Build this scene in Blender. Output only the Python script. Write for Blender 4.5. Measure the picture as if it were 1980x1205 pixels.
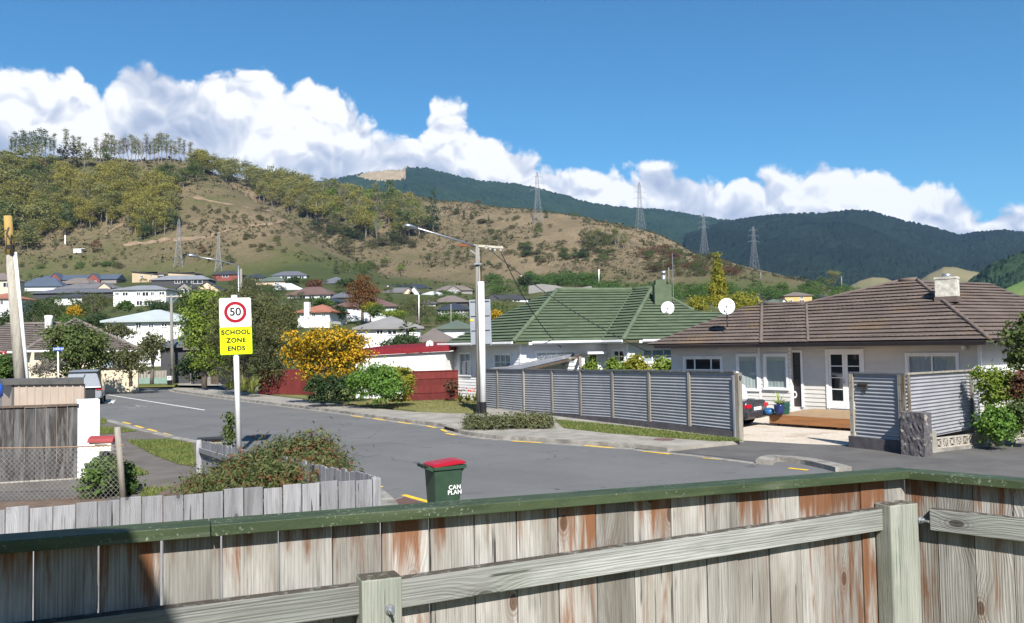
import bpy, bmesh, math, random
import numpy as np
from mathutils import Vector, Matrix
from mathutils.bvhtree import BVHTree
from mathutils.geometry import tessellate_polygon

for o in list(bpy.data.objects):
    bpy.data.objects.remove(o)
SC = bpy.context.scene
COL = SC.collection
PI = math.pi
R_ = math.radians

# ------------------------------------------------------------------ camera
EYE = 3.15
FPX = 1550.0
CAMROT = Matrix.Rotation(PI / 2 + R_(2.42), 3, 'X') @ Matrix.Rotation(R_(-1.0), 3, 'Z')
cd = bpy.data.cameras.new('camera')
cam = bpy.data.objects.new('camera', cd)
COL.objects.link(cam)
cam.location = (0, 0, EYE)
cam.rotation_euler = CAMROT.to_euler()
cd.sensor_fit = 'HORIZONTAL'
cd.sensor_width = 36
cd.lens = 36 * FPX / 1980
cd.clip_start = 0.05
cd.clip_end = 60000
SC.camera = cam

# ------------------------------------------------------------------ light
SUN_EL, SUN_SIDE = R_(42), R_(10)          # sun stands behind the camera, a little to its side
sd = bpy.data.lights.new('sun', 'SUN')
sd.energy = 5.0
sd.angle = R_(0.55)
sd.color = (1.0, 0.955, 0.885)
sun = bpy.data.objects.new('sun', sd)
COL.objects.link(sun)
SUNDIR = Vector((math.sin(SUN_SIDE) * math.cos(SUN_EL), -math.cos(SUN_SIDE) * math.cos(SUN_EL), math.sin(SUN_EL)))
sun.rotation_euler = SUNDIR.to_track_quat('Z', 'Y').to_euler()
sun.location = (5, -20, 30)

vs = SC.view_settings
vs.view_transform = 'Standard'
vs.look = 'None'
vs.exposure = 0.88
vs.gamma = 1.0
vs.use_curve_mapping = False
SC.render.engine = 'CYCLES'
SC.cycles.use_denoising = True
try:
    SC.cycles.denoiser = 'OPENIMAGEDENOISE'
except Exception:
    pass
SC.cycles.max_bounces = 5
SC.cycles.diffuse_bounces = 3
SC.cycles.glossy_bounces = 2
SC.cycles.transmission_bounces = 3
SC.cycles.transparent_max_bounces = 6
SC.cycles.volume_bounces = 0
SC.cycles.caustics_reflective = False
SC.cycles.caustics_refractive = False


class NT:
    """tiny helper to write node trees"""
    def __init__(self, tree):
        self.t = tree
        self.n = tree.nodes
        self.n.clear()

    def new(self, typ, **kw):
        nd = self.n.new(typ)
        for k, v in kw.items():
            if k[0] == '_':
                continue
            setattr(nd, k, v)
        return nd

    def link(self, a, b):
        self.t.links.new(a, b)

    def _in(self, sock, v):
        if isinstance(v, bpy.types.NodeSocket):
            self.t.links.new(v, sock)
        elif v is not None:
            if isinstance(v, (tuple, list)) and len(v) == 3 and sock.type == 'RGBA':
                v = (*v, 1)
            sock.default_value = v

    def math(self, op, a, b=None, c=None, clamp=False):
        nd = self.new('ShaderNodeMath', operation=op, use_clamp=clamp)
        self._in(nd.inputs[0], a)
        if b is not None:
            self._in(nd.inputs[1], b)
        if c is not None:
            self._in(nd.inputs[2], c)
        return nd.outputs[0]

    def vmath(self, op, a, b=None):
        nd = self.new('ShaderNodeVectorMath', operation=op)
        self._in(nd.inputs[0], a)
        if b is not None:
            self._in(nd.inputs[3 if op == 'SCALE' else 1], b)
        return nd.outputs[1 if op in ('DOT_PRODUCT', 'LENGTH') else 0]

    def noise(self, vec, scale, detail=4, rough=0.55, dist=0.0, out=0, lac=2.0, dim='3D'):
        nd = self.new('ShaderNodeTexNoise', noise_dimensions=dim)
        if vec is not None:
            self.link(vec, nd.inputs['Vector'])
        nd.inputs['Scale'].default_value = scale
        nd.inputs['Detail'].default_value = detail
        nd.inputs['Roughness'].default_value = rough
        nd.inputs['Lacunarity'].default_value = lac
        nd.inputs['Distortion'].default_value = dist
        return nd.outputs[out]

    def voro(self, vec, scale, feature='F1', smooth=0.5, detail=0, rough=0.5, out='Distance', rand=1.0, dim='3D'):
        nd = self.new('ShaderNodeTexVoronoi', feature=feature, voronoi_dimensions=dim)
        if vec is not None:
            self.link(vec, nd.inputs['Vector'])
        nd.inputs['Scale'].default_value = scale
        if 'Smoothness' in nd.inputs and feature == 'SMOOTH_F1':
            nd.inputs['Smoothness'].default_value = smooth
        nd.inputs['Detail'].default_value = detail
        nd.inputs['Roughness'].default_value = rough
        nd.inputs['Randomness'].default_value = rand
        return nd.outputs[out]

    def ramp(self, fac, stops, interp='LINEAR'):
        nd = self.new('ShaderNodeValToRGB')
        cr = nd.color_ramp
        cr.interpolation = interp
        while len(cr.elements) < len(stops):
            cr.elements.new(0.5)
        for e, (p, c) in zip(cr.elements, stops):
            e.position = p
            if not isinstance(c, (tuple, list)):
                c = (c, c, c)
            e.color = (*c[:3], 1)
        self._in(nd.inputs[0], fac)
        return nd.outputs[0]

    def mix(self, fac, a, b, blend='MIX'):
        nd = self.new('ShaderNodeMix', data_type='RGBA', blend_type=blend)
        self._in(nd.inputs[0], fac)
        self._in(nd.inputs[6], a)
        self._in(nd.inputs[7], b)
        return nd.outputs[2]

    def smooth(self, v, lo, hi):
        nd = self.new('ShaderNodeMapRange', interpolation_type='SMOOTHSTEP')
        self._in(nd.inputs[0], v)
        nd.inputs[1].default_value = lo
        nd.inputs[2].default_value = hi
        return nd.outputs[0]

    def scale(self, vec, s):
        nd = self.new('ShaderNodeMapping')
        self.link(vec, nd.inputs[0])
        nd.inputs[3].default_value = s
        return nd.outputs[0]


# ------------------------------------------------------------------ sky
world = bpy.data.worlds.new('World')
SC.world = world
world.use_nodes = True
W = NT(world.node_tree)
sky = W.new('ShaderNodeTexSky', sky_type='NISHITA', sun_disc=False)
sky.sun_elevation = SUN_EL
sky.sun_rotation = math.atan2(SUNDIR.x, SUNDIR.y)
sky.altitude = 50
sky.air_density = 1.15
sky.dust_density = 0.25
sky.ozone_density = 4.5
tc = W.new('ShaderNodeTexCoord')
sep = W.new('ShaderNodeSeparateXYZ')
gen = tc.outputs['Generated']
W.link(gen, sep.inputs[0])
X_, Y_, Z_ = sep.outputs
horiz = W.math('SQRT', W.math('ADD', W.math('MULTIPLY', X_, X_), W.math('MULTIPLY', Y_, Y_)))
az = W.math('ARCTAN2', X_, Y_)                         # 0 straight ahead
tv = W.math('DIVIDE', Z_, W.math('MAXIMUM', horiz, 0.02))   # tangent of elevation
# the height of the cloud bank's top over azimuth, mirrored onwards round the horizon
AZR = 0.66
mir = W.math('PINGPONG', W.math('ADD', az, AZR), 2 * AZR)
u01 = W.math('DIVIDE', mir, 2 * AZR)
CLOUD_TOP = [(0, 125), (55, 150), (90, 137), (140, 137), (165, 165), (195, 172), (215, 145), (245, 122), (290, 142), (330, 152),
             (350, 138), (390, 130), (480, 130), (540, 143), (600, 150), (650, 178), (700, 222), (750, 243), (800, 258),
             (822, 240), (838, 190), (868, 183), (898, 208), (930, 250), (968, 256), (1010, 298), (1060, 312), (1120, 327),
             (1165, 336), (1190, 314), (1230, 320), (1310, 322), (1380, 345), (1450, 345), (1500, 338), (1545, 325),
             (1590, 302), (1612, 316), (1650, 326), (1720, 338), (1800, 358), (1850, 372), (1900, 388), (1940, 376), (1980, 388), (2060, 380)]


def pix_dir(px, py):
    return CAMROT @ Vector((px - 990, -(py - 602.5), -FPX))


fc = W.new('ShaderNodeFloatCurve')
cv = fc.mapping.curves[0]
pts = []
for px, py in CLOUD_TOP:
    d = pix_dir(px, py)
    a = math.atan2(d.x, d.y)
    pts.append(((a + AZR) / (2 * AZR), d.z / math.hypot(d.x, d.y) / 0.45))
pts = [(0.0, 0.68), (0.035, 0.76)] + pts + [(0.97, 0.33), (1.0, 0.36)]
pts = sorted(pts)
for i, (a, b) in enumerate(pts):
    if i < 2:
        p = cv.points[i]
        p.location = (a, b)
    else:
        p = cv.points.new(a, b)
for p in cv.points:
    p.handle_type = 'VECTOR'
fc.mapping.update()
W.link(u01, fc.inputs['Value'])
top = W.math('MULTIPLY', fc.outputs[0], 0.45)
comb = W.new('ShaderNodeCombineXYZ')
W.link(W.math('MULTIPLY', az, 1.0), comb.inputs[0])
W.link(tv, comb.inputs[1])
cp = comb.outputs[0]
warp = W.noise(cp, 14, 2, 0.5, out=1, dim='2D')
cpw = W.vmath('ADD', cp, W.vmath('SCALE', W.vmath('SUBTRACT', warp, (0.5, 0.5, 0.5)), 0.05))


def billow(vec):
    a = W.voro(vec, 15, 'F1', detail=2.6, rough=0.5, dim='2D')
    return W.math('SUBTRACT', 1.0, a)


b0 = billow(cpw)
b1 = billow(W.vmath('ADD', cpw, (0.004, 0.011, 0.0)))
fine = W.noise(cp, 110, 4, 0.62, dim='2D')
# depth under the ragged upper edge
edge = W.math('ADD', W.math('SUBTRACT', top, tv), W.math('MULTIPLY', W.math('SUBTRACT', b0, 0.30), 0.036))
edge = W.math('ADD', edge, W.math('MULTIPLY', W.math('SUBTRACT', fine, 0.5), 0.012))
cover = W.math('MULTIPLY', W.smooth(edge, -0.004, 0.009), W.smooth(W.math('SUBTRACT', top, tv), -0.016, -0.008))
# lit and shaded faces of the billows
slope = W.math('SUBTRACT', b0, b1)
lit = W.math('MULTIPLY_ADD', slope, 0.80, 0.88)
big = W.noise(W.vmath('ADD', cp, (0.37, 0.1, 0)), 6.5, 2, 0.5, dim='2D')
mid = W.noise(W.vmath('ADD', cp, (2.37, 0.7, 0)), 22, 3, 0.55, dim='2D')
shade = W.math('ADD', W.math('MULTIPLY', W.smooth(edge, 0.02, 0.15), 0.52), W.math('MULTIPLY', W.math('SUBTRACT', big, 0.46), 1.25))
shade = W.math('ADD', shade, W.math('MULTIPLY', W.math('SUBTRACT', mid, 0.5), 0.26))
lit = W.math('SUBTRACT', lit, shade)
ccol = W.ramp(lit, [(0.2, (0.34, 0.41, 0.56)), (0.48, (0.50, 0.56, 0.69)), (0.70, (0.71, 0.745, 0.82)), (0.88, (1.0, 1.0, 1.0))])
cbg = W.vmath('SCALE', ccol, 8.2)
hs = W.new('ShaderNodeHueSaturation')
hs.inputs['Saturation'].default_value = 1.05
hs.inputs['Value'].default_value = 1.0
W.link(W.vmath('MULTIPLY', sky.outputs[0], (0.47, 0.81, 0.94)), hs.inputs['Color'])
mixc = W.mix(cover, hs.outputs[0], cbg)
bg = W.new('ShaderNodeBackground')
bg.inputs['Strength'].default_value = 0.074
W.link(mixc, bg.inputs[0])
wo = W.new('ShaderNodeOutputWorld')
W.link(bg.outputs[0], wo.inputs[0])
world.cycles.sampling_method = 'MANUAL'
world.cycles.sample_map_resolution = 512

# ------------------------------------------------------------------ pixel -> place
CAMC = Vector((0, 0, EYE))


def at(px, py, Y):
    d = pix_dir(px, py)
    return CAMC + d * (Y / d.y)


def gnd(px, py, z=0.0):
    d = pix_dir(px, py)
    return CAMC + d * ((z - EYE) / d.z)


def onplane(px, py, p, n):
    d = pix_dir(px, py)
    return CAMC + d * ((p - CAMC).dot(n) / d.dot(n))


def ppm(Y):
    return FPX / Y


# ------------------------------------------------------------------ mesh helpers
def tag(o, label=None, cat=None, group=None, kind=None):
    if label:
        o['label'] = label
    if cat:
        o['category'] = cat
    if group:
        o['group'] = group
    if kind:
        o['kind'] = kind
    return o


def empty(name, loc=(0, 0, 0), rz=0.0, label=None, cat=None, group=None):
    o = bpy.data.objects.new(name, None)
    COL.objects.link(o)
    o.location = loc
    o.rotation_euler = (0, 0, rz)
    o.empty_display_size = 0.1
    return tag(o, label, cat, group)


def link(name, me, mat, parent=None, loc=None, smooth=False):
    o = bpy.data.objects.new(name, me)
    COL.objects.link(o)
    if mat is not None and not me.materials:
        for m in (mat if isinstance(mat, list) else [mat]):
            me.materials.append(m)
    if parent is not None:
        o.parent = parent
    if loc is not None:
        o.location = loc
    if smooth:
        me.polygons.foreach_set('use_smooth', [True] * len(me.polygons))
    return o


class MB:
    """collects boxes, bars and tubes; build() links them as ONE mesh object"""
    def __init__(self):
        self.v = []
        self.f = []
        self.m = []
        self.mi = 0

    def add(self, vs, fs):
        b = len(self.v)
        self.v += [tuple(v) for v in vs]
        self.f += [tuple(b + i for i in f) for f in fs]
        self.m += [self.mi] * len(fs)
        return self

    def box(self, c, s, rz=0.0, rot=None):
        hx, hy, hz = s[0] / 2, s[1] / 2, s[2] / 2
        P = [Vector((x, y, z)) for z in (-hz, hz) for y in (-hy, hy) for x in (-hx, hx)]
        if rot is None:
            rot = Matrix.Rotation(rz, 3, 'Z')
        P = [rot @ p + Vector(c) for p in P]
        return self.add(P, [(0, 2, 3, 1), (4, 5, 7, 6), (0, 1, 5, 4), (2, 6, 7, 3), (0, 4, 6, 2), (1, 3, 7, 5)])

    def bbox(self, x0, x1, y0, y1, z0, z1):
        return self.box(((x0 + x1) / 2, (y0 + y1) / 2, (z0 + z1) / 2), (x1 - x0, y1 - y0, z1 - z0))

    def bar(self, a, b, w, h=None, up=(0, 0, 1)):
        """square bar from a to b"""
        a, b = Vector(a), Vector(b)
        h = h or w
        d = b - a
        L = d.length
        d.normalize()
        upv = Vector(up)
        if abs(d.dot(upv)) > 0.98:
            upv = Vector((0, 1, 0))
        s = d.cross(upv).normalized()
        t = s.cross(d)
        rot = Matrix((s, d, t)).transposed()
        return self.box((a + b) / 2, (w, L, h), rot=rot)

    def tube(self, pts, rad, n=8, cap=True):
        pts = [Vector(p) for p in pts]
        rads = rad if isinstance(rad, (list, tuple)) else [rad] * len(pts)
        rings = []
        base = len(self.v)
        vs = []
        prev = None
        for i, p in enumerate(pts):
            d = (pts[min(i + 1, len(pts) - 1)] - pts[max(i - 1, 0)])
            if d.length < 1e-9:
                d = Vector((0, 0, 1))
            d.normalize()
            ref = Vector((0, 0, 1)) if abs(d.z) < 0.9 else Vector((1, 0, 0))
            s = d.cross(ref).normalized()
            if prev is not None:
                s = (prev - d * prev.dot(d))
                s = s.normalized() if s.length > 1e-6 else d.cross(ref).normalized()
            prev = s
            t = d.cross(s)
            for k in range(n):
                a = 2 * PI * k / n
                vs.append(p + (s * math.cos(a) + t * math.sin(a)) * rads[i])
        fs = []
        for i in range(len(pts) - 1):
            for k in range(n):
                k2 = (k + 1) % n
                fs.append((i * n + k, i * n + k2, (i + 1) * n + k2, (i + 1) * n + k))
        if cap:
            fs.append(tuple(range(n - 1, -1, -1)))
            fs.append(tuple((len(pts) - 1) * n + k for k in range(n)))
        return self.add(vs, fs)

    def prism(self, poly, z0, z1):
        """poly: (x, y) list; upright prism"""
        n = len(poly)
        area = sum(poly[i][0] * poly[(i + 1) % n][1] - poly[(i + 1) % n][0] * poly[i][1] for i in range(n))
        if area < 0:
            poly = poly[::-1]
        vs = [(p[0], p[1], z0) for p in poly] + [(p[0], p[1], z1) for p in poly]
        fs = [tuple(range(n - 1, -1, -1)), tuple(range(n, 2 * n))]
        fs += [(i, (i + 1) % n, n + (i + 1) % n, n + i) for i in range(n)]
        return self.add(vs, fs)

    def lathe(self, prof, n=16, c=(0, 0, 0)):
        """prof: (r, z) from bottom to top"""
        vs = []
        for r, z in prof:
            for k in range(n):
                a = 2 * PI * k / n
                vs.append((c[0] + r * math.cos(a), c[1] + r * math.sin(a), c[2] + z))
        fs = []
        for i in range(len(prof) - 1):
            for k in range(n):
                k2 = (k + 1) % n
                fs.append((i * n + k, i * n + k2, (i + 1) * n + k2, (i + 1) * n + k))
        fs.append(tuple(range(n - 1, -1, -1)))
        fs.append(tuple((len(prof) - 1) * n + k for k in range(n)))
        return self.add(vs, fs)

    def mesh(self, name):
        me = bpy.data.meshes.new(name)
        me.from_pydata(self.v, [], self.f)
        if any(self.m):
            me.polygons.foreach_set('material_index', self.m)
        me.update()
        return me

    def build(self, name, mat, parent=None, loc=None, smooth=False, bevel=0.0):
        o = link(name, self.mesh(name), mat, parent, loc, smooth)
        if bevel:
            b = o.modifiers.new('bevel', 'BEVEL')
            b.width = bevel
            b.segments = 2
            b.limit_method = 'ANGLE'
            b.angle_limit = R_(40)
        return o


def fast_mesh(name, verts, nper, mat_idx=None):
    """verts: (N*nper, 3) array, each run of nper verts one face"""
    verts = np.ascontiguousarray(verts, dtype=np.float32)
    nv = len(verts)
    nf = nv // nper
    me = bpy.data.meshes.new(name)
    me.vertices.add(nv)
    me.vertices.foreach_set('co', verts.ravel())
    me.loops.add(nv)
    me.loops.foreach_set('vertex_index', np.arange(nv, dtype=np.int32))
    me.polygons.add(nf)
    me.polygons.foreach_set('loop_start', np.arange(0, nv, nper, dtype=np.int32))
    me.update(calc_edges=True)
    return me


def grid_mesh(name, P):
    """P: (rows, cols, 3)"""
    r, c, _ = P.shape
    idx = np.arange(r * c).reshape(r, c)
    q = np.stack([idx[:-1, :-1], idx[:-1, 1:], idx[1:, 1:], idx[1:, :-1]], -1).reshape(-1, 4)
    me = bpy.data.meshes.new(name)
    me.vertices.add(r * c)
    me.vertices.foreach_set('co', np.ascontiguousarray(P, dtype=np.float32).ravel())
    me.loops.add(q.size)
    me.loops.foreach_set('vertex_index', q.ravel().astype(np.int32))
    me.polygons.add(len(q))
    me.polygons.foreach_set('loop_start', np.arange(0, q.size, 4, dtype=np.int32))
    me.update(calc_edges=True)
    me.polygons.foreach_set('use_smooth', [True] * len(q))
    return me


def sheet(name, poly, z, mat, parent=None):
    """flat sheet from (x, y) outline"""
    mb = MB()
    n = len(poly)
    area = sum(poly[i][0] * poly[(i + 1) % n][1] - poly[(i + 1) % n][0] * poly[i][1] for i in range(n))
    if area < 0:
        poly = poly[::-1]
    vs = [Vector((p[0], p[1], z)) for p in poly]
    tris = tessellate_polygon([vs])
    fs = []
    for t in tris:
        a, b, c = (vs[i] for i in t)
        fs.append(t if (b - a).cross(c - a).z > 0 else t[::-1])
    mb.add(vs, fs)
    return mb.build(name, mat, parent)


def pg(*pp, z=0.0):
    return [tuple(gnd(a, b, z)[:2]) for a, b in pp]


def copy_tree(o, parent=None):
    c = o.copy()
    COL.objects.link(c)
    if parent is not None:
        c.parent = parent
    for ch in [x for x in o.children]:
        copy_tree(ch, c)
    return c


# ------------------------------------------------------------------ materials
MATS = {}


def material(name):
    m = bpy.data.materials.new(name)
    m.use_nodes = True
    return m, NT(m.node_tree)


def finish(T, col, rough=0.7, bump=None, bstr=0.3, bdist=0.02, metal=0.0, spec=0.4, **kw):
    bs = T.new('ShaderNodeBsdfPrincipled')
    T._in(bs.inputs['Base Color'], col)
    T._in(bs.inputs['Roughness'], rough)
    bs.inputs['Metallic'].default_value = metal
    bs.inputs['Specular IOR Level'].default_value = spec
    if bump is not None:
        bn = T.new('ShaderNodeBump')
        bn.inputs['Strength'].default_value = bstr
        bn.inputs['Distance'].default_value = bdist
        T.link(bump, bn.inputs['Height'])
        T.link(bn.outputs[0], bs.inputs['Normal'])
    out = T.new('ShaderNodeOutputMaterial')
    T.link(bs.outputs[0], out.inputs[0])
    return bs


def objcoord(T, rnd=True):
    tc = T.new('ShaderNodeTexCoord')
    v = tc.outputs['Object']
    if rnd:
        oi = T.new('ShaderNodeObjectInfo')
        v = T.vmath('ADD', v, T.vmath('SCALE', T.vmath('ADD', (1, 0.7, 0.4), (0, 0, 0)), T.math('MULTIPLY', oi.outputs['Random'], 37.0)))
    return v


def worldcoord(T):
    g = T.new('ShaderNodeNewGeometry')
    return g.outputs['Position']


def M(name, c, c2=None, scale=3.0, rough=0.7, bump=0.0, bscale=40.0, metal=0.0, spec=0.4, stretch=None, world=False, detail=4):
    """a plain worn surface: colour wandering between c and c2, fine relief"""
    if name in MATS:
        return MATS[name]
    m, T = material(name)
    v = worldcoord(T) if world else objcoord(T)
    if stretch:
        v = T.scale(v, stretch)
    if c2 is None:
        c2 = tuple(x * 0.78 for x in c)
    n = T.noise(v, scale, detail, 0.6)
    col = T.mix(T.smooth(n, 0.3, 0.7), c2, c)
    b = T.noise(v, bscale, 3, 0.6) if bump else None
    r = T.math('MULTIPLY_ADD', n, 0.2, rough - 0.1)
    finish(T, col, r, b, bump, 0.01, metal, spec)
    MATS[name] = m
    return m

# ================================================================== SETTING: terrain
def interp(xs, ys, x):
    return np.interp(x, xs, ys)


def smoothstep(a):
    a = np.clip(a, 0, 1)
    return a * a * (3 - 2 * a)


_rs = np.random.RandomState(7)
_LAT = _rs.rand(256, 256).astype(np.float64)


def vnoise(x, y):
    xi = np.floor(x).astype(int)
    yi = np.floor(y).astype(int)
    fx, fy = x - xi, y - yi
    fx, fy = fx * fx * (3 - 2 * fx), fy * fy * (3 - 2 * fy)
    g = lambda a, b: _LAT[a & 255, b & 255]
    return (g(xi, yi) * (1 - fx) * (1 - fy) + g(xi + 1, yi) * fx * (1 - fy) + g(xi, yi + 1) * (1 - fx) * fy + g(xi + 1, yi + 1) * fx * fy) - 0.5


def fbm(x, y, o=4):
    s = 0
    a = 1.0
    for k in range(o):
        s = s + a * vnoise(x * 2 ** k + 13.7 * k, y * 2 ** k + 7.1 * k)
        a *= 0.5
    return s


def elev_z(px, py, Y):
    """height of the point seen at a pixel at depth Y"""
    return at(px, py, Y).z


def col_x(px, Y):
    d = pix_dir(px, 640)
    return d.x / d.y * Y


SLOPE_X = [-600, 600, 1000, 1500, 2600]
SLOPE_V = [0.125, 0.125, 0.095, 0.072, 0.060]
R1 = [(-700, 330, 560), (-200, 312, 600), (0, 306, 620), (130, 303, 620), (250, 313, 610), (330, 316, 600), (400, 326, 585), (470, 368, 560),
      (560, 425, 530), (610, 458, 515), (680, 498, 500), (760, 545, 480)]
R2 = [(-300, 400, 900), (300, 360, 880), (380, 337, 880), (450, 342, 870), (520, 357, 860), (600, 369, 850), (650, 374, 840), (740, 373, 830), (860, 389, 800), (940, 394, 770), (1040, 405, 730),
      (1100, 416, 705), (1240, 447, 650), (1362, 489, 600), (1460, 518, 560), (1600, 552, 520), (1720, 588, 480), (1850, 620, 450), (2500, 640, 430)]
PXC = np.linspace(-520, 2460, 340)
YR = np.concatenate([np.linspace(72, 300, 70), np.linspace(304, 720, 130), np.linspace(726, 1050, 50)])


def hill_z(px, Y):
    zb = interp(SLOPE_X, SLOPE_V, px) * np.maximum(0, Y - 80) - 0.12
    z = zb.copy()
    for (Rl, rise, fall) in ((R1, 190, 150), (R2, 250, 260)):
        rp = [r[0] for r in Rl]
        yr = interp(rp, [r[2] for r in Rl], px)
        zr = interp(rp, [elev_z(*r) for r in Rl], px)
        zbr = interp(SLOPE_X, SLOPE_V, px) * np.maximum(0, yr - 80)
        amp = np.maximum(0, zr - zbr)
        if Rl is R1:
            amp = amp * (px < 770)
        up = np.clip((Y - (yr - rise)) / rise, 0, 1)
        up = 0.55 * up + 0.45 * smoothstep(up)
        dn = 1 - smoothstep((Y - yr) / fall)
        z = np.maximum(z, zb + amp * np.where(Y <= yr, up, dn))
    rel = np.clip((z - zb) / 25, 0, 1)
    xx = np.tan(np.arctan((px - 990) / FPX)) * Y
    z = z + rel * (fbm(xx / 60, Y / 60, 4) * 7) * np.clip(1 - np.abs(z - zb) / 400, 0.3, 1) + 0.25 * fbm(xx / 14, Y / 14, 3) * np.clip((Y - 90) / 40, 0, 1)
    return z


PP, YY = np.meshgrid(PXC, YR)
ZZ = hill_z(PP, YY)
UU = np.array([pix_dir(p, 640).x / pix_dir(p, 640).y for p in PXC])
TER = np.stack([UU[None, :] * YY, YY, ZZ], -1)

# --- terrain materials
m, T = material('hill_grass')
v = worldcoord(T)
n1 = T.noise(v, 0.012, 5, 0.6)
n2 = T.noise(v, 0.11, 5, 0.65)
n3 = T.noise(v, 0.42, 5, 0.75)
sx = T.new('ShaderNodeSeparateXYZ')
T.link(v, sx.inputs[0])
hgt = T.smooth(sx.outputs[2], 26, 62)
dryx = T.smooth(sx.outputs[0], -110, 60)
dry = T.math('ADD', T.math('MULTIPLY', hgt, 0.42), T.math('MULTIPLY_ADD', n1, 1.0, -0.38))
dry = T.math('ADD', dry, T.math('MULTIPLY_ADD', n2, 0.5, -0.25))
dry = T.math('ADD', dry, T.math('MULTIPLY', dryx, 0.24))
brown = T.math('MULTIPLY', T.smooth(sx.outputs[2], 48, 75), T.smooth(T.noise(v, 0.02, 3), 0.42, 0.56))
dry = T.math('ADD', dry, T.math('MULTIPLY', brown, 0.10))
c = T.ramp(dry, [(0.12, (0.046, 0.060, 0.021)), (0.34, (0.078, 0.084, 0.031)), (0.5, (0.105, 0.090, 0.047)), (0.66, (0.138, 0.107, 0.064)), (0.9, (0.185, 0.142, 0.088))])
c = T.mix(T.math('MULTIPLY', T.smooth(n3, 0.50, 0.66), 0.75), c, (0.055, 0.05, 0.026))
c = T.mix(T.math('MULTIPLY', T.smooth(T.noise(v, 0.045, 4, 0.6), 0.6, 0.72), 0.55), c, (0.10, 0.073, 0.05))
finish(T, c, 0.95, n3, 0.6, 0.8, spec=0.1)
MATS['hill_grass'] = m


def forest_mat(name, c1, c2, sc, bs=1.0):
    m, T = material(name)
    v = worldcoord(T)
    n = T.noise(v, sc, 5, 0.62)
    b = T.voro(v, sc * 9, 'F1')
    n2 = T.noise(v, sc * 12, 3, 0.7)
    c = T.mix(T.smooth(n, 0.32, 0.68), c1, c2)
    c = T.mix(T.math('MULTIPLY', T.smooth(n2, 0.4, 0.7), 0.4), c, tuple(x * 0.5 for x in c1))
    finish(T, c, 0.95, T.math('SUBTRACT', n2, b), bs, 14.0, spec=0.05)
    MATS[name] = m
    return m


forest_mat('pine_forest', (0.012, 0.028, 0.016), (0.024, 0.046, 0.022), 0.0035)
forest_mat('cloud_shaded_forest', (0.008, 0.016, 0.012), (0.014, 0.026, 0.017), 0.004)  # colour darkened to stand in for cloud shadow on the right-hand mountain
M('tan_pasture', (0.30, 0.23, 0.15), (0.21, 0.17, 0.10), 0.02, 0.95, world=True, spec=0.1)
M('olive_pasture', (0.17, 0.145, 0.08), (0.125, 0.12, 0.06), 0.02, 0.95, world=True, spec=0.1)
M('green_pasture', (0.12, 0.20, 0.05), (0.16, 0.19, 0.07), 0.02, 0.95, world=True, spec=0.1)
M('ground_soil', (0.13, 0.15, 0.05), (0.10, 0.10, 0.05), 0.05, 0.95, world=True, spec=0.1)

gm = sheet('ground', [(-5100, -200), (5100, -200), (5100, 5100), (-5100, 5100)], -0.3, MATS['ground_soil'])
tag(gm, 'low ground under the town and hills', kind='structure')
hill = link('hillside', grid_mesh('hillside', TER), MATS['hill_grass'])
tag(hill, 'dry grassy hillside rising behind the town', kind='structure')
BVH = BVHTree.FromPolygons([tuple(p) for p in TER.reshape(-1, 3)], [tuple(p.vertices) for p in hill.data.polygons])


def drop(px, py, maxd=2500):
    """where the view through a pixel meets the hillside (or flat ground)"""
    d = pix_dir(px, py).normalized()
    hit = BVH.ray_cast(CAMC, d, maxd)
    if hit[0] is not None:
        return hit[0].copy()
    return None


def ter_z(x, y):
    hit = BVH.ray_cast(Vector((x, y, 900)), Vector((0, 0, -1)), 2000)
    return hit[0].z if hit[0] is not None else 0.0


def inpoly(px, py, poly):
    r = False
    n = len(poly)
    for i in range(n):
        x1, y1 = poly[i]
        x2, y2 = poly[(i + 1) % n]
        if (y1 > py) != (y2 > py) and px < (x2 - x1) * (py - y1) / (y2 - y1) + x1:
            r = not r
    return r


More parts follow.
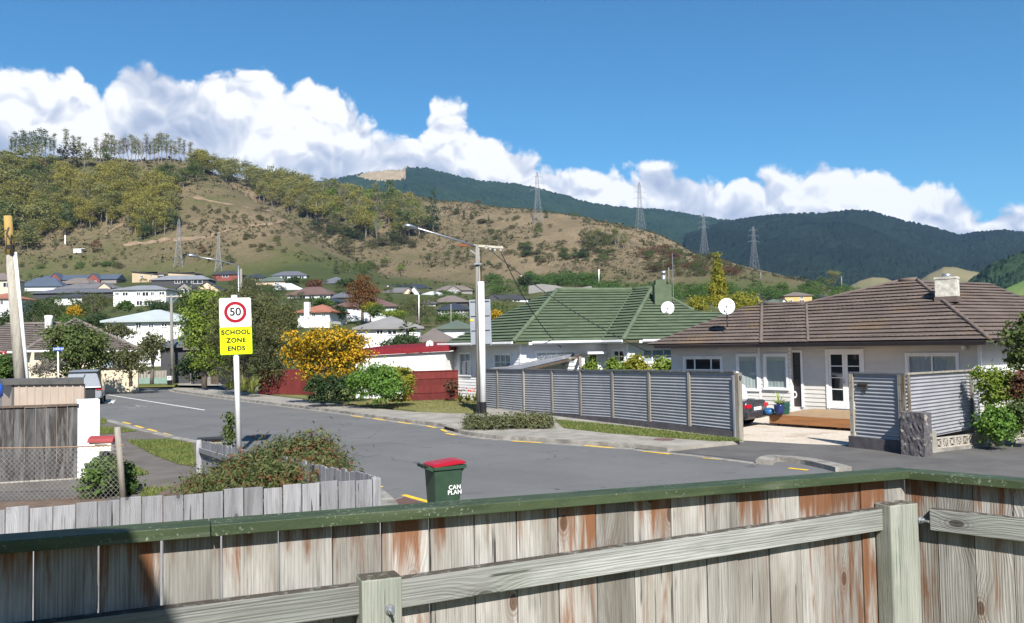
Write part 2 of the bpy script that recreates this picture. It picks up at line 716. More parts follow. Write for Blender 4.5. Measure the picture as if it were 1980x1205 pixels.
def ridge_hill(name, label, ridge, Yr, Y0, zbase, mats, amp, fine, step=5, rows=46, patches=(), gully=0.0):
    px = np.arange(ridge[0][0], ridge[-1][0] + 1, step)
    py = np.interp(px, [r[0] for r in ridge], [r[1] for r in ridge])
    zr = np.array([elev_z(a, b, Yr) for a, b in zip(px, py)])
    u = np.array([pix_dir(a, 640).x / pix_dir(a, 640).y for a in px])
    t = np.concatenate([np.linspace(0, 1, rows), np.array([1.08, 1.2, 1.4])])
    Y = Y0 + (Yr - Y0) * t
    PXg, TG = np.meshgrid(px, t)
    Yg = Y0 + (Yr - Y0) * TG
    up = np.where(TG <= 1, 0.75 * TG + 0.25 * smoothstep(TG), 1 - (TG - 1) * 1.3)
    Z = zbase + (zr[None, :] - zbase) * up
    Xg = u[None, :] * Yg
    k = np.clip(TG * 1.2, 0, 1) * np.clip((1.02 - TG) * 3, 0.12, 1)
    Z = Z + amp * fbm(Xg / (amp * 7), Yg / (amp * 9), 4) * k
    if gully:
        Z = Z - gully * np.abs(fbm(Xg / (gully * 9) + 3, Yg / (gully * 30), 3)) * k
    Z = Z + fine * (_rs.rand(*Z.shape) - 0.4)
    P = np.stack([Xg, Yg, Z], -1)
    me = grid_mesh(name, P)
    for mm in mats:
        me.materials.append(mm)
    if patches:
        mi = np.zeros(len(me.polygons), dtype=np.int32)
        c = np.zeros(len(me.polygons) * 3)
        me.polygons.foreach_get('center', c)
        for i, p in enumerate(c.reshape(-1, 3)):
            q = CAMROT.transposed() @ (Vector(p) - CAMC)
            ax, ay = 990 + FPX * q.x / -q.z, 602.5 - FPX * q.y / -q.z
            for poly, idx in patches:
                if inpoly(ax, ay, poly):
                    mi[i] = idx
        me.polygons.foreach_set('material_index', mi)
    o = link(name, me, None)
    tag(o, label, kind='structure')
    return o


RA = [(380, 372), (520, 366), (600, 350), (640, 345), (700, 334), (745, 329), (784, 327), (789, 321), (830, 323), (880, 337), (920, 345), (928, 349), (1000, 355), (1040, 362), (1080, 372),
      (1150, 391), (1200, 398), (1240, 401), (1262, 401), (1330, 412), (1400, 424), (1440, 428), (1560, 440), (1700, 470)]
ridge_hill('forested_mountain', 'forest covered mountain with a bare tan clearing at its top', RA, 3300, 1700, 60,
           [MATS['pine_forest'], MATS['tan_pasture']], 60, 9, 3, 60,
           patches=[([(690, 340), (720, 330), (786, 322), (783, 346), (745, 350), (715, 348)], 1)], gully=30)
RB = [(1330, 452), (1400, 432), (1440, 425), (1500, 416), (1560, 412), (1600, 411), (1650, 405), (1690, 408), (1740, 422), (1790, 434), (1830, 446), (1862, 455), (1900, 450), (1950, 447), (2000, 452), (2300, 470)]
ridge_hill('dark_mountain', 'blue green wooded mountain darkened for cloud shadow behind the brown roof', RB, 2700, 1250, 30,
           [MATS['cloud_shaded_forest'], MATS['tan_pasture']], 60, 9, 3, 60, gully=55)
ridge_hill('pale_mound', 'small pale grassy mound behind the brown roof', [(1600, 566), (1640, 556), (1665, 543), (1690, 536), (1715, 537), (1740, 548), (1770, 562)], 1150, 1000, 20, [MATS['olive_pasture']], 6, 0.6, 4, 20)
ridge_hill('pale_hill', 'pale grass hill in front of the dark mountain', [(1760, 556), (1800, 530), (1830, 516), (1850, 516), (1880, 524), (1910, 528), (1960, 540), (2000, 552)], 1250, 1060, 20, [MATS['olive_pasture']], 6, 0.6, 4, 20)
ridge_hill('pine_slope', 'slope of dark pines by the frame edge', [(1770, 585), (1810, 572), (1860, 560), (1890, 535), (1920, 512), (1950, 500), (1985, 488), (2100, 470), (2300, 450)], 900, 700, 16, [MATS['pine_forest']], 8, 4.5, 3, 40)
ridge_hill('green_slope', 'bright green paddock slope beside the pines', [(1860, 596), (1900, 578), (1940, 562), (1990, 540), (2060, 515), (2200, 480)], 620, 470, 12, [MATS['green_pasture']], 5, 0.5, 4, 20)

# ================================================================== SETTING: street
m, T = material('asphalt')
v = worldcoord(T)
n1 = T.noise(v, 0.28, 5, 0.6)
n2 = T.noise(v, 55, 2, 0.8)
n4 = T.noise(v, 9, 4, 0.7)
n3 = T.noise(T.scale(v, (0.5, 1.4, 1)), 1.3, 5, 0.65)
c = T.mix(T.smooth(n1, 0.3, 0.7), (0.088, 0.087, 0.087), (0.118, 0.117, 0.116))
c = T.mix(T.math('MULTIPLY', T.smooth(n2, 0.35, 0.75), 0.6), c, (0.19, 0.19, 0.186))
c = T.mix(T.math('MULTIPLY', T.smooth(n4, 0.5, 0.72), 0.35), c, (0.072, 0.071, 0.071))
c = T.mix(T.math('MULTIPLY', T.smooth(n3, 0.56, 0.72), 0.45), c, (0.066, 0.065, 0.065))
# wheel tracks and oil drips along the lanes
rx = T.vmath('DOT_PRODUCT', v, (0.58, 0.81, 0.0))
trk = T.math('SINE', T.math('MULTIPLY', T.math('ADD', rx, T.math('MULTIPLY', n1, 1.2)), 2.6))
c = T.mix(T.math('MULTIPLY', T.smooth(trk, 0.2, 1.0), 0.16), c, (0.15, 0.15, 0.147))
oil = T.voro(v, 1.1, 'F1')
c = T.mix(T.math('MULTIPLY', T.math('LESS_THAN', oil, 0.10), 0.28), c, (0.05, 0.05, 0.05))
crack = T.voro(T.vmath('ADD', v, T.vmath('SCALE', T.noise(v, 1.2, 3, out=1), 0.9)), 0.22, 'DISTANCE_TO_EDGE')
cm = T.math('MULTIPLY', T.math('LESS_THAN', crack, 0.0026), T.smooth(T.noise(v, 0.17, 2), 0.47, 0.53))
c = T.mix(T.math('MULTIPLY', cm, 0.75), c, (0.04, 0.04, 0.04))
finish(T, c, 0.88, n2, 0.5, 0.01, spec=0.3)
MATS['asphalt'] = m
M('path_asphalt', (0.115, 0.11, 0.106), (0.085, 0.081, 0.079), 0.9, 0.92, 0.4, 60, world=True, spec=0.2)
M('old_path', (0.135, 0.12, 0.108), (0.098, 0.088, 0.08), 1.4, 0.92, 0.3, 50, world=True, spec=0.2)
M('concrete', (0.30, 0.28, 0.245), (0.205, 0.19, 0.166), 1.3, 0.9, 0.3, 45, world=True, spec=0.2)
M('kerb_concrete', (0.30, 0.28, 0.25), (0.15, 0.14, 0.125), 2.6, 0.9, 0.4, 40, world=True, spec=0.2)
m, T = material('gravel')
v = worldcoord(T)
vo = T.voro(v, 38, 'F1', out='Color')
vd = T.voro(v, 38, 'F1')
sxy = T.new('ShaderNodeSeparateColor')
T.link(vo, sxy.inputs[0])
c = T.mix(sxy.outputs[0], (0.62, 0.55, 0.47), (0.42, 0.36, 0.29))
c = T.mix(T.math('MULTIPLY', T.smooth(T.noise(v, 0.8, 4), 0.52, 0.66), 0.6), c, (0.33, 0.25, 0.18))
finish(T, c, 0.95, vd, 0.8, 0.02, spec=0.15)
MATS['gravel'] = m
M('yellow_paint', (0.80, 0.50, 0.02), (0.62, 0.38, 0.03), 7, 0.7, 0.2, 60, world=True)
M('white_paint', (0.74, 0.74, 0.72), (0.55, 0.55, 0.54), 5, 0.7, 0.2, 60, world=True)
M('worn_paint', (0.30, 0.30, 0.30), (0.16, 0.16, 0.16), 6, 0.8, 0.2, 60, world=True)
M('lawn_soil', (0.105, 0.125, 0.042), (0.15, 0.13, 0.06), 1.3, 0.95, 0.6, 30, world=True, spec=0.1)
M('dry_lawn_soil', (0.175, 0.165, 0.072), (0.13, 0.135, 0.052), 0.9, 0.95, 0.6, 30, world=True, spec=0.1)
M('bark_soil', (0.16, 0.115, 0.085), (0.10, 0.075, 0.06), 4, 0.95, 0.8, 20, world=True, spec=0.1)
M('drain_dark', (0.03, 0.02, 0.02), (0.05, 0.03, 0.03), 5, 0.8)
M('tar_seal', (0.055, 0.055, 0.057), (0.07, 0.07, 0.07), 5, 0.8, world=True)

road = sheet('road', [(-70, 4), (45, 4), (45, 69), (-70, 69)], 0.0, MATS['asphalt'])
tag(road, 'grey asphalt road curving across the street corner', kind='structure')


def strip(name, pts, w, z0, z1, mat, parent=None, side=0.5, seg=None):
    """band along a polyline; side 0..1 = share of the width lying to the left of the line"""
    pts = [Vector((p[0], p[1], 0)) for p in pts]
    L, Rr = [], []
    for i, p in enumerate(pts):
        d = (pts[min(i + 1, len(pts) - 1)] - pts[max(i - 1, 0)]).normalized()
        n = Vector((-d.y, d.x, 0))
        L.append(p + n * w * side)
        Rr.append(p - n * w * (1 - side))
    mb = MB()
    n = len(pts)
    vs = [(*a[:2], z1) for a in L] + [(*a[:2], z1) for a in Rr] + [(*a[:2], z0) for a in L] + [(*a[:2], z0) for a in Rr]
    fs = []
    for i in range(n - 1):
        fs += [(n + i, n + i + 1, i + 1, i), (i, i + 1, 2 * n + i + 1, 2 * n + i), (3 * n + i, 3 * n + i + 1, n + i + 1, n + i)]
    fs += [(0, 2 * n, 3 * n, n), (n - 1, 2 * n - 1, 4 * n - 1, 3 * n - 1)]
    mb.add(vs, fs)
    return mb.build(name, mat, parent)


def smooth_line(pts, k=4):
    """Catmull-Rom through 2-D points"""
    P = [Vector((p[0], p[1])) for p in pts]
    out = []
    for i in range(len(P) - 1):
        p0, p1, p2, p3 = P[max(i - 1, 0)], P[i], P[i + 1], P[min(i + 2, len(P) - 1)]
        for j in range(k):
            t = j / k
            out.append(0.5 * ((2 * p1) + (p2 - p0) * t + (2 * p0 - 5 * p1 + 4 * p2 - p3) * t * t + (3 * p1 - p0 - 3 * p2 + p3) * t ** 3))
    out.append(P[-1])
    return out


KR = [(336, 753), (339, 757), (377, 763), (422, 769), (500, 779), (653, 798), (744, 811), (820, 821), (865, 827), (889, 838), (950, 847.5), (989, 850), (1127, 860), (1231, 867)]
KRW = [Vector(gnd(*p)[:2]) for p in KR]
kline = smooth_line(KRW, 3)
back = [gnd(*p, 0.12)[:2] for p in ((1290, 866), (1430, 852), (1425, 848), (942, 786), (935, 800), (905, 800), (804, 797), (692, 786), (559, 769), (500, 762), (420, 754), (380, 750), (336, 750))]
fp = MB().prism([tuple(p) for p in kline] + [tuple(p) for p in back], -0.02, 0.12).build('footpath', MATS['concrete'])
tag(fp, 'pale concrete footpath along the far side of the road', kind='structure')
kb = strip('kerb', kline, 0.16, -0.01, 0.128, MATS['kerb_concrete'], side=0.6)
tag(kb, 'concrete kerb along the far footpath', kind='structure')
ch = strip('kerb_channel', kline, 0.30, -0.01, 0.008, MATS['kerb_concrete'], side=-0.25)
tag(ch, 'narrow concrete gutter channel below the kerb', kind='structure')
# joints in the footpath, cut as thin dark strips
for k in range(2, len(kline) - 4, 3):
    a = kline[k]
    d = (kline[k + 1] - kline[k - 1]).normalized()
    n = Vector((-d.y, d.x))
    strip('path_joint', [a + n * 0.12, a + n * 1.55], 0.02, 0.118, 0.1225, MATS['kerb_concrete'], fp)

yard = MB().prism(pg((559, 770), (692, 787), (804, 798), (905, 801), (938, 800), (942, 788), (1080, 800)) + [(14, 60), (-16, 72)] + pg((500, 763)), -0.02, 0.116).build('lawn', MATS['dry_lawn_soil'])
tag(yard, 'dry mown lawn in front of the dark red fence', kind='structure')
vg = sheet('verge', pg((1072, 812), (1200, 824), (1424, 849), (1436, 853), (1380, 853), (1280, 846), (1180, 838), (1090, 828), z=0.124), 0.124, MATS['lawn_soil'])
tag(vg, 'strip of grass below the corrugated iron fence', kind='structure')

# driveway, apron and the paths on the near corner
ap = sheet('driveway_apron', pg((1215, 866.5), (1330, 877), (1470, 893), (1500, 889), (1570, 894), (1640, 911), (1760, 930), (1980, 960), (2300, 990), (2300, 850), (1980, 858), (1800, 876), (1745, 876), (1650, 862), (1432, 851), (1300, 852)), 0.010, MATS['path_asphalt'])
tag(ap, 'asphalt vehicle crossing in front of the gateway', kind='structure')
gd = sheet('gravel_drive', pg((1436, 853), (1560, 860), (1650, 863), (1690, 800), (1640, 770), (1440, 782)), 0.018, MATS['gravel'])
tag(gd, 'pale gravel parking area inside the gateway', kind='structure')
isl = smooth_line([gnd(*p)[:2] for p in ((1466, 898), (1478, 891), (1505, 889), (1566, 895), (1610, 904), (1642, 912))], 4)
o = strip('kerb_nib', isl, 0.42, -0.01, 0.12, MATS['kerb_concrete'], side=0.15)
tag(o, 'short raised concrete kerb nib beside the vehicle crossing', kind='structure')
o = strip('apron_channel', smooth_line([gnd(*p)[:2] for p in ((1231, 870), (1330, 880), (1466, 897))], 3), 0.22, -0.01, 0.016, MATS['kerb_concrete'], side=0.2)
tag(o, 'pale channel strip across the mouth of the driveway', kind='structure')

# near-left corner
lb = MB().prism(pg((150, 806), (206, 817), (265, 834), (329, 850), (375, 859), (470, 880), (600, 915), (690, 938), (738, 968), (760, 1004), (400, 1080), (-60, 1080), (-60, 905), (60, 850)), -0.02, 0.10).build('corner_path', MATS['old_path'])
tag(lb, 'worn dark footpath on the near street corner', kind='structure')
kl2 = smooth_line([gnd(*p)[:2] for p in ((206, 817), (265, 834), (329, 850), (375, 860), (470, 881), (600, 916), (690, 940), (738, 970), (762, 1006))], 3)
o = strip('near_kerb', kl2, 0.34, -0.01, 0.11, MATS['kerb_concrete'], side=0.55)
tag(o, 'worn concrete kerb of the near street corner', kind='structure')
LAWNS = [pg((196, 808), (207, 814), (203, 820), (195, 821), z=0.1), pg((192, 826), (238, 829), (265, 834), (205, 840), (190, 840), z=0.1),
         pg((245, 853), (329, 851), (373, 860), (378, 903), (345, 898), (300, 882), z=0.1), pg((240, 898), (262, 903), (288, 917), (245, 924), z=0.1),
         pg((276, 946), (368, 942), (385, 985), (262, 985), z=0.1)]
for q in LAWNS:
    tag(sheet('grass_patch', q, 0.112, MATS['lawn_soil']), 'patch of green grass on the near corner', kind='structure')
bk = sheet('bark_strip', pg((-40, 975), (70, 968), (185, 958), (240, 985), (250, 1040), (-60, 1060), z=0.1), 0.108, MATS['bark_soil'])
tag(bk, 'strip of brown bark below the wire fence', kind='structure')
fv = MB().prism(pg((200, 750), (338, 747.5), (345, 744), (338, 741.5), (198, 743)), -0.02, 0.10).build('far_verge', MATS['lawn_soil'])
tag(fv, 'grass verge below the green based fence', kind='structure')
fdr = sheet('far_drive', pg((345, 747), (420, 748), (440, 756), (425, 742), (338, 741)), 0.09, MATS['concrete'])
tag(fdr, 'concrete drive beside the grey paling fence', kind='structure')

# painted markings (parts of the road)
def dash(a, b, w, mat, name='yellow_dash', z=0.004):
    A, B = gnd(*a), gnd(*b)
    return strip(name, [A[:2], B[:2]], w, z - 0.003, z, mat, road)


for a, b in [((237, 816.5), (252, 820.5)), ((261, 823.5), (277, 828)), ((286, 830), (303, 835)), ((315, 838), (332, 843)), ((347, 846.5), (368, 851)),
             ((679, 804.5), (702, 807.5)), ((721, 809.5), (745, 813)), ((769, 816.5), (795, 820)), ((824, 824), (842, 828)), ((853, 831), (863, 835)), ((862, 838.5), (880, 842)),
             ((990, 853.5), (1047, 857)), ((1130, 862), (1186, 867)), ((1242, 873), (1295, 879)), ((1360, 886), (1420, 892)), ((1525, 906), (1562, 910)),
             ((722, 938), (737, 943)), ((780, 958), (830, 972))]:
    dash(a, b, 0.13, MATS['yellow_paint'], z=0.013)
dash((196, 761.5), (395, 793), 0.13, MATS['white_paint'], 'centre_line')
mk = MB()
for poly in ([(202, 775.5), (224, 772), (222, 774), (203, 777)], [(217, 773.5), (224.5, 772), (218, 781), (211, 780.5)], [(202, 779), (218, 781), (217, 779.5), (203, 777.8)]):
    q = [gnd(*p) for p in poly]
    mk.add([(p.x, p.y, 0.004) for p in q], [(0, 1, 2, 3)])
mk.build('give_way_marking', MATS['white_paint'], road)
for a, b in [((230, 786), (247, 784.5)), ((240, 787), (262, 789)), ((249, 790), (266, 787)), ((262, 783), (270, 787.5)), ((268, 783.5), (284, 787)), ((275, 782), (292, 781)), ((290, 786), (307, 784)), ((229, 792.5), (240, 792.4))]:
    dash(a, b, 0.10, MATS['worn_paint'], 'worn_marking')
for a, b in [((680, 864), (750, 855)), ((750, 855), (786, 860)), ((695, 886), (738, 879)), ((375, 825), (400, 823)), ((815, 864), (835, 866))]:
    dash(a, b, 0.03, MATS['tar_seal'], 'sealed_joint', 0.003)
# storm drain by the near kerb
dr = empty('storm_drain', gnd(785, 976), label='rusty iron storm drain grate in a concrete surround', cat='drain')
dl = gnd(785, 976)
A, B, Cc, Dd = (gnd(*p) - dl for p in ((752, 975), (783, 964), (832, 980), (800, 998)))
q = MB()
q.add([(p.x, p.y, 0.012) for p in (A, B, Cc, Dd)], [(3, 2, 1, 0)])
q.build('drain_pit', MATS['drain_dark'], dr)
MATS['rust'] = M('rust', (0.16, 0.085, 0.07), (0.10, 0.06, 0.055), 8, 0.8, 0.3)
for k in range(14):
    t = (k + 0.5) / 14
    p, p2 = A.lerp(B, t), Dd.lerp(Cc, t)
    MB().bar((p.x, p.y, 0.03), (p2.x, p2.y, 0.03), 0.028, 0.03).build('grate_bar', MATS['rust'], dr)
q = MB()
ring = [A, B, Cc, Dd]
for k in range(4):
    p, p2 = ring[k], ring[(k + 1) % 4]
    c0 = (A + B + Cc + Dd) / 4
    p3, p4 = p + (p - c0) * 0.22, p2 + (p2 - c0) * 0.22
    q.add([(p.x, p.y, 0.03), (p2.x, p2.y, 0.03), (p4.x, p4.y, 0.02), (p3.x, p3.y, 0.02)], [(0, 1, 2, 3)])
q.build('drain_surround', MATS['concrete'], dr)
# kerb inlet
ki = empty('kerb_inlet', gnd(878, 836), label='dark open kerb inlet of the stormwater drain by the hedge', cat='drain')
p0, p1 = gnd(862, 826, 0.06) - gnd(878, 836), gnd(884, 832, 0.06) - gnd(878, 836)
MB().bar((p0.x, p0.y - 0.12, 0.065), (p1.x, p1.y - 0.12, 0.065), 0.10, 0.09).build('opening', MATS['drain_dark'], ki)
MB().bar((p0.x, p0.y - 0.10, 0.13), (p1.x, p1.y - 0.10, 0.13), 0.22, 0.03).build('lintel', MATS['concrete'], ki)

# ================================================================== near buildings: helpers
WINV = {}


def wempty(name, loc, label, cat, group=None):
    """a thing whose parts are given in world coordinates"""
    o = empty(name, loc, 0, label, cat, group)
    WINV[o.name] = Matrix.Translation(-Vector(loc))
    return o


_link0 = link


def link(name, me, mat, parent=None, loc=None, smooth=False):
    o = _link0(name, me, mat, parent, loc, smooth)
    if parent is not None and parent.name in WINV:
        o.matrix_parent_inverse = WINV[parent.name]
    return o


class Wall:
    """vertical wall plane: P(s, d, z) = along, out towards the viewer, up"""
    def __init__(self, p0, u):
        self.p0 = Vector((p0[0], p0[1], 0))
        self.u = Vector((u[0], u[1], 0)).normalized()
        n = Vector((self.u.y, -self.u.x, 0))
        if n.dot(CAMC - self.p0) < 0:
            n = -n
        self.n = n

    def P(self, s, d, z):
        return self.p0 + self.u * s + self.n * d + Vector((0, 0, z))

    def sz(self, px, py, d=0.0):
        q = onplane(px, py, self.p0 + self.n * d, self.n) - self.p0
        return q.dot(self.u), q.z

    def box(self, mb, s0, s1, d0, d1, z0, z1):
        rot = Matrix((self.u, self.n, Vector((0, 0, 1)))).transposed()
        if rot.determinant() < 0:
            rot = Matrix((-self.u, self.n, Vector((0, 0, 1)))).transposed()
        mb.box(self.P((s0 + s1) / 2, (d0 + d1) / 2, (z0 + z1) / 2), (abs(s1 - s0), abs(d1 - d0), abs(z1 - z0)), rot=rot)
        return mb


def spans(a, b, cuts):
    out = [(a, b)]
    for c0, c1 in cuts:
        nxt = []
        for x0, x1 in out:
            if c1 <= x0 or c0 >= x1:
                nxt.append((x0, x1))
            else:
                if c0 > x0:
                    nxt.append((x0, c0))
                if c1 < x1:
                    nxt.append((c1, x1))
        out = nxt
    return [x for x in out if x[1] - x[0] > 0.01]


def weatherboards(parent, wall, s0, s1, z0, z1, opens, mat, h=0.165, core=True):
    """lapped boards, one object a row, cut round the openings; and the wall core behind"""
    k = 0
    z = z0
    while z < z1 - 0.02:
        zt = min(z + h, z1)
        for a, b in spans(s0, s1, [(o[0], o[1]) for o in opens if o[2] < zt - 0.01 and o[3] > z + 0.01]):
            mb = MB()
            p = [wall.P(a, 0.030, z), wall.P(b, 0.030, z), wall.P(b, 0.006, zt + 0.012), wall.P(a, 0.006, zt + 0.012), wall.P(a, 0.0, z), wall.P(b, 0.0, z)]
            mb.add(p, [(0, 1, 2, 3), (4, 5, 1, 0), (4, 0, 3), (5, 2, 1)])
            mb.build('weatherboard', mat, parent)
        z += h
    if core:
        mb = MB()
        cuts = sorted(opens)
        for a, b in spans(s0, s1, [(o[0], o[1]) for o in opens]):
            wall.box(mb, a, b, -0.12, -0.002, z0, z1)
        for o in opens:
            if o[2] > z0 + 0.02:
                wall.box(mb, o[0], o[1], -0.12, -0.002, z0, o[2])
            if o[3] < z1 - 0.02:
                wall.box(mb, o[0], o[1], -0.12, -0.002, o[3], z1)
        mb.build('wall', mat, parent)


def win(parent, wall, s0, s1, z0, z1, mat, vb=(), hb=(), fw=0.07, curtain=None, name='window', trim=0.09, gm='glass', sill=True):
    """window: frame with trim and sill, its panes sub-parts; vb/hb are the fractions where bars stand"""
    mb = MB()
    d0, d1 = -0.06, 0.045
    wall.box(mb, s0 - trim, s0, -0.02, 0.055, z0 - 0.02, z1 + trim)
    wall.box(mb, s1, s1 + trim, -0.02, 0.055, z0 - 0.02, z1 + trim)
    wall.box(mb, s0, s1, -0.02, 0.055, z1, z1 + trim)
    if sill:
        wall.box(mb, s0 - trim - 0.03, s1 + trim + 0.03, -0.02, 0.095, z0 - 0.07, z0 - 0.005)
    f = fw * 0.55
    wall.box(mb, s0, s0 + f, d0, 0.02, z0, z1)
    wall.box(mb, s1 - f, s1, d0, 0.02, z0, z1)
    wall.box(mb, s0 + f, s1 - f, d0, 0.02, z1 - f, z1)
    wall.box(mb, s0 + f, s1 - f, d0, 0.02, z0, z0 + f)
    xs = [s0 + f] + [s0 + (s1 - s0) * t for t in vb] + [s1 - f]
    zs = [z0 + f] + [z0 + (z1 - z0) * t for t in hb] + [z1 - f]
    for x in xs[1:-1]:
        wall.box(mb, x - fw * 0.35, x + fw * 0.35, d0, 0.016, z0 + f, z1 - f)
    for zz in zs[1:-1]:
        wall.box(mb, s0 + f, s1 - f, d0 + 0.002, 0.012, zz - fw * 0.28, zz + fw * 0.28)
    w = mb.build(name, mat, parent)
    for i in range(len(xs) - 1):
        for j in range(len(zs) - 1):
            mb = MB()
            wall.box(mb, xs[i], xs[i + 1], -0.034, -0.028, zs[j], zs[j + 1])
            mb.build('pane', MATS[gm], w)
    if curtain:
        mb = MB()
        n = max(8, int((s1 - s0) / 0.05))
        vs = []
        for zz in (z0, z1):
            for i in range(n + 1):
                vs.append(wall.P(s0 + (s1 - s0) * i / n, -0.045 + 0.006 * math.sin(i * 2.1) + 0.004 * math.sin(i * 0.9), zz))
        mb.add(vs, [(i, i + 1, n + 2 + i, n + 1 + i) for i in range(n)])
        mb.build('curtain', MATS[curtain], w)
    mb = MB()
    wall.box(mb, s0 - 0.02, s1 + 0.02, -0.30, -0.26, z0 - 0.02, z1 + 0.02)
    mb.build('room_back', MATS['room_dark'], w)
    return w


def clip_half(poly, k, lo, keep_above):
    out = []
    n = len(poly)
    for i in range(n):
        a, b = poly[i], poly[(i + 1) % n]
        ia = (a[k] >= lo) == keep_above or abs(a[k] - lo) < 1e-9
        ib = (b[k] >= lo) == keep_above or abs(b[k] - lo) < 1e-9
        if ia:
            out.append(a)
        if ia != ib:
            t = (lo - a[k]) / (b[k] - a[k])
            c = [a[0] + (b[0] - a[0]) * t, a[1] + (b[1] - a[1]) * t]
            c[k] = lo
            out.append(tuple(c))
    return out


def roof_plane(parent, poly, spacing, mat, lip=0.072, wave=0.0, pitch=0.2, name='tile_course'):
    """lapped courses on a roof plane; every course one object with its own lower lip"""
    P = [Vector(p) for p in poly]
    n = Vector((0, 0, 0))
    for i in range(len(P)):
        n += P[i].cross(P[(i + 1) % len(P)])
    n.normalize()
    if n.z < 0:
        n = -n
    v = (Vector((0, 0, 1)) - n * n.z).normalized()
    u = v.cross(n).normalized()
    o = P[0]
    q = [((p - o).dot(u), (p - o).dot(v)) for p in P]
    t0, t1 = min(a[1] for a in q), max(a[1] for a in q)
    mb = MB()
    mb.add([p - n * 0.01 for p in P], [tuple(range(len(P)))])
    mb.build('roof_deck', mat, parent)
    k = max(1, round((t1 - t0) / spacing))
    sp = (t1 - t0) / k
    rnd = random.Random(int(abs(o.x * 100)) + 5)
    for i in range(k):
        lo, hi = t0 + i * sp, t0 + (i + 1) * sp + 0.015
        c = clip_half(q, 1, lo, True)
        if len(c) < 3:
            continue
        c = clip_half(c, 1, hi, False)
        if len(c) < 3:
            continue
        # subdivide the lower edge so that it can follow the tile profile
        c2 = []
        m_ = len(c)
        for a in range(m_):
            p, r = c[a], c[(a + 1) % m_]
            c2.append((p, p[1] < lo + 1e-6))
            if wave and p[1] < lo + 1e-6 and r[1] < lo + 1e-6:
                L = abs(r[0] - p[0])
                kk = max(1, int(L / (pitch / 2)))
                for b in range(1, kk):
                    c2.append(((p[0] + (r[0] - p[0]) * b / kk, lo), True))
        vs, low = [], []
        off = rnd.random() * 3
        for (p, is_low) in c2:
            f = 1 - (p[1] - lo) / (hi - lo)
            lift = 0.006 + lip * f
            if is_low and wave:
                lift += wave * math.sin((p[0] / pitch) * 2 * PI + off) + wave * 0.5 * (rnd.random() - 0.5)
            vs.append(o + u * p[0] + v * (p[1] - (0.012 * rnd.random() if is_low else 0)) + n * lift)
        N = len(vs)
        fs = [tuple(range(N))]
        ex = []
        for a in range(N):
            b = (a + 1) % N
            if c2[a][1] and c2[b][1]:
                pa, pb = vs[a] - n * 0.022, vs[b] - n * 0.022
                ex.append((vs[b], vs[a], pa, pb))
        mb = MB().add(vs, fs)
        for e in ex:
            mb.add(e, [(0, 1, 2, 3)])
        mb.build(name, mat, parent)
    return n, u, v


def slope_plane(e0, udir, back, pitch):
    """plane through eave point e0 along udir, rising towards back; returns (point, normal)"""
    up = Vector(back).normalized() * math.cos(pitch) + Vector((0, 0, math.sin(pitch)))
    n = Vector(udir).cross(up).normalized()
    return Vector(e0), n


def px_poly(pl, pixels):
    return [onplane(a, b, *pl) for a, b in pixels]


def cap_line(parent, a, b, r, mat, name='ridge_cap', lift=0.045):
    a, b = Vector(a) + Vector((0, 0, lift)), Vector(b) + Vector((0, 0, lift))
    n = max(2, int((b - a).length / 0.4))
    pts = [a.lerp(b, i / n) for i in range(n + 1)]
    return MB().tube(pts, r, 8).build(name, mat, parent, smooth=True)


# materials for buildings
m, T = material('glass')
gb = finish(T, (0.012, 0.015, 0.018), 0.04, spec=0.9)
gb.inputs['Alpha'].default_value = 1.0
MATS['glass'] = m
m, T = material('clear_glass')
out = T.new('ShaderNodeOutputMaterial')
mx = T.new('ShaderNodeMixShader')
fr = T.new('ShaderNodeLayerWeight')
fr.inputs[0].default_value = 0.5
tr = T.new('ShaderNodeBsdfTransparent')
tr.inputs[0].default_value = (0.86, 0.9, 0.92, 1)
gl = T.new('ShaderNodeBsdfGlossy')
gl.inputs['Roughness'].default_value = 0.02
T.link(T.math('MULTIPLY_ADD', T.math('POWER', fr.outputs[1], 4.0), 0.7, 0.07), mx.inputs[0])
T.link(tr.outputs[0], mx.inputs[1])
T.link(gl.outputs[0], mx.inputs[2])
T.link(mx.outputs[0], out.inputs[0])
MATS['clear_glass'] = m
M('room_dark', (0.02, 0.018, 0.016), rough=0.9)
M('white_board', (0.72, 0.725, 0.735), (0.64, 0.645, 0.655), 1.2, 0.55, 0.15, 30)
M('cream_board', (0.60, 0.58, 0.54), (0.53, 0.51, 0.47), 1.2, 0.55, 0.15, 30)
M('white_trim', (0.80, 0.80, 0.79), (0.70, 0.70, 0.70), 2.0, 0.45)
M('blind', (0.74, 0.72, 0.64), (0.68, 0.66, 0.58), 1.0, 0.8)
M('curtain_white', (0.62, 0.63, 0.64), (0.45, 0.46, 0.48), 2.5, 0.9, stretch=(6, 6, 0.4))
M('green_tile', (0.098, 0.128, 0.078), (0.070, 0.095, 0.058), 1.6, 0.75, 0.5, 35, spec=0.25)
m, T = material('brown_tile')
v = objcoord(T, False)
n = T.noise(v, 1.1, 5, 0.65)
n2 = T.noise(T.scale(v, (1, 1, 5)), 4, 4, 0.7)
c = T.mix(T.smooth(n, 0.3, 0.7), (0.098, 0.076, 0.067), (0.142, 0.110, 0.094))
c = T.mix(T.math('MULTIPLY', T.smooth(n2, 0.55, 0.75), 0.5), c, (0.235, 0.185, 0.15))
c = T.mix(T.math('MULTIPLY', T.smooth(T.noise(v, 0.5, 3), 0.56, 0.7), 0.4), c, (0.17, 0.115, 0.055))
finish(T, c, 0.8, T.noise(v, 30, 3), 0.4, 0.02, spec=0.25)
MATS['brown_tile'] = m
M('grey_tile', (0.17, 0.145, 0.13), (0.12, 0.10, 0.09), 2.0, 0.85, 0.5, 25, spec=0.2)
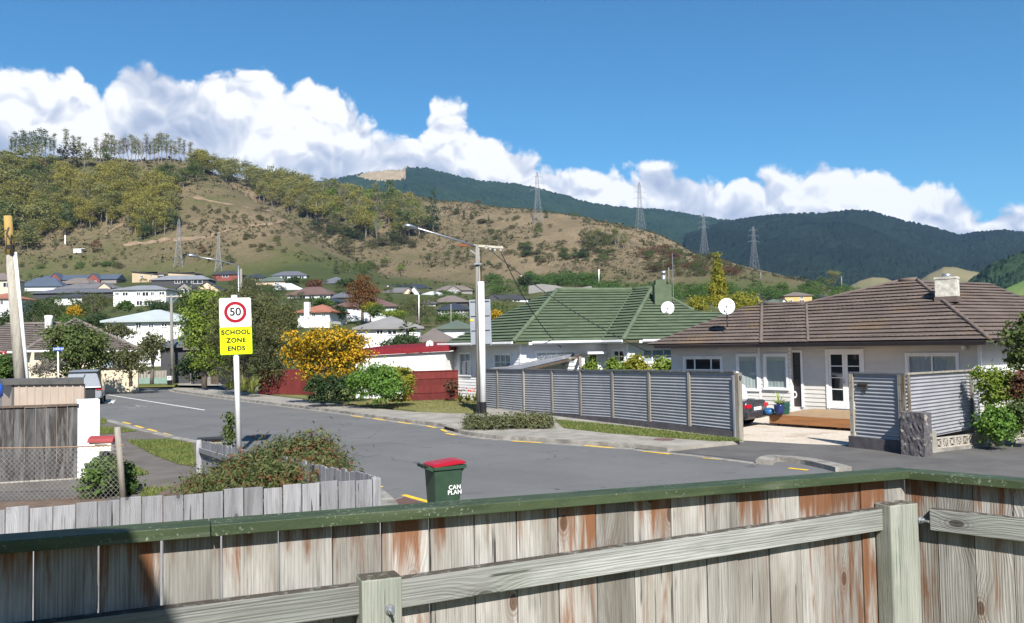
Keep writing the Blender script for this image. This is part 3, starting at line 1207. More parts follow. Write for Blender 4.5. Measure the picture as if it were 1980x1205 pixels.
M('dark_gutter', (0.010, 0.007, 0.007), (0.016, 0.011, 0.011), 2, 0.5)
M('render_white', (0.60, 0.575, 0.51), (0.36, 0.33, 0.28), 6, 0.9, 1.0, 26)
M('zinc', (0.40, 0.41, 0.43), (0.30, 0.31, 0.33), 3, 0.42, metal=0.7)
M('deck_wood', (0.30, 0.135, 0.05), (0.22, 0.10, 0.04), 3, 0.6, 0.3, 40, stretch=(0.3, 0.3, 6))
M('deck_top', (0.36, 0.25, 0.15), (0.27, 0.18, 0.10), 3, 0.7, 0.3, 40)
M('dark_door', (0.03, 0.028, 0.027), (0.04, 0.037, 0.035), 3, 0.4)
M('dish_white', (0.72, 0.72, 0.72), (0.66, 0.66, 0.66), 3, 0.4)
M('steel_dark', (0.06, 0.06, 0.065), (0.09, 0.09, 0.09), 5, 0.5)

# ================================================================== white house with the green roof
A0 = Vector((*gnd(880, 770, 0.1)[:2], 0))
uL = Vector((0.584, -0.812, 0)).normalized()
uF = Vector((0.985, 0.17, 0)).normalized()


def line_px(p0, u, px, py=660):
    """s along a plan line where a pixel column crosses it"""
    d = pix_dir(px, py)
    k = d.x / d.y
    return (k * p0.y - p0.x) / (u.x - k * u.y)


sA = line_px(A0, uL, 1006)
CA = A0 + uL * sA
ha = wempty('white_house', CA, 'white weatherboard house with a green tiled hip roof behind the iron fence', 'house')
WL = Wall(A0, uL)
WF = Wall(CA, uF)
s2 = line_px(CA, uF, 1173)
wing0 = CA + uF * s2
sW = line_px(wing0, uL, 1214)
CW = wing0 + uL * sW
WL2 = Wall(wing0, uL)
WF2 = Wall(CW, uF)
zE = 3.18
wm, tm = MATS['white_board'], MATS['white_trim']


def rect(wall, x0, y0, x1, y1):
    xm, ym = (x0 + x1) / 2, (y0 + y1) / 2
    a, b = wall.sz(x0, ym)[0], wall.sz(x1, ym)[0]
    z1, z0 = wall.sz(xm, y0)[1], wall.sz(xm, y1)[1]
    return (min(a, b), max(a, b), min(z0, z1), max(z0, z1))


w1, w2 = rect(WL, 890, 684, 910, 725), rect(WL, 957, 686, 988, 715)
weatherboards(ha, WL, 0, sA, 0.1, zE, [w1, w2], wm)
win(ha, WL, *w1, tm, vb=(0.5,), hb=(0.62,), curtain='curtain_white', gm='clear_glass')
win(ha, WL, *w2, tm, vb=(0.36, 0.68), hb=(0.5,), curtain='curtain_white', gm='clear_glass')
f1, f2 = rect(WF, 1037, 681, 1112, 705), rect(WF, 1136, 686, 1154, 715)
weatherboards(ha, WF, 0, s2, 0.1, zE, [f1, f2], wm)
win(ha, WF, *f1, tm, vb=(0.26, 0.72), hb=(0.6,), curtain='curtain_white', gm='clear_glass')
win(ha, WF, *f2, tm, hb=(), sill=False, name='porch_window')
l2 = rect(WL2, 1187, 678, 1207, 700)
weatherboards(ha, WL2, 0, sW, 0.1, zE, [l2], wm)
win(ha, WL2, *l2, tm, vb=(0.5,), hb=(0.5,), curtain='curtain_white')
r2 = rect(WF2, 1244, 676, 1300, 700)
lenF2 = line_px(CW, uF, 1460)
weatherboards(ha, WF2, 0, lenF2, 0.1, zE, [r2], wm)
win(ha, WF2, *r2, tm, vb=(0.3, 0.7), hb=(0.5,), curtain='curtain_white', gm='clear_glass')
# corner boards, porch hood, fascia
for w_, s_ in ((WL, 0.0), (WL, sA), (WL2, sW)):
    w_.box(MB(), s_ - 0.05, s_ + 0.05, -0.05, 0.05, 0.1, zE).build('corner_board', tm, ha)
mb = MB()
a, z = WF.sz(1130, 684)
b, _ = WF.sz(1166, 683)
WF.box(mb, a, b, 0.0, 0.7, z - 0.02, z + 0.10)
mb.build('porch_hood', tm, ha)


def eave(wall, s0, s1, d, z, dz, mat, parent, name='fascia', th=0.14):
    mb = MB()
    wall.box(mb, s0, s1, d, d + 0.10, z - dz, z - dz + th)
    mb.build(name, mat, parent)
    mb = MB()
    wall.box(mb, s0, s1, -0.05, d, z - dz + 0.01, z - dz + 0.03)
    mb.build('soffit', mat, parent)


OV = 0.72
eave(WL, -0.4, sA + 0.3, OV, zE + 0.1, 0.12, tm, ha)
eave(WF, 0.3, s2 - 0.45, OV, zE + 0.1, 0.12, tm, ha)
eave(WL2, 0.0, sW + 0.35, OV, zE + 0.1, 0.12, tm, ha)
eave(WF2, 0.35, lenF2, OV, zE + 0.1, 0.12, tm, ha)
gt = MATS['green_tile']
PIT = R_(27)
zR = zE + 0.14
pL = slope_plane(WL.P(0, OV + 0.06, zR), uL, -WL.n, PIT)
pF = slope_plane(WF.P(0, OV + 0.06, zR), uF, -WF.n, PIT)
pL2 = slope_plane(WL2.P(0, OV + 0.06, zR), uL, -WL2.n, PIT)
pF2 = slope_plane(WF2.P(0, OV + 0.06, zR), uF, -WF2.n, PIT)


def plane_x(p1, p2, z):
    """point at height z on the crossing of two roof planes"""
    n1, n2 = p1[1], p2[1]
    a = Matrix(((n1.x, n1.y, n1.z), (n2.x, n2.y, n2.z), (0, 0, 1)))
    return a.inverted() @ Vector((n1.dot(p1[0]), n2.dot(p2[0]), z))


def level(pl, px, z):
    """point of a roof plane at height z in a pixel column"""
    d = pix_dir(px, 620)
    k = d.x / d.y
    n = pl[1]
    # x = k*y; n.x*k*y + n.y*y + n.z*z = n.p0
    y = (n.dot(pl[0]) - n.z * z) / (n.x * k + n.y)
    return Vector((k * y, y, z))


zT = zR + 3.05
hipA0, hipA1 = plane_x(pL, pF, zR), plane_x(pL, pF, zT)
valA0, valA1 = plane_x(pF, pL2, zR), plane_x(pF, pL2, zT)
hipB0, hipB1 = plane_x(pL2, pF2, zR), plane_x(pL2, pF2, zT)
roofA = []
roof_plane(ha, [level(pL, 858, zR), hipA0, hipA1, hipA1 + Vector((-0.3, 0.6, 0.0))], 0.38, gt)
roof_plane(ha, [hipA0, valA0, valA1, hipA1], 0.38, gt)
roof_plane(ha, [valA0, hipB0, hipB1, valA1], 0.38, gt)
rgt = level(pF2, 1440, zR)
roof_plane(ha, [hipB0, rgt, rgt + (hipB1 - hipB0) * 0.42, level(pF2, 1342, zR + 1.55), hipB1], 0.38, gt)
cap_line(ha, hipA0, hipA1, 0.13, gt)
cap_line(ha, hipB0, hipB1, 0.13, gt)
cap_line(ha, hipA1, valA1, 0.12, gt)
cap_line(ha, valA1, hipB1, 0.12, gt)
cap_line(ha, hipB1, level(pF2, 1342, zR + 1.55), 0.11, gt)
cap_line(ha, valA0, valA1, 0.05, gt, 'valley_flashing', 0.02)
# gutters
for (w_, a, b) in ((WL, -0.45, sA + 0.48), (WF, 0.47, s2 - 0.5), (WL2, -0.1, sW + 0.5), (WF2, 0.5, lenF2)):
    mb = MB()
    w_.box(mb, a, b, OV + 0.10, OV + 0.21, zE + 0.06, zE + 0.17)
    mb.build('gutter', tm, ha)
# body behind
MB().prism([tuple(WL.P(0.0, -0.14, 0)[:2]), tuple((CA - WF.n * 0.3)[:2]), tuple((wing0 - WF.n * 0.3)[:2]), tuple((WF2.P(lenF2, -0.3, 0))[:2]), tuple((WF2.P(lenF2, -6, 0))[:2]), tuple(WL.P(0, -7.5, 0)[:2])], 0.05, zE).build('wall', wm, ha)
# chimney with flue on the green roof
cpos = level(pF2, 1283, zR + 1.9)
chm = MB()
chm.box(cpos + Vector((0, 0.25, 0.45)), (0.95, 0.7, 1.5))
chm.box(cpos + Vector((-0.1, 0.25, 1.32)), (0.6, 0.6, 0.3))
chm.build('chimney', gt, ha)
MB().tube([cpos + Vector((0.1, 0.2, 1.3)), cpos + Vector((0.1, 0.2, 1.75))], 0.13, 12).tube([cpos + Vector((0.1, 0.2, 1.80)), cpos + Vector((0.1, 0.2, 1.98))], 0.15, 12).build('flue', MATS['zinc'], ha, smooth=True)
MB().tube([cpos + Vector((0.65, 0.3, 0.2)), cpos + Vector((0.65, 0.3, 3.0))], 0.02, 6).build('aerial_mast', MATS['zinc'], ha)


def dish(loc, r, face, label, lean=0.25):
    """satellite dish: shallow bowl, arm with feed, bracket"""
    t = empty('satellite_dish', loc, face, label, 'satellite dish')
    mb = MB()
    n = 24
    prof = [(r * k / 5, 0.22 * r * (k / 5) ** 2) for k in range(6)]
    vs = []
    for q, h in prof[1:]:
        for k in range(n):
            a = 2 * PI * k / n
            vs.append((q * math.cos(a), h, q * 1.06 * math.sin(a)))
    vs.append((0, 0, 0))
    fs = []
    for i in range(4):
        for k in range(n):
            k2 = (k + 1) % n
            fs.append((i * n + k, i * n + k2, (i + 1) * n + k2, (i + 1) * n + k))
    c = len(vs) - 1
    fs += [(c, (k + 1) % n, k) for k in range(n)]
    rot = Matrix.Rotation(-lean, 3, 'X') @ Matrix.Rotation(PI, 3, 'Z')
    off = Vector((0, 0, 0.62 + r * 0.6))
    mb.add([rot @ Vector(v) + off for v in vs], fs)
    o = mb.build('bowl', MATS['dish_white'], t, smooth=True)
    sol = o.modifiers.new('thick', 'SOLIDIFY')
    sol.thickness = 0.012
    fp = rot @ Vector((0, 0.75 * r, -0.2 * r)) + off
    MB().tube([rot @ Vector((0, 0.2 * r, -r)) + off, fp], 0.016, 6).box(fp, (0.07, 0.09, 0.07)).build('feed_arm', MATS['steel_dark'], t)
    MB().tube([(0, 0.05, 0), (0, 0.05, 0.45), (0, 0.1, 0.62 + 0.6 * r)], 0.028, 8).build('mast', MATS['steel_dark'], t, smooth=True)
    return t


d1p = at(1291, 596, cpos.y - 0.9)
dish(d1p - Vector((0, 0, 0.55 + 0.3)), 12.5 / ppm(cpos.y - 0.9), R_(-14), 'white satellite dish beside the chimney of the green roof')

# ================================================================== brown roofed house
uB = Vector((0.66, -0.75, 0)).normalized()
B0 = Vector((*gnd(1635, 792, 0.45)[:2], 0))
zB = 2.92
s_bay = line_px(B0, uB, 1527)
s_rt = line_px(B0, uB, 1893)
WB = Wall(B0, uB)
hb_ = wempty('brown_roof_house', B0, 'cream weatherboard house with brown tiled roof and white French doors', 'house')
cm_ = MATS['cream_board']
# bay on the far side, standing 0.35 m proud
WBB = Wall(B0 + WB.n * 0.15, uB)
sb0 = line_px(WBB.p0, uB, 1468)
sb1 = line_px(WBB.p0, uB, 1527)
cBay = WBB.P(sb0, 0, 0)
uBL = Vector((0.80, -0.60, 0)).normalized()
WBL = Wall(cBay, uBL)
sl0 = line_px(cBay, uBL, 1297)
dr_ = rect(WB, 1603, 680, 1668, 788)
wd = rect(WB, 1756, 687, 1850, 717)
wd = (wd[0], wd[1], wd[3] - 1.15, wd[3])
door1 = rect(WB, 1531, 682, 1550, 783)
dr_ = (dr_[0], dr_[1], 0.47, dr_[3])
door1 = (door1[0], door1[1], 0.47, dr_[3] - 0.02)
weatherboards(hb_, WB, s_bay - 0.02, s_rt, 0.2, zB, [dr_, wd, door1], cm_)
bw = rect(WBB, 1481, 688, 1521, 751)
weatherboards(hb_, WBB, sb0, sb1, 0.2, zB, [bw], cm_)
win(hb_, WBB, *bw, tm, curtain='blind', gm='clear_glass')
lw1, lw2 = rect(WBL, 1428, 688, 1464, 753), rect(WBL, 1325, 693, 1394, 716)
lw2 = (lw2[0], lw2[1], lw2[3] - 1.1, lw2[3])
weatherboards(hb_, WBL, sl0, 0, 0.2, zB, [lw1, lw2], cm_)
win(hb_, WBL, *lw1, tm, curtain='blind', gm='clear_glass')
win(hb_, WBL, *lw2, tm, vb=(0.27, 0.73), hb=(0.55,))
win(hb_, WB, *wd, tm, vb=(0.5,), curtain='curtain_white', gm='clear_glass')
# return of the bay and corner boards
WB.box(MB(), sb1 - 0.06, sb1 + 0.02, 0.0, 0.17, 0.2, zB).build('corner_board', tm, hb_)
WBB.box(MB(), sb0 - 0.05, sb0 + 0.03, -0.03, 0.05, 0.2, zB).build('corner_board', tm, hb_)
WB.box(MB(), s_rt - 0.05, s_rt + 0.05, -0.06, 0.05, 0.2, zB).build('corner_board', tm, hb_)
# dark front door with a cat flap
mb = MB()
WB.box(mb, door1[0], door1[1], -0.04, 0.0, door1[2], door1[3])
dd = mb.build('door', MATS['dark_door'], hb_)
mb = MB()
for t in (0.3, 0.52, 0.75):
    WB.box(mb, door1[0] + 0.03, door1[1] - 0.03, 0.0, 0.006, door1[2] + (door1[3] - door1[2]) * t - 0.008, door1[2] + (door1[3] - door1[2]) * t + 0.008)
mb.build('door_groove', MATS['room_dark'], dd)
mb = MB()
s_, z_ = WB.sz(1537, 763)
for k in range(20):
    a = 2 * PI * k / 20
    a2 = 2 * PI * (k + 1) / 20
    p = [WB.P(s_ + 0.11 * math.cos(x) * r_, d_, z_ + 0.15 * math.sin(x) * r_) for x, r_, d_ in ((a, 1, 0.02), (a2, 1, 0.02), (a2, 0.55, 0.02), (a, 0.55, 0.02))]
    mb.add(p, [(0, 1, 2, 3)])
mb.build('cat_flap', tm, dd)
mb = MB()
for a, b, c, d in ((door1[0] - 0.09, door1[0], 0.2, door1[3] + 0.09), (door1[1], door1[1] + 0.09, 0.2, door1[3] + 0.09), (door1[0], door1[1], door1[3], door1[3] + 0.09)):
    WB.box(mb, a, b, -0.05, 0.06, c if c > 0.4 else 0.46, d)
mb.build('door_frame', tm, hb_)
# French doors: two leaves of four lights each
fd = MB()
WB.box(fd, dr_[0] - 0.10, dr_[0], -0.05, 0.06, 0.46, dr_[3] + 0.10)
WB.box(fd, dr_[1], dr_[1] + 0.10, -0.05, 0.06, 0.46, dr_[3] + 0.10)
WB.box(fd, dr_[0], dr_[1], -0.05, 0.06, dr_[3], dr_[3] + 0.10)
fr_ = fd.build('french_door_frame', tm, hb_)
midd = (dr_[0] + dr_[1]) / 2
for a, b in ((dr_[0], midd - 0.004), (midd + 0.004, dr_[1])):
    mb = MB()
    st = 0.10
    WB.box(mb, a, a + st, -0.03, 0.02, dr_[2], dr_[3])
    WB.box(mb, b - st, b, -0.03, 0.02, dr_[2], dr_[3])
    WB.box(mb, a + st, b - st, -0.03, 0.02, dr_[3] - 0.11, dr_[3])
    WB.box(mb, a + st, b - st, -0.03, 0.02, dr_[2], dr_[2] + 0.30)
    z0_, z1_ = dr_[2] + 0.30, dr_[3] - 0.11
    for k in (1, 2, 3):
        zz = z0_ + (z1_ - z0_) * k / 4
        WB.box(mb, a + st, b - st, -0.028, 0.014, zz - 0.017, zz + 0.017)
    leaf = mb.build('french_door', tm, hb_)
    for k in range(4):
        mb = MB()
        WB.box(mb, a + st, b - st, -0.012, -0.006, z0_ + (z1_ - z0_) * k / 4, z0_ + (z1_ - z0_) * (k + 1) / 4)
        mb.build('pane', MATS['glass'], leaf)
mb = MB()
WB.box(mb, midd - 0.075, midd - 0.045, 0.02, 0.03, 1.42, 1.62)
WB.box(mb, midd - 0.075, midd + 0.03, 0.045, 0.06, 1.50, 1.52)
WB.box(mb, midd - 0.068, midd - 0.052, 0.03, 0.06, 1.50, 1.52)
mb.build('door_handle', MATS['zinc'], hb_)
# right-hand side wall round the corner
cR = WB.P(s_rt, 0, 0)
uR = Vector((0.88, 0.47, 0)).normalized()
WR = Wall(cR, uR)
weatherboards(hb_, WR, 0, 7, 0.2, zB, [], cm_)
mb = MB()
a, z = WR.sz(1900, 707)
WR.box(mb, 0.0, 6.0, 0.03, 0.16, z - 0.45, z)
mb.build('wall_ledge', tm, hb_)
OB = 0.80
gm_ = MATS['dark_gutter']


def soffit(wall, a, b, d, z, mat, parent):
    mb = MB()
    wall.box(mb, a, b, -0.05, d, z, z + 0.02)
    mb.build('soffit', mat, parent)


for (w_, a, b, d_) in ((WB, sb1, s_rt + OB * 0.6, OB), (WBB, sb0 - 0.1, sb1, OB - 0.13), (WBL, sl0 - 0.4, 0.1, OB - 0.1), (WR, -0.3, 7, OB - 0.1)):
    soffit(w_, a, b, d_, zB, cm_, hb_)
    mb = MB()
    w_.box(mb, a, b, d_, d_ + 0.13, zB - 0.02, zB + 0.12)
    mb.build('gutter', gm_, hb_)
bt = MATS['brown_tile']
PB = R_(24)
zRB = zB + 0.13
qM = slope_plane(WB.P(0, OB + 0.08, zRB), uB, -WB.n, PB)
qBay = slope_plane(WBB.P(0, OB - 0.05, zRB), uB, -WB.n, PB)
qL = slope_plane(WBL.P(0, OB, zRB), uBL, -WBL.n, PB)
qR = slope_plane(WR.P(0, OB, zRB), uR, -WR.n, PB)
# main plane
eM0, eM1 = onplane(1561, 668, *qM), plane_x(qM, qR, zRB)
eM0 = level(qM, 1561, zRB)
zTop = zRB + 2.65
tR = plane_x(qM, qR, zTop - 0.12)
tL = level(qM, 1742, zTop - 0.12)
roof_plane(hb_, [eM0, eM1, tR, tL, onplane(1559, 588, *qM)], 0.37, bt, 0.058, 0.009, 0.2)
e0 = level(qBay, 1470, zRB)
e1 = level(qBay, 1561, zRB)
rj = onplane(1559, 588, *qM)
rk = onplane(1473, 590, *qBay)
roof_plane(hb_, [e0, e1, onplane(1559, 588, *qBay), rk], 0.37, bt, 0.058, 0.009, 0.2)
eL = level(qL, 1248, zRB)
eL1 = level(qL, 1470, zRB)
roof_plane(hb_, [eL, eL1, onplane(1473, 590, *qL), onplane(1440, 594, *qL)], 0.37, bt, 0.058, 0.009, 0.2)
eR = eM1 + uR * 8
roof_plane(hb_, [eM1, eR, tR + (eR - eM1) * 0.62, tR], 0.37, bt, 0.058, 0.009, 0.2)
cap_line(hb_, eM1, tR, 0.075, bt, 'hip_cap')
cap_line(hb_, tR, tL, 0.10, bt)
cap_line(hb_, eL1, onplane(1473, 590, *qL), 0.075, bt, 'hip_cap')
cap_line(hb_, level(qM, 1561, zRB + 0.05), rj, 0.06, bt, 'valley_flashing', 0.04)
cap_line(hb_, rk, rj, 0.08, bt)
cap_line(hb_, rj, tL, 0.06, bt)
# chimney, roughcast
cc = onplane(1836, 578, *qM)
k_ = ppm(cc.y)
rz_ = math.atan2(uB.y, uB.x)
mb = MB()
mb.box(cc + Vector((-0.02, 0.1, 0.35)), (0.72, 0.55, 0.95), rz_ + 0.1)
mb.box(cc + Vector((-0.02, 0.1, 0.80)), (0.76, 0.59, 0.08), rz_ + 0.1)
chb = mb.build('chimney', MATS['render_white'], hb_)
mb = MB()
mb.box(cc + Vector((-0.02, 0.1, -0.02)), (0.78, 0.61, 0.22), rz_ + 0.1)
mb.build('flashing', bt, chb)
MB().tube([cc + Vector((-0.02, 0.1, 0.82)), cc + Vector((-0.02, 0.1, 0.97))], 0.17, 14).build('flue_cap', MATS['zinc'], chb, smooth=True)
# body behind and floor base
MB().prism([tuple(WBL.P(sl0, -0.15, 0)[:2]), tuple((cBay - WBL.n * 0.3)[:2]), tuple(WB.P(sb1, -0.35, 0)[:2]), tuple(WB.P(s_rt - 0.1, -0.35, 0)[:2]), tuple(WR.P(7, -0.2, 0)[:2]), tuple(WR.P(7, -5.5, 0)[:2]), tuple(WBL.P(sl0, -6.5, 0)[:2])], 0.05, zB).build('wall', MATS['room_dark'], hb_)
mb = MB()
s_, z_ = WB.sz(1868, 672)
mb.box(WB.P(s_, 0.18, z_), (0.10, 0.26, 0.12), rz_)
mb.build('security_light', tm, hb_)
dish(at(1405, 588, 34.5) - Vector((0, 0, 0.55 + 0.40)), 15.5 / ppm(34.5), R_(-16), 'large white satellite dish over the far end of the brown roof')

# deck in front of the French doors
dk = wempty('timber_deck', gnd(1560, 830), 'low stained timber deck in front of the French doors', 'deck')
ds0 = WB.sz(1500, 800, 1.3)[0]
ds1 = s_rt - 0.3
q0 = gnd(1489, 801, 0.44)
dS = line_px(q0, uB, 1489)
WD = Wall(q0, uB)
dep = (WD.p0 - WB.p0).dot(WB.n)
L_ = 6.5
nb = 16
for k in range(int((dep - 0.02) / 0.14)):
    mb = MB()
    WD.box(mb, 0, L_, -0.14 * k - 0.134, -0.14 * k, 0.40, 0.435 + 0.002 * (k % 3))
    mb.build('deck_board', MATS['deck_top'], dk)
for k in range(2):
    mb = MB()
    WD.box(mb, -0.02, L_, 0.004, 0.03, 0.12 + 0.155 * k, 0.12 + 0.15 + 0.155 * k)
    mb.build('fascia_board', MATS['deck_wood'], dk)
for s_ in (0.1, 1.3, 2.5, 3.7, 4.9):
    mb = MB()
    WD.box(mb, s_, s_ + 0.12, -0.25, -0.13, 0.0, 0.398)
    mb.build('pile', MATS['deck_wood'], dk)

# ================================================================== fences of the street
def wood(name, base, pale, stain, knots=True, streak=1.0, green=0.0, top=False, along=2, crust=False):
    """weathered boards: long grain, knots with rings, vertical stains; every board differs by its random number.
    along: local axis the grain follows"""
    m, T = material(name)
    tc = T.new('ShaderNodeTexCoord')
    oi = T.new('ShaderNodeObjectInfo')
    rnd = oi.outputs['Random']
    offs = T.new('ShaderNodeCombineXYZ')
    T.link(T.math('MULTIPLY', rnd, 91.0), offs.inputs[0])
    T.link(T.math('MULTIPLY', rnd, 57.0), offs.inputs[2])
    v = T.vmath('ADD', tc.outputs['Object'], offs.outputs[0])

    def st(f):
        sc = [1, 1, 1]
        sc[along] = f
        return T.scale(v, tuple(sc))
    sp_ = T.new('ShaderNodeSeparateXYZ')
    T.link(v, sp_.inputs[0])
    across = sp_.outputs[2 if along == 0 else 0]
    alng = sp_.outputs[along]
    kd = None
    acr = across
    if knots:
        kc = T.new('ShaderNodeCombineXYZ')
        T.link(across, kc.inputs[0])
        T.link(T.math('MULTIPLY', alng, 0.5), kc.inputs[1])
        kd = T.voro(kc.outputs[0], 3.1, 'F1', dim='2D')
        # the grain swings aside round a knot
        bend = T.math('MULTIPLY', T.math('SUBTRACT', 1.0, T.smooth(kd, 0.0, 0.30)), 0.035)
        acr = T.math('ADD', across, bend)
    gc = T.new('ShaderNodeCombineXYZ')
    T.link(acr, gc.inputs[0])
    T.link(T.math('MULTIPLY', alng, 0.045), gc.inputs[1])
    wv = T.new('ShaderNodeTexWave', wave_type='BANDS', bands_direction='X')
    T.link(gc.outputs[0], wv.inputs['Vector'])
    wv.inputs['Scale'].default_value = 26
    wv.inputs['Distortion'].default_value = 8.0
    wv.inputs['Detail'].default_value = 3
    wv.inputs['Detail Scale'].default_value = 1.3
    lines = T.noise(st(0.016), 190, 3, 0.65, 0.1)
    grain = T.noise(st(0.04), 60, 5, 0.7, 0.25)
    wide = T.noise(st(0.12), 7, 4, 0.6, 0.6)
    stains = T.noise(st(0.11), 19, 5, 0.6, 0.4)
    c = T.mix(T.smooth(wide, 0.30, 0.70), base, pale)
    c = T.mix(T.math('MULTIPLY', T.smooth(wv.outputs[1], 0.45, 0.95), 0.20), c, tuple(x * 0.52 for x in base))
    c = T.mix(T.math('MULTIPLY', T.smooth(grain, 0.52, 0.68), 0.45), c, tuple(x * 0.42 for x in base))
    c = T.mix(T.math('MULTIPLY', T.smooth(lines, 0.57, 0.66), 0.36), c, tuple(x * 0.34 for x in base))
    chk = T.math('MULTIPLY', T.smooth(T.noise(st(0.02), 75, 2, 0.5), 0.665, 0.685), T.smooth(T.noise(v, 3.0, 2), 0.5, 0.6))
    c = T.mix(T.math('MULTIPLY', chk, 0.85), c, (0.012, 0.011, 0.010))
    amt = T.math('ADD', T.math('MULTIPLY', T.math('POWER', T.math('FRACT', T.math('MULTIPLY', rnd, 7.31)), 2.0), 0.26), -0.095)
    if top:
        sz = T.new('ShaderNodeSeparateXYZ')
        T.link(tc.outputs['Object'], sz.inputs[0])
        amt = T.math('ADD', amt, T.math('MULTIPLY', T.smooth(sz.outputs[2], 0.62, 0.86), 0.15))
    sm = T.smooth(T.math('ADD', stains, amt), 0.53, 0.76)
    c = T.mix(T.math('MULTIPLY', sm, 0.9 * streak), c, stain)
    dk = T.smooth(T.math('SUBTRACT', T.noise(st(0.2), 7, 4, 0.6, 0.5), T.math('MULTIPLY', amt, 0.3)), 0.60, 0.76)
    c = T.mix(T.math('MULTIPLY', dk, 0.6 * streak), c, tuple(x * 0.35 for x in base))
    tone = T.math('MULTIPLY_ADD', T.math('FRACT', T.math('MULTIPLY', rnd, 3.77)), 0.5, 0.70)
    c = T.vmath('SCALE', c, tone)
    h = T.math('ADD', T.math('ADD', grain, lines), T.math('MULTIPLY', wv.outputs[1], -0.5))
    if knots:
        kn = T.math('SUBTRACT', 1.0, T.smooth(kd, 0.05, 0.15))
        ring = T.math('SINE', T.math('MULTIPLY', kd, 190.0))
        c = T.mix(T.math('MULTIPLY', kn, T.math('MULTIPLY_ADD', ring, 0.25, 0.32)), c, tuple(x * 0.7 + 0.03 for x in stain))
        core = T.math('SUBTRACT', 1.0, T.smooth(kd, 0.035, 0.06))
        c = T.mix(T.math('MULTIPLY', core, 0.8), c, tuple(x * 0.4 + 0.01 for x in stain))
    if green:
        g = T.smooth(T.noise(v, 3.0, 4, 0.6), 0.45, 0.7)
        c = T.mix(T.math('MULTIPLY', g, green), c, (0.17, 0.205, 0.155))
    if crust:      # upward faces carry a dark crust of lichen and dirt
        ge = T.new('ShaderNodeNewGeometry')
        nz = T.new('ShaderNodeSeparateXYZ')
        T.link(ge.outputs['True Normal'], nz.inputs[0])
        cr_ = T.math('MULTIPLY', T.smooth(nz.outputs[2], 0.35, 0.8), T.smooth(T.noise(v, 25, 4, 0.7), 0.28, 0.52))
        c = T.mix(T.math('MULTIPLY', cr_, 0.9), c, (0.045, 0.036, 0.030))
    finish(T, c, 0.85, h, 0.6, 0.004, spec=0.2)
    MATS[name] = m
    return m


wood('fence_wood', (0.195, 0.178, 0.152), (0.405, 0.390, 0.362), (0.150, 0.056, 0.018), top=True)
wood('rail_wood', (0.205, 0.207, 0.192), (0.325, 0.332, 0.312), (0.05, 0.038, 0.03), streak=0.55, green=0.3, along=0, crust=True)
wood('post_wood', (0.21, 0.218, 0.185), (0.32, 0.328, 0.285), (0.13, 0.11, 0.08), knots=False, streak=0.5, green=0.45, crust=True)
wood('picket_wood', (0.22, 0.22, 0.23), (0.34, 0.34, 0.35), (0.12, 0.115, 0.115), streak=0.5)
wood('black_wood', (0.038, 0.035, 0.034), (0.165, 0.162, 0.158), (0.03, 0.022, 0.018), knots=False, streak=1.0)
wood('paling_wood', (0.27, 0.25, 0.22), (0.38, 0.36, 0.32), (0.17, 0.14, 0.11), knots=False)
wood('old_post', (0.235, 0.205, 0.165), (0.34, 0.315, 0.27), (0.13, 0.095, 0.06), knots=False)
wood('red_wood', (0.115, 0.022, 0.020), (0.15, 0.030, 0.027), (0.06, 0.014, 0.013), knots=False, streak=0.7)
wood('brown_wood', (0.12, 0.09, 0.07), (0.17, 0.13, 0.10), (0.06, 0.045, 0.035), knots=False)
# mossy green paint of the capping
m, T = material('green_cap')
v = objcoord(T)
n1 = T.noise(T.scale(v, (0.25, 1, 1)), 14, 4, 0.65)
c = T.mix(T.smooth(n1, 0.3, 0.7), (0.024, 0.040, 0.015), (0.046, 0.066, 0.029))
wr = T.noise(T.scale(v, (0.12, 1, 1)), 9, 5, 0.7)
c = T.mix(T.math('MULTIPLY', T.smooth(wr, 0.55, 0.68), 0.6), c, (0.105, 0.115, 0.085))
spk = T.noise(v, 70, 3, 0.7)
msk = T.noise(T.scale(v, (0.6, 1, 1)), 5, 4, 0.6)
c = T.mix(T.math('MULTIPLY', T.smooth(T.math('ADD', spk, T.math('MULTIPLY', msk, 0.35)), 0.80, 0.88), 0.7), c, (0.24, 0.26, 0.20))
c = T.mix(T.math('MULTIPLY', T.smooth(T.noise(T.scale(v, (0.1, 1, 1)), 40, 3), 0.55, 0.7), 0.35), c, (0.045, 0.06, 0.02))
finish(T, c, 0.62, spk, 0.35, 0.004, spec=0.4)
MATS['green_cap'] = m
M('iron_grey', (0.30, 0.305, 0.325), (0.25, 0.255, 0.275), 1.5, 0.5, metal=0.1, spec=0.5)
M('iron_dark', (0.12, 0.125, 0.14), (0.09, 0.095, 0.11), 1.5, 0.5)
M('dark_render', (0.085, 0.078, 0.085), (0.055, 0.05, 0.055), 4, 0.9, 1.0, 18)
m, T = material('chipped_render')
v = objcoord(T, False)
n1 = T.noise(v, 5, 5, 0.65)
c = T.mix(T.smooth(T.noise(v, 9, 4), 0.3, 0.7), (0.085, 0.077, 0.082), (0.135, 0.124, 0.130))
c = T.mix(T.smooth(n1, 0.58, 0.64), c, (0.36, 0.335, 0.29))
finish(T, c, 0.92, T.noise(v, 16, 5, 0.7), 1.0, 0.05, spec=0.2)
MATS['chipped_render'] = m
M('block_stone', (0.40, 0.36, 0.31), (0.30, 0.27, 0.23), 4, 0.92, 0.6, 40)
M('cast_iron', (0.05, 0.045, 0.03), (0.08, 0.07, 0.05), 6, 0.6)
M('galv', (0.42, 0.44, 0.47), (0.32, 0.34, 0.37), 5, 0.4, metal=0.8)


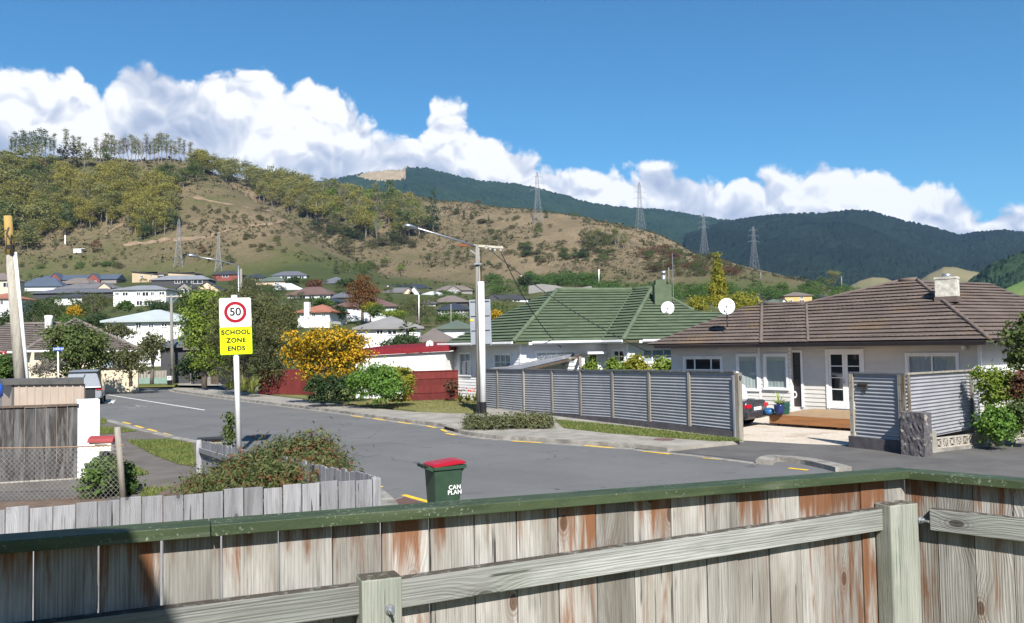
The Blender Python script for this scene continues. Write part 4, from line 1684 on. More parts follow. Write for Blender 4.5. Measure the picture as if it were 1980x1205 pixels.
def corrugated(wall, s0, s1, zb0, zb1, zt, d=0.0, pitch=0.105, amp=0.018):
    """horizontal waves: s along, base may slope from zb0 to zb1 (cut at the foot), top level zt"""
    mb = MB()
    lo = min(zb0, zb1)
    n = int((zt - lo) / pitch * 8)
    vs = []
    for i in range(n + 1):
        z = zt - (zt - lo) * i / n
        dd = d + amp * math.sin(2 * PI * (zt - z) / pitch)
        for s_, zb in ((s0, zb0), (s1, zb1)):
            zz = max(z, zb)
            vs.append(wall.P(s_, dd, zz))
    mb.add(vs, [(2 * i, 2 * i + 1, 2 * i + 3, 2 * i + 2) for i in range(n)])
    return mb


# long corrugated fence
fa, fb = gnd(936, 787, 0.12), gnd(1424, 847, 0.12)
cf = wempty('corrugated_fence', fa, 'long grey corrugated iron fence with timber posts in front of the white house', 'fence')
WC = Wall(fa, fb - fa)
Lf = (Vector(fb[:2]) - Vector(fa[:2])).length
ztl, ztr = WC.sz(942, 714)[1], WC.sz(1420, 718)[1]
postpx = [963, 1014, 1069, 1124, 1186, 1257, 1334]
ps = [0.0] + [WC.sz(p, 760)[0] for p in postpx] + [Lf]
ztop = lambda s_: ztl + (ztr - ztl) * s_ / Lf
base_z = lambda s_: 0.13 + 0.20 * min(1.0, max(0.0, (s_ / Lf - 0.25) / 0.4))
for i in range(len(ps) - 1):
    a, b = ps[i], ps[i + 1]
    # panel follows the gentle fall of the top: shear by building it level and tilting
    mb = MB()
    zb_ = (base_z(a) + base_z(b)) / 2
    hgt_ = 0.5 * (ztop(a) + ztop(b)) - zb_
    n = int(hgt_ / 0.105 * 10)
    vs = []
    for k in range(n + 1):
        t = k / n
        dd = 0.018 * math.sin(2 * PI * hgt_ * t / 0.105)
        for s_ in (a + 0.01, b - 0.01):
            vs.append(WC.P(s_, dd, ztop(s_) - 0.03 - (ztop(s_) - 0.03 - base_z(s_)) * t))
    mb.add(vs, [(2 * k, 2 * k + 1, 2 * k + 3, 2 * k + 2) for k in range(n)])
    mb.build('corrugated_panel', MATS['iron_grey'], cf, smooth=True)
for s_ in ps[1:-1]:
    mb = MB()
    WC.box(mb, s_ - 0.05, s_ + 0.05, 0.012, 0.06, base_z(s_) - 0.02, ztop(s_) - 0.01)
    mb.build('post', MATS['old_post'], cf)
for i in range(len(ps) - 1):
    a, b = ps[i], ps[i + 1]
    MB().bar(WC.P(a, 0.01, ztop(a)), WC.P(b, 0.01, ztop(b)), 0.12, 0.045).build('top_capping', MATS['iron_dark'], cf)
    if i > 1:
        MB().bar(WC.P(a, -0.02, 0.5 * base_z(a) - 0.02), WC.P(b, -0.02, 0.5 * base_z(b) - 0.02), 0.17, base_z((a + b) / 2) + 0.04).build('base_wall', MATS['dark_render'], cf)
g1 = WC.P(Lf + 0.12, -0.02, 0)
MB().box(g1 + Vector((0, 0, 1.08)), (0.17, 0.17, 2.17), math.atan2(WC.u.y, WC.u.x)).build('gate_post', MATS['old_post'], cf, bevel=0.01)
MB().box(g1 + Vector((-0.12, 0.06, 1.06)), (0.07, 0.07, 2.06), math.atan2(WC.u.y, WC.u.x)).build('gate_stile', MATS['iron_grey'], cf)
MB().box(g1 + Vector((0.05, -0.1, 2.02)), (0.07, 0.05, 0.1), 0.3).build('hinge', MATS['cast_iron'], cf)

# corner fence on the right of the gateway: two faces meeting at a post
ga, gb_, gc = gnd(1650, 862, 0.05), gnd(1757, 874, 0.05), gnd(1888, 846, 0.05)
cg = wempty('corner_fence', ga, 'grey corrugated iron corner fence with letter slot by the gateway', 'fence')
W1, W2 = Wall(ga, gb_ - ga), Wall(gb_, gc - gb_)
L1_, L2_ = (gb_ - ga).length, (gc - gb_).length
zg = W1.sz(1700, 722)[1]
zg2 = W2.sz(1880, 716)[1]
sp1 = W1.sz(1742, 760)[0]
zfoot = 0.34
corrugated(W1, 0.10, sp1, zfoot, zfoot, zg - 0.02).build('corrugated_panel', MATS['iron_grey'], cg, smooth=True)
corrugated(W1, sp1, L1_, 0.9, 0.9, zg - 0.02).build('corrugated_panel', MATS['iron_grey'], cg, smooth=True)
sp2 = W2.sz(1877, 770)[0]
for a, b in ((0.02, sp2), (sp2, L2_ + 0.35)):
    zz = zg + (zg2 - zg) * a / L2_, zg + (zg2 - zg) * b / L2_
    mb = MB()
    n = 190
    vs = []
    for k in range(n + 1):
        t = k / n
        dd = 0.018 * math.sin(2 * PI * (zg - 0.3) * t / 0.105)
        for s_, ztp in ((a, zz[0]), (b, zz[1])):
            vs.append(W2.P(s_, dd, ztp - 0.02 - (ztp - 0.36) * t))
    mb.add(vs, [(2 * k, 2 * k + 1, 2 * k + 3, 2 * k + 2) for k in range(n)])
    mb.build('corrugated_panel', MATS['iron_grey'], cg, smooth=True)
for w_, s_, z0_, z1_, ww in ((W1, 0.03, 0.05, zg - 0.03, 0.12), (W1, sp1, 0.3, zg - 0.03, 0.10), (W1, L1_ - 0.10, 0.9, zg - 0.03, 0.17), (W2, sp2, 0.33, zg2 - 0.02, 0.10), (W2, 0.06, 0.9, zg - 0.03, 0.08)):
    mb = MB()
    w_.box(mb, s_ - ww / 2, s_ + ww / 2, 0.013, 0.07, z0_, z1_)
    p_ = mb.build('post', MATS['old_post'], cg)
    for zz in (0.45, 0.95, 1.45, 1.9):
        if z0_ < zz < z1_:
            w_.box(MB(), s_ - 0.012, s_ + 0.012, 0.07, 0.078, zz - 0.012, zz + 0.012).build('bolt', MATS['cast_iron'], p_)
MB().bar(W1.P(-0.05, 0, zg), W1.P(L1_, 0, zg), 0.12, 0.05).build('top_rail', MATS['iron_dark'], cg)
MB().bar(W2.P(0.0, 0, zg), W2.P(L2_ + 0.05, 0, zg2), 0.12, 0.05).build('top_rail', MATS['old_post'], cg)
mb = MB()
s_, z_ = W1.sz(1669, 746)
W1.box(mb, s_ - 0.16, s_ + 0.16, 0.01, 0.05, z_ - 0.075, z_ + 0.075)
sl = mb.build('letter_slot', MATS['cast_iron'], cg)
mb = MB()
W1.box(mb, s_ - 0.13, s_ + 0.13, 0.05, 0.058, z_ - 0.02, z_ + 0.04)
mb.build('slot_flap', MATS['room_dark'], sl)


def text(name, body, size, mat, parent, loc, rot, align='CENTER', depth=0.002, bold=0.0, space=1.0):
    cu = bpy.data.curves.new(name, 'FONT')
    cu.body = body
    cu.size = size
    cu.align_x = align
    cu.align_y = 'CENTER'
    cu.extrude = depth
    cu.offset = bold
    cu.space_character = space
    tmp = bpy.data.objects.new(name, cu)
    COL.objects.link(tmp)
    me = bpy.data.meshes.new_from_object(tmp.evaluated_get(bpy.context.evaluated_depsgraph_get()))
    bpy.data.objects.remove(tmp)
    me.materials.clear()
    me.materials.append(mat)
    o = bpy.data.objects.new(name, me)
    COL.objects.link(o)
    if parent:
        o.parent = parent
        if parent.name in WINV:
            o.matrix_parent_inverse = WINV[parent.name]
    o.location = loc
    o.rotation_euler = rot
    return o


def wall_rot(wall):
    # text faces along wall.n, reading along the direction that is to the viewer's right
    right = Vector((0, 0, 1)).cross(wall.n)
    return Matrix((right, Vector((0, 0, 1)), wall.n)).transposed().to_euler()


s_, z_ = W1.sz(1670, 759)
text('house_number', '39', 0.15, MATS['cast_iron'], cg, W1.P(s_, 0.02, z_), wall_rot(W1), bold=0.003)
# dark rendered footing and the chipped pillar
mb = MB()
W1.box(mb, -0.08, sp1 + 0.1, -0.10, 0.10, 0.0, zfoot)
mb.build('footing', MATS['dark_render'], cg)
pl = wempty('rendered_pillar', W1.P(L1_, 0.1, 0), 'stubby dark rendered pillar with chipped edges in front of the corner fence', 'pillar')
sa, sb = W1.sz(1742, 830, 0.34)[0], W1.sz(1788, 830, 0.34)[0]
mb = MB()
W1.box(mb, sa, sb, 0.02, 0.36, 0.0, W1.sz(1765, 798, 0.36)[1])
o = mb.build('pillar_body', MATS['chipped_render'], pl)
bm = bmesh.new()
bm.from_mesh(o.data)
bmesh.ops.subdivide_edges(bm, edges=bm.edges[:], cuts=9, use_grid_fill=True)
rr = random.Random(3)
for v in bm.verts:
    v.co += Vector((rr.uniform(-1, 1), rr.uniform(-1, 1), rr.uniform(-1, 1))) * 0.012
bm.to_mesh(o.data)
bm.free()

# pierced block wall
bwl = wempty('block_wall', gnd(1800, 872, 0), 'low wall of pierced concrete screen blocks below the shrubs', 'wall')
q0, q1 = gnd(1797, 876, 0.0), gnd(1985, 853, 0.0)
WK = Wall(q0, q1 - q0)
MB().box(WK.P(0.06, 0.03, 0.30), (0.26, 0.16, 0.60), math.atan2(WK.u.y, WK.u.x)).build('end_pier', MATS['concrete'], bwl, bevel=0.01)
BS = 0.292
blk = {}
for kind in (0, 1):
    mb = MB()
    h_ = BS / 2
    t = 0.035
    for x0, x1, z0_, z1_ in ((-h_, -h_ + t, -h_, h_), (h_ - t, h_, -h_, h_), (-h_ + t, h_ - t, -h_, -h_ + t), (-h_ + t, h_ - t, h_ - t, h_)):
        mb.bbox(x0, x1, -0.045, 0.045, z0_, z1_)
    if kind == 0:
        for a in range(4):
            r = a * PI / 4
            dx, dz = math.cos(r) * (h_ - 0.02), math.sin(r) * (h_ - 0.02)
            if a % 2:
                dx, dz = dx * 1.3, dz * 1.3
            mb.bar((-dx, 0, -dz), (dx, 0, dz), 0.022 if a % 2 else 0.03, 0.07, up=(0, 1, 0))
    else:
        mb.bbox(-0.05, 0.05, -0.042, 0.042, -0.05, 0.05)
        for sx_, sz_ in ((1, 1), (-1, -1), (1, -1), (-1, 1)):
            mb.bbox(min(0.05 * sx_, h_ * sx_), max(0.05 * sx_, h_ * sx_), -0.04, 0.04, 0.02 * sz_ - 0.012 + 0.045 * sz_, 0.02 * sz_ + 0.012 + 0.045 * sz_)
    blk[kind] = mb.mesh('screen_block')
rz_k = math.atan2(WK.u.y, WK.u.x)
nblk = int(WK.sz(1985, 850)[0] / 0.30) + 3
for k in range(nblk):
    o = link('screen_block', blk[0 if k % 2 else 1], MATS['block_stone'], bwl, WK.P(0.36 + k * 0.296, 0, 0.10 + BS / 2))
    o.rotation_euler = (0, 0, rz_k)
WK.box(MB(), 0.2, 0.36 + nblk * 0.3, -0.07, 0.09, 0.0, 0.098).build('footing', MATS['kerb_concrete'], bwl)

# ------------------------------------------------------------------ foreground paling fence
ff = wempty('paling_fence', (0, 3, EYE - 1.7), 'weathered timber paling fence with green painted capping in front of the camera', 'fence')
FA, FB = gnd(0, 1037, EYE - 0.53), gnd(1744, 906, EYE - 0.62)
uFz = (FB - FA)
WFz = Wall(FA, FB - FA)
Lz = Vector((FB - FA)[:2]).length
capz = lambda s_: FA.z + (FB.z - FA.z) * s_ / Lz


def tilt_box(wall, s0, s1, d0, d1, za, zb, parent, name, mat, bevel=0.0, zf=None, skew=0.0):
    """bar along a wall whose top and bottom follow the fall of the capping; za/zb are measured down from it.
    Built in its own frame so that every board has its own grain"""
    zf = zf or capz
    c = wall.P((s0 + s1) / 2, (d0 + d1) / 2, zf((s0 + s1) / 2) - (za + zb) / 2)
    vs = []
    for s_ in (s0, s1):
        for d_ in (d0, d1):
            for h_ in (zb, za):
                vs.append((s_ - (s0 + s1) / 2 + (skew if h_ == zb else 0), d_ - (d0 + d1) / 2, (zf(s_) - h_) - c.z))
    fs = [(0, 1, 3, 2), (4, 6, 7, 5), (0, 4, 5, 1), (2, 3, 7, 6), (0, 2, 6, 4), (1, 5, 7, 3)]
    mb = MB().add(vs, fs)
    o = mb.build(name, mat, parent, c, bevel=bevel)
    right = wall.u
    o.rotation_euler = (0, 0, math.atan2(right.y, right.x))
    return o


# wall.n must be +d in the local frame of the box: local y = rotated; flip if needed
def sgn(wall):
    loc_y = Vector((-wall.u.y, wall.u.x, 0))
    return 1 if loc_y.dot(wall.n) > 0 else -1


def tb(wall, s0, s1, d0, d1, za, zb, parent, name, mat, bevel=0.0, zf=None, skew=0.0):
    return tilt_box(wall, s0, s1, d0, d1, za, zb, parent, name, mat, bevel, zf, skew)


def s_at(wall, px, py, d=0.0):
    return wall.sz(px, py, d)[0]


CAPT = 0.036
# capping in two lengths meeting in a mitred joint, and a third behind the frame edge
sj = s_at(WFz, 405, 1030)
for a, b in ((-0.9, sj - 0.0015), (sj + 0.0015, Lz + 0.02)):
    tb(WFz, a, b, -0.035, 0.075, 0.0, CAPT, ff, 'capping', MATS['green_cap'], 0.0025)
bpx = [-190, -62, 66, 190, 313, 428, 537, 640, 733, 827, 912, 993, 1072, 1145, 1218, 1290, 1356, 1416, 1476, 1537, 1600, 1655, 1701, 1742]
rb = random.Random(11)
bs_ = [s_at(WFz, p, 1010 - 0.07 * p) for p in bpx]
for i in range(len(bs_) - 1):
    gap = 0.009 if i in (3, 4, 8) else 0.0045
    dj = rb.uniform(-0.003, 0.003)
    tb(WFz, bs_[i] + gap / 2, bs_[i + 1] - gap / 2, 0.0 + dj, 0.020 + dj, CAPT + 0.001, 1.75 + rb.uniform(0, 0.02), ff, 'board', MATS['fence_wood'], 0.0015, skew=rb.uniform(-0.002, 0.002))
# rails
p1a, p1b = s_at(WFz, 700, 1150, 0.115), s_at(WFz, 778, 1150, 0.115)
p2a, p2b = s_at(WFz, 1724, 1050, 0.115), s_at(WFz, 1778, 1050, 0.115)
for a, b in ((-0.9, p1a + 0.004), (p1b - 0.004, p2a + 0.004)):
    sA_, sB_ = s_at(WFz, 780, 1120, 0.05), s_at(WFz, 1720, 980, 0.05)
    rz_f = lambda s_: capz(s_) - (0.234 + (0.160 - 0.234) * max(-0.25, (s_ - sA_) / (sB_ - sA_)))
    tb(WFz, a, b, 0.024, 0.070, 0.0, 0.098, ff, 'rail', MATS['rail_wood'], 0.004, rz_f)
    tb(WFz, a, b, 0.024, 0.070, 1.10, 1.195, ff, 'rail', MATS['rail_wood'], 0.004)
for a, b, nm in ((p1a, p1b, 0), (p2a, p2b, 1)):
    po = tb(WFz, a, b, 0.026, 0.115, 0.212 if nm == 0 else 0.140, 1.9, ff, 'post', MATS['post_wood'], 0.006)
# bolts through the posts
for (px_, py_) in ((755, 1180), (1783, 1006)):
    s_, z_ = WFz.sz(px_, py_, 0.125)
    c = WFz.P(s_, 0.115, z_)
    b0_ = MB().tube([c, c + WFz.n * 0.006], 0.017, 14).tube([c + WFz.n * 0.006, c + WFz.n * 0.018], 0.012, 6).tube([c + WFz.n * 0.018, c + WFz.n * 0.045], 0.0055, 10)
    b0_.build('bolt', MATS['galv'], ff)
# return of the fence on the right
FC = gnd(1748, 906, EYE - 0.62)
FD = gnd(1990, 926, EYE - 0.62)
WFr = Wall(FC, FD - FC)
Lr = (FD - FC).length
zr_ = lambda s_: EYE - 0.62
fr2 = wempty('return_fence', (FC.x, FC.y, EYE - 1.9), 'short return of the timber fence with green capping at the frame edge', 'fence')
tb(WFr, 0.012, 4.7, -0.035, 0.075, 0.002, CAPT + 0.002, fr2, 'capping', MATS['green_cap'], 0.0025, zr_)
bs2 = [s_at(WFr, p, 960) for p in (1752, 1812, 1883, 1957, 2032, 2110, 2190, 2270)]
while bs2[-1] < 4.6:
    bs2.append(bs2[-1] + 0.152)
for i in range(len(bs2) - 1):
    dj = rb.uniform(-0.003, 0.003)
    tb(WFr, bs2[i] + 0.0015, bs2[i + 1] - 0.0015, dj, 0.020 + dj, CAPT + 0.003, 1.75, fr2, 'board', MATS['fence_wood'], 0.0015, zr_)
sr0 = s_at(WFr, 1797, 1000, 0.07)
tb(WFr, sr0, 4.7, 0.024, 0.070, 0.165, 0.262, fr2, 'rail', MATS['rail_wood'], 0.004, zr_)

# ------------------------------------------------------------------ grey picket fence round the garden bed
pk = wempty('garden_fence', gnd(360, 980, 1.0), 'low silver grey board fence around the red leaved shrub', 'fence')
KA, KB = gnd(0, 985, EYE - 1.11), gnd(725, 924, EYE - 1.11)
WP = Wall(KA, KB - KA)
zk = lambda s_: EYE - 1.11
pb = [(-80, -46), (-43, -3), (1, 10), (12, 56), (59, 102), (104, 146), (148, 188), (190, 231), (233, 273), (275, 314), (316, 354), (356, 392), (394, 431), (433, 470), (472, 508), (510, 545), (547, 582), (584, 617), (620, 652), (654, 686), (688, 719)]
rb = random.Random(5)
for a, b in pb:
    s0_, s1_ = s_at(WP, a, 990), s_at(WP, b, 990)
    tb(WP, s0_, s1_, 0, 0.02, rb.uniform(-0.012, 0.012), 0.95, pk, 'board', MATS['picket_wood'], 0.002, zk, rb.uniform(-0.004, 0.004))
Lk = (KB - KA).length
for z_ in (0.25, 0.8):
    tb(WP, -0.6, Lk, -0.05, -0.004, z_, z_ + 0.09, pk, 'rail', MATS['picket_wood'], 0.003, zk)
tb(WP, Lk - 0.02, Lk + 0.05, -0.06, 0.015, 0.005, 1.5, pk, 'corner_post', MATS['picket_wood'], 0.004, zk)
KC = gnd(388, 852, 1.02)
KBv = Vector((KB.x, KB.y, 0))
WQ = Wall(KB, KC - KB)
Lq = Vector((KC - KB)[:2]).length
zq = lambda s_: KB.z + (KC.z - KB.z) * s_ / Lq
n_ = int(Lq / 0.155)
for k in range(n_):
    s0_ = 0.06 + k * (Lq - 0.1) / n_
    tb(WQ, s0_, s0_ + 0.147, -0.03, -0.01, rb.uniform(-0.02, 0.02), 0.95, pk, 'board', MATS['picket_wood'], 0.0, zq)
tb(WQ, 0.1, Lq - 0.05, -0.006, 0.045, 0.17, 0.28, pk, 'rail', MATS['picket_wood'], 0.003, zq)
tb(WQ, Lq - 0.06, Lq + 0.05, -0.01, 0.10, -0.02, 1.05, pk, 'end_post', MATS['picket_wood'], 0.005, zq)

# yard this side of the fences: a raised lawn terrace, out of view below the boards
yt = MB()
yt.prism([(-9, -9), (9, -9), (9, 2.2), (FB.x - 0.1, FB.y - 0.2), (FA.x, FA.y - 0.12), (-9, 1.2)], -0.1, EYE - 1.72)
tag(yt.build('yard', MATS['lawn_soil']), 'raised lawn behind the timber fence', kind='structure')
# garden bed filling the picket enclosure
gb2 = MB()
ring = [KA + Vector((0.2, 0.25, -0.75)), KB + Vector((-0.1, 0.12, -0.75)), KB.lerp(KC, 0.5) + Vector((-0.35, 0, -0.7)), KC + Vector((0.1, -0.3, -0.7)), KA.lerp(KC, 0.65) + Vector((-0.3, -0.2, -0.8)), KA + Vector((-0.4, 1.2, -0.9))]
gb2.add(ring, [tuple(range(len(ring)))])
gb2.add([Vector((p.x, p.y, z_)) for p in ring for z_ in (0.0,)] + ring, [(i, (i + 1) % 6, 6 + (i + 1) % 6, 6 + i) for i in range(6)])
tag(gb2.build('garden_bed', MATS['bark_soil']), 'bark covered garden bed under the red leaved shrub', kind='structure')

# unseen house added behind the viewpoint, roof edge shaped to shade the fence end
PA_, PB_ = onplane(246, 1012, WFz.p0 + WFz.n * 0.05, WFz.n), onplane(345, 1205, WFz.p0 + WFz.n * 0.02, WFz.n)
ra_, rb_ = PA_ + SUNDIR * 2.6, PB_ + SUNDIR * 4.9
oh = wempty('added_shade_house', (-4, -4, EYE - 1.7), 'unseen house added behind the viewpoint to shade the fence end', 'house')
dv = rb_ - ra_
rc_ = ra_ + dv * 3.2
l0, l1 = Vector((-9, ra_.y, ra_.z)), Vector((-9, rc_.y, rc_.z))
th_ = Vector((0, 0, 0.14))
MB().add([ra_, rc_, l1, l0, ra_ - th_, rc_ - th_, l1 - th_, l0 - th_], [(0, 1, 2, 3), (7, 6, 5, 4), (0, 4, 5, 1), (1, 5, 6, 2), (2, 6, 7, 3), (3, 7, 4, 0)]).build('roof', MATS['brown_tile'], oh)
MB().bbox(-8.8, ra_.x - 0.5, rc_.y, ra_.y - 0.6, EYE - 1.75, ra_.z - 0.3).build('wall', MATS['dark_render'], oh)  # dark wall, so less light bounces onto the shaded boards

# ================================================================== street objects
M('sign_white', (0.74, 0.74, 0.75), (0.70, 0.70, 0.71), 3, 0.35)
M('sign_yellow', (0.80, 0.86, 0.0), (0.76, 0.83, 0.0), 3, 0.35)
M('sign_red', (0.30, 0.004, 0.016), (0.27, 0.004, 0.014), 3, 0.35)
M('sign_black', (0.012, 0.012, 0.014), rough=0.4)
M('sign_blue', (0.03, 0.10, 0.42), (0.03, 0.09, 0.38), 3, 0.4)
M('sign_green', (0.10, 0.30, 0.02), rough=0.4)
M('sign_back', (0.235, 0.26, 0.295), (0.215, 0.235, 0.265), 2, 0.5)
M('pole_white', (0.76, 0.76, 0.75), (0.66, 0.66, 0.65), 2, 0.5)
M('pole_concrete', (0.21, 0.198, 0.178), (0.15, 0.142, 0.128), 3, 0.9, 0.4, 30, stretch=(1, 1, 0.2))
wood('pole_wood', (0.36, 0.33, 0.27), (0.50, 0.47, 0.41), (0.22, 0.17, 0.10), knots=False)
M('yellow_wood', (0.36, 0.24, 0.07), (0.28, 0.19, 0.06), 4, 0.85, stretch=(1, 1, 0.1))
M('red_arm', (0.22, 0.07, 0.03), (0.16, 0.06, 0.03), 4, 0.85)
M('cable', (0.02, 0.02, 0.022), rough=0.6)
M('pale_cable', (0.45, 0.44, 0.42), rough=0.6)

# 50 / school zone ends sign
sb_ = gnd(462.5, 876)
sg = wempty('speed_sign', sb_, 'white post with red ringed 50 sign above a yellow school zone ends plate', 'road sign')
Ys = sb_.y
ks = ppm(Ys)
tp = at(453, 571, Ys)
MB().tube([sb_, tp], 0.085, 16).build('post', MATS['pole_white'], sg, smooth=True)
Cs = at(455, 606, Ys)
sd_ = (CAMC - Cs)
sd_.z = 0
sd_.normalize()
srt = Vector((0, 0, 1)).cross(sd_)
up_ = (tp - sb_).normalized()
srt = (srt - up_ * srt.dot(up_)).normalized()
nrm = srt.cross(up_).normalized()
SROT = Matrix((srt, up_, nrm)).transposed()


def plate(name, cx, cy, w, h, mat, parent, d, rad, th=0.006):
    """round-cornered plate on the sign's face, centre given in pixels"""
    c = at(cx, cy, Ys)
    mb = MB()
    ring = []
    for qx, qy, a0 in ((w / 2 - rad, h / 2 - rad, 0), (-w / 2 + rad, h / 2 - rad, PI / 2), (-w / 2 + rad, -h / 2 + rad, PI), (w / 2 - rad, -h / 2 + rad, 3 * PI / 2)):
        for k in range(5):
            a = a0 + k * PI / 8
            ring.append((qx + rad * math.cos(a), qy + rad * math.sin(a)))
    n = len(ring)
    vs = [c + SROT @ Vector((x, y, d)) for x, y in ring] + [c + SROT @ Vector((x, y, d + th)) for x, y in ring]
    mb.add(vs, [tuple(range(n - 1, -1, -1)), tuple(range(n, 2 * n))] + [(i, (i + 1) % n, n + (i + 1) % n, n + i) for i in range(n)])
    return mb.build(name, mat, parent)


w50, h50 = 58 / ks, 56 / ks
p50 = plate('speed_plate', 455, 604.5, w50, h50, MATS['sign_white'], sg, 0.09, 0.05)
c50 = at(455, 604, Ys)
mb = MB()
n = 48
ro, ri = 20.5 / ks, 14.5 / ks
vs = []
for r in (ro, ri):
    for k in range(n):
        a = 2 * PI * k / n
        vs.append(c50 + SROT @ Vector((r * math.cos(a), r * math.sin(a), 0.099)))
mb.add(vs, [(k, (k + 1) % n, n + (k + 1) % n, n + k) for k in range(n)])
mb.build('red_ring', MATS['sign_red'], p50)
text('numeral', '50', 21.5 / ks, MATS['sign_black'], p50, c50 + SROT @ Vector((0, 0, 0.0985)), SROT.to_euler(), bold=0.008, depth=0.001)
pz = plate('zone_plate', 456.5, 658.5, 57.5 / ks, 53 / ks, MATS['sign_yellow'], sg, 0.09, 0.035)
pe = plate('green_rim', 456.5, 658.5, 59.5 / ks, 55 / ks, MATS['sign_green'], sg, 0.086, 0.035, 0.003)
# thin black border line
mb = MB()
cz = at(456.5, 658.5, Ys)
hw, hh, lw_ = 26.6 / ks, 24.2 / ks, 0.9 / ks
for x0, x1, y0, y1 in ((-hw, hw, hh - lw_, hh), (-hw, hw, -hh, -hh + lw_), (-hw, -hw + lw_, -hh + lw_, hh - lw_), (hw - lw_, hw, -hh + lw_, hh - lw_)):
    mb.add([cz + SROT @ Vector((x, y, 0.099)) for x, y in ((x0, y0), (x1, y0), (x1, y1), (x0, y1))], [(0, 1, 2, 3)])
mb.build('border_line', MATS['sign_black'], pz)
for k, wd_ in enumerate(('SCHOOL', 'ZONE', 'ENDS')):
    text('lettering', wd_, 12.0 / ks, MATS['sign_black'], pz, at(456.2 + k * 0.4, 643 + k * 15.6, Ys) + nrm * 0.0985, SROT.to_euler(), bold=0.010, depth=0.001, space=1.12)

# wheelie bin
bl = gnd(858, 1003)
bn = empty('wheelie_bin', bl, R_(28), 'dark green wheelie bin with red lid standing on the road by the kerb', 'wheelie bin')
M('bin_green', (0.030, 0.060, 0.036), (0.024, 0.050, 0.030), 4, 0.42, 0.12, 60, spec=0.45)
M('bin_red', (0.32, 0.006, 0.016), (0.28, 0.006, 0.014), 4, 0.35, spec=0.5)
M('bin_black', (0.012, 0.012, 0.012), rough=0.5)


def rrect(w, d, r, n=5):
    ring = []
    for qx, qy, a0 in ((w / 2 - r, d / 2 - r, 0), (-w / 2 + r, d / 2 - r, PI / 2), (-w / 2 + r, -d / 2 + r, PI), (w / 2 - r, -d / 2 + r, 1.5 * PI)):
        for k in range(n):
            a = a0 + k * PI / 2 / (n - 1)
            ring.append((qx + r * math.cos(a), qy + r * math.sin(a)))
    return ring


def loft(mb, rings):
    n = len(rings[0])
    vs = [p for r in rings for p in r]
    fs = [(i * n + k, i * n + (k + 1) % n, (i + 1) * n + (k + 1) % n, (i + 1) * n + k) for i in range(len(rings) - 1) for k in range(n)]
    fs += [tuple(range(n - 1, -1, -1)), tuple((len(rings) - 1) * n + k for k in range(n))]
    mb.add(vs, fs)
    return mb


# local x points to the bin's front
lev = [(0.03, 0.44, 0.40, 0.05), (0.10, 0.46, 0.42, 0.05), (0.85, 0.56, 0.50, 0.05), (0.93, 0.57, 0.51, 0.05)]
body = loft(MB(), [[(x + 0.02 * (z - 0.5), y, z) for x, y in rrect(a, b, r)] for z, a, b, r in lev]).build('body', MATS['bin_green'], bn, smooth=False)
rimr = [(0.925, 0.60, 0.53, 0.06), (0.93, 0.66, 0.57, 0.06), (0.985, 0.66, 0.57, 0.06), (0.99, 0.60, 0.53, 0.06)]
loft(MB(), [[(x + 0.035, y, z) for x, y in rrect(a, b, r)] for z, a, b, r in rimr]).build('rim', MATS['bin_green'], bn)
loft(MB(), [[(x + 0.03, y, z + 0.03 * (x > -0.1)) for x, y in rrect(a, b, r)] for z, a, b, r in ((0.985, 0.66, 0.56, 0.06), (1.005, 0.66, 0.56, 0.06), (1.035, 0.58, 0.46, 0.08), (1.045, 0.40, 0.30, 0.08))]).build('lid', MATS['bin_red'], bn)
MB().tube([(-0.40, -0.24, 1.0), (-0.40, 0.24, 1.0)], 0.016, 8).build('handle', MATS['bin_black'], bn)
for y in (-0.22, -0.08, 0.08, 0.22):
    MB().bar((-0.28, y, 0.93), (-0.41, y, 1.0), 0.03, 0.06).build('handle_bracket', MATS['bin_green'], bn)
for y in (-0.20, 0.20):
    MB().tube([(-0.20, y - 0.03, 0.10), (-0.20, y + 0.03, 0.10)], 0.10, 18).build('wheel', MATS['bin_black'], bn)
MB().bar((0.27, 0, 0.86), (0.33, 0, 0.93), 0.44, 0.02).build('front_lip', MATS['bin_green'], bn)
for k, t_ in enumerate(('CAN', 'PLAN')):
    text('lettering', t_, 0.108, MATS['pole_white'], bn, (0.12, -0.2505 + 0.0075 * k, 0.595 - k * 0.092), (PI / 2 - 0.062, 0, 0), bold=0.002, depth=0.001, space=1.08)

# main utility pole with the street lamp
pbase = gnd(929, 799, 0.12)
Yp = pbase.y
kp = ppm(Yp)
up1 = wempty('utility_pole', pbase, 'grey utility pole with long lamp arm and white painted sleeve beside the hedge', 'utility pole')
ptop = at(922, 474, Yp)
b2 = at(925.5, 799, Yp)
MB().tube([b2, ptop], [0.10, 0.075], 12).build('pole', MATS['pole_concrete'], up1, smooth=True)
sl0_, sl1_ = at(934.5, 799, Yp - 0.25), at(930, 545, Yp - 0.25)
MB().tube([sl0_, sl1_], [0.145, 0.145], 14).build('white_sleeve', MATS['pole_white'], up1, smooth=True)
MB().tube([sl0_ - Vector((0, 0, 0.05)), sl0_.lerp(sl1_, 0.085)], 0.15, 14).box(at(927, 788, Yp - 0.15), (0.12, 0.2, 0.5)).build('black_band', MATS['sign_black'], up1)
MB().tube([at(931, 545, Yp - 0.15), at(930, 480, Yp)], 0.02, 6).build('cable_riser', MATS['cable'], up1)
MB().tube([at(927, 545, Yp - 0.15), at(926, 480, Yp)], 0.018, 6).build('cable_riser', MATS['pale_cable'], up1)
MB().box(at(924, 511, Yp), (0.34, 0.34, 0.06)).build('clamp_band', MATS['galv'], up1)
MB().bar(at(884, 474, Yp + 0.1), at(916, 475, Yp + 0.1), 0.10).build('cross_arm', MATS['red_arm'], up1)
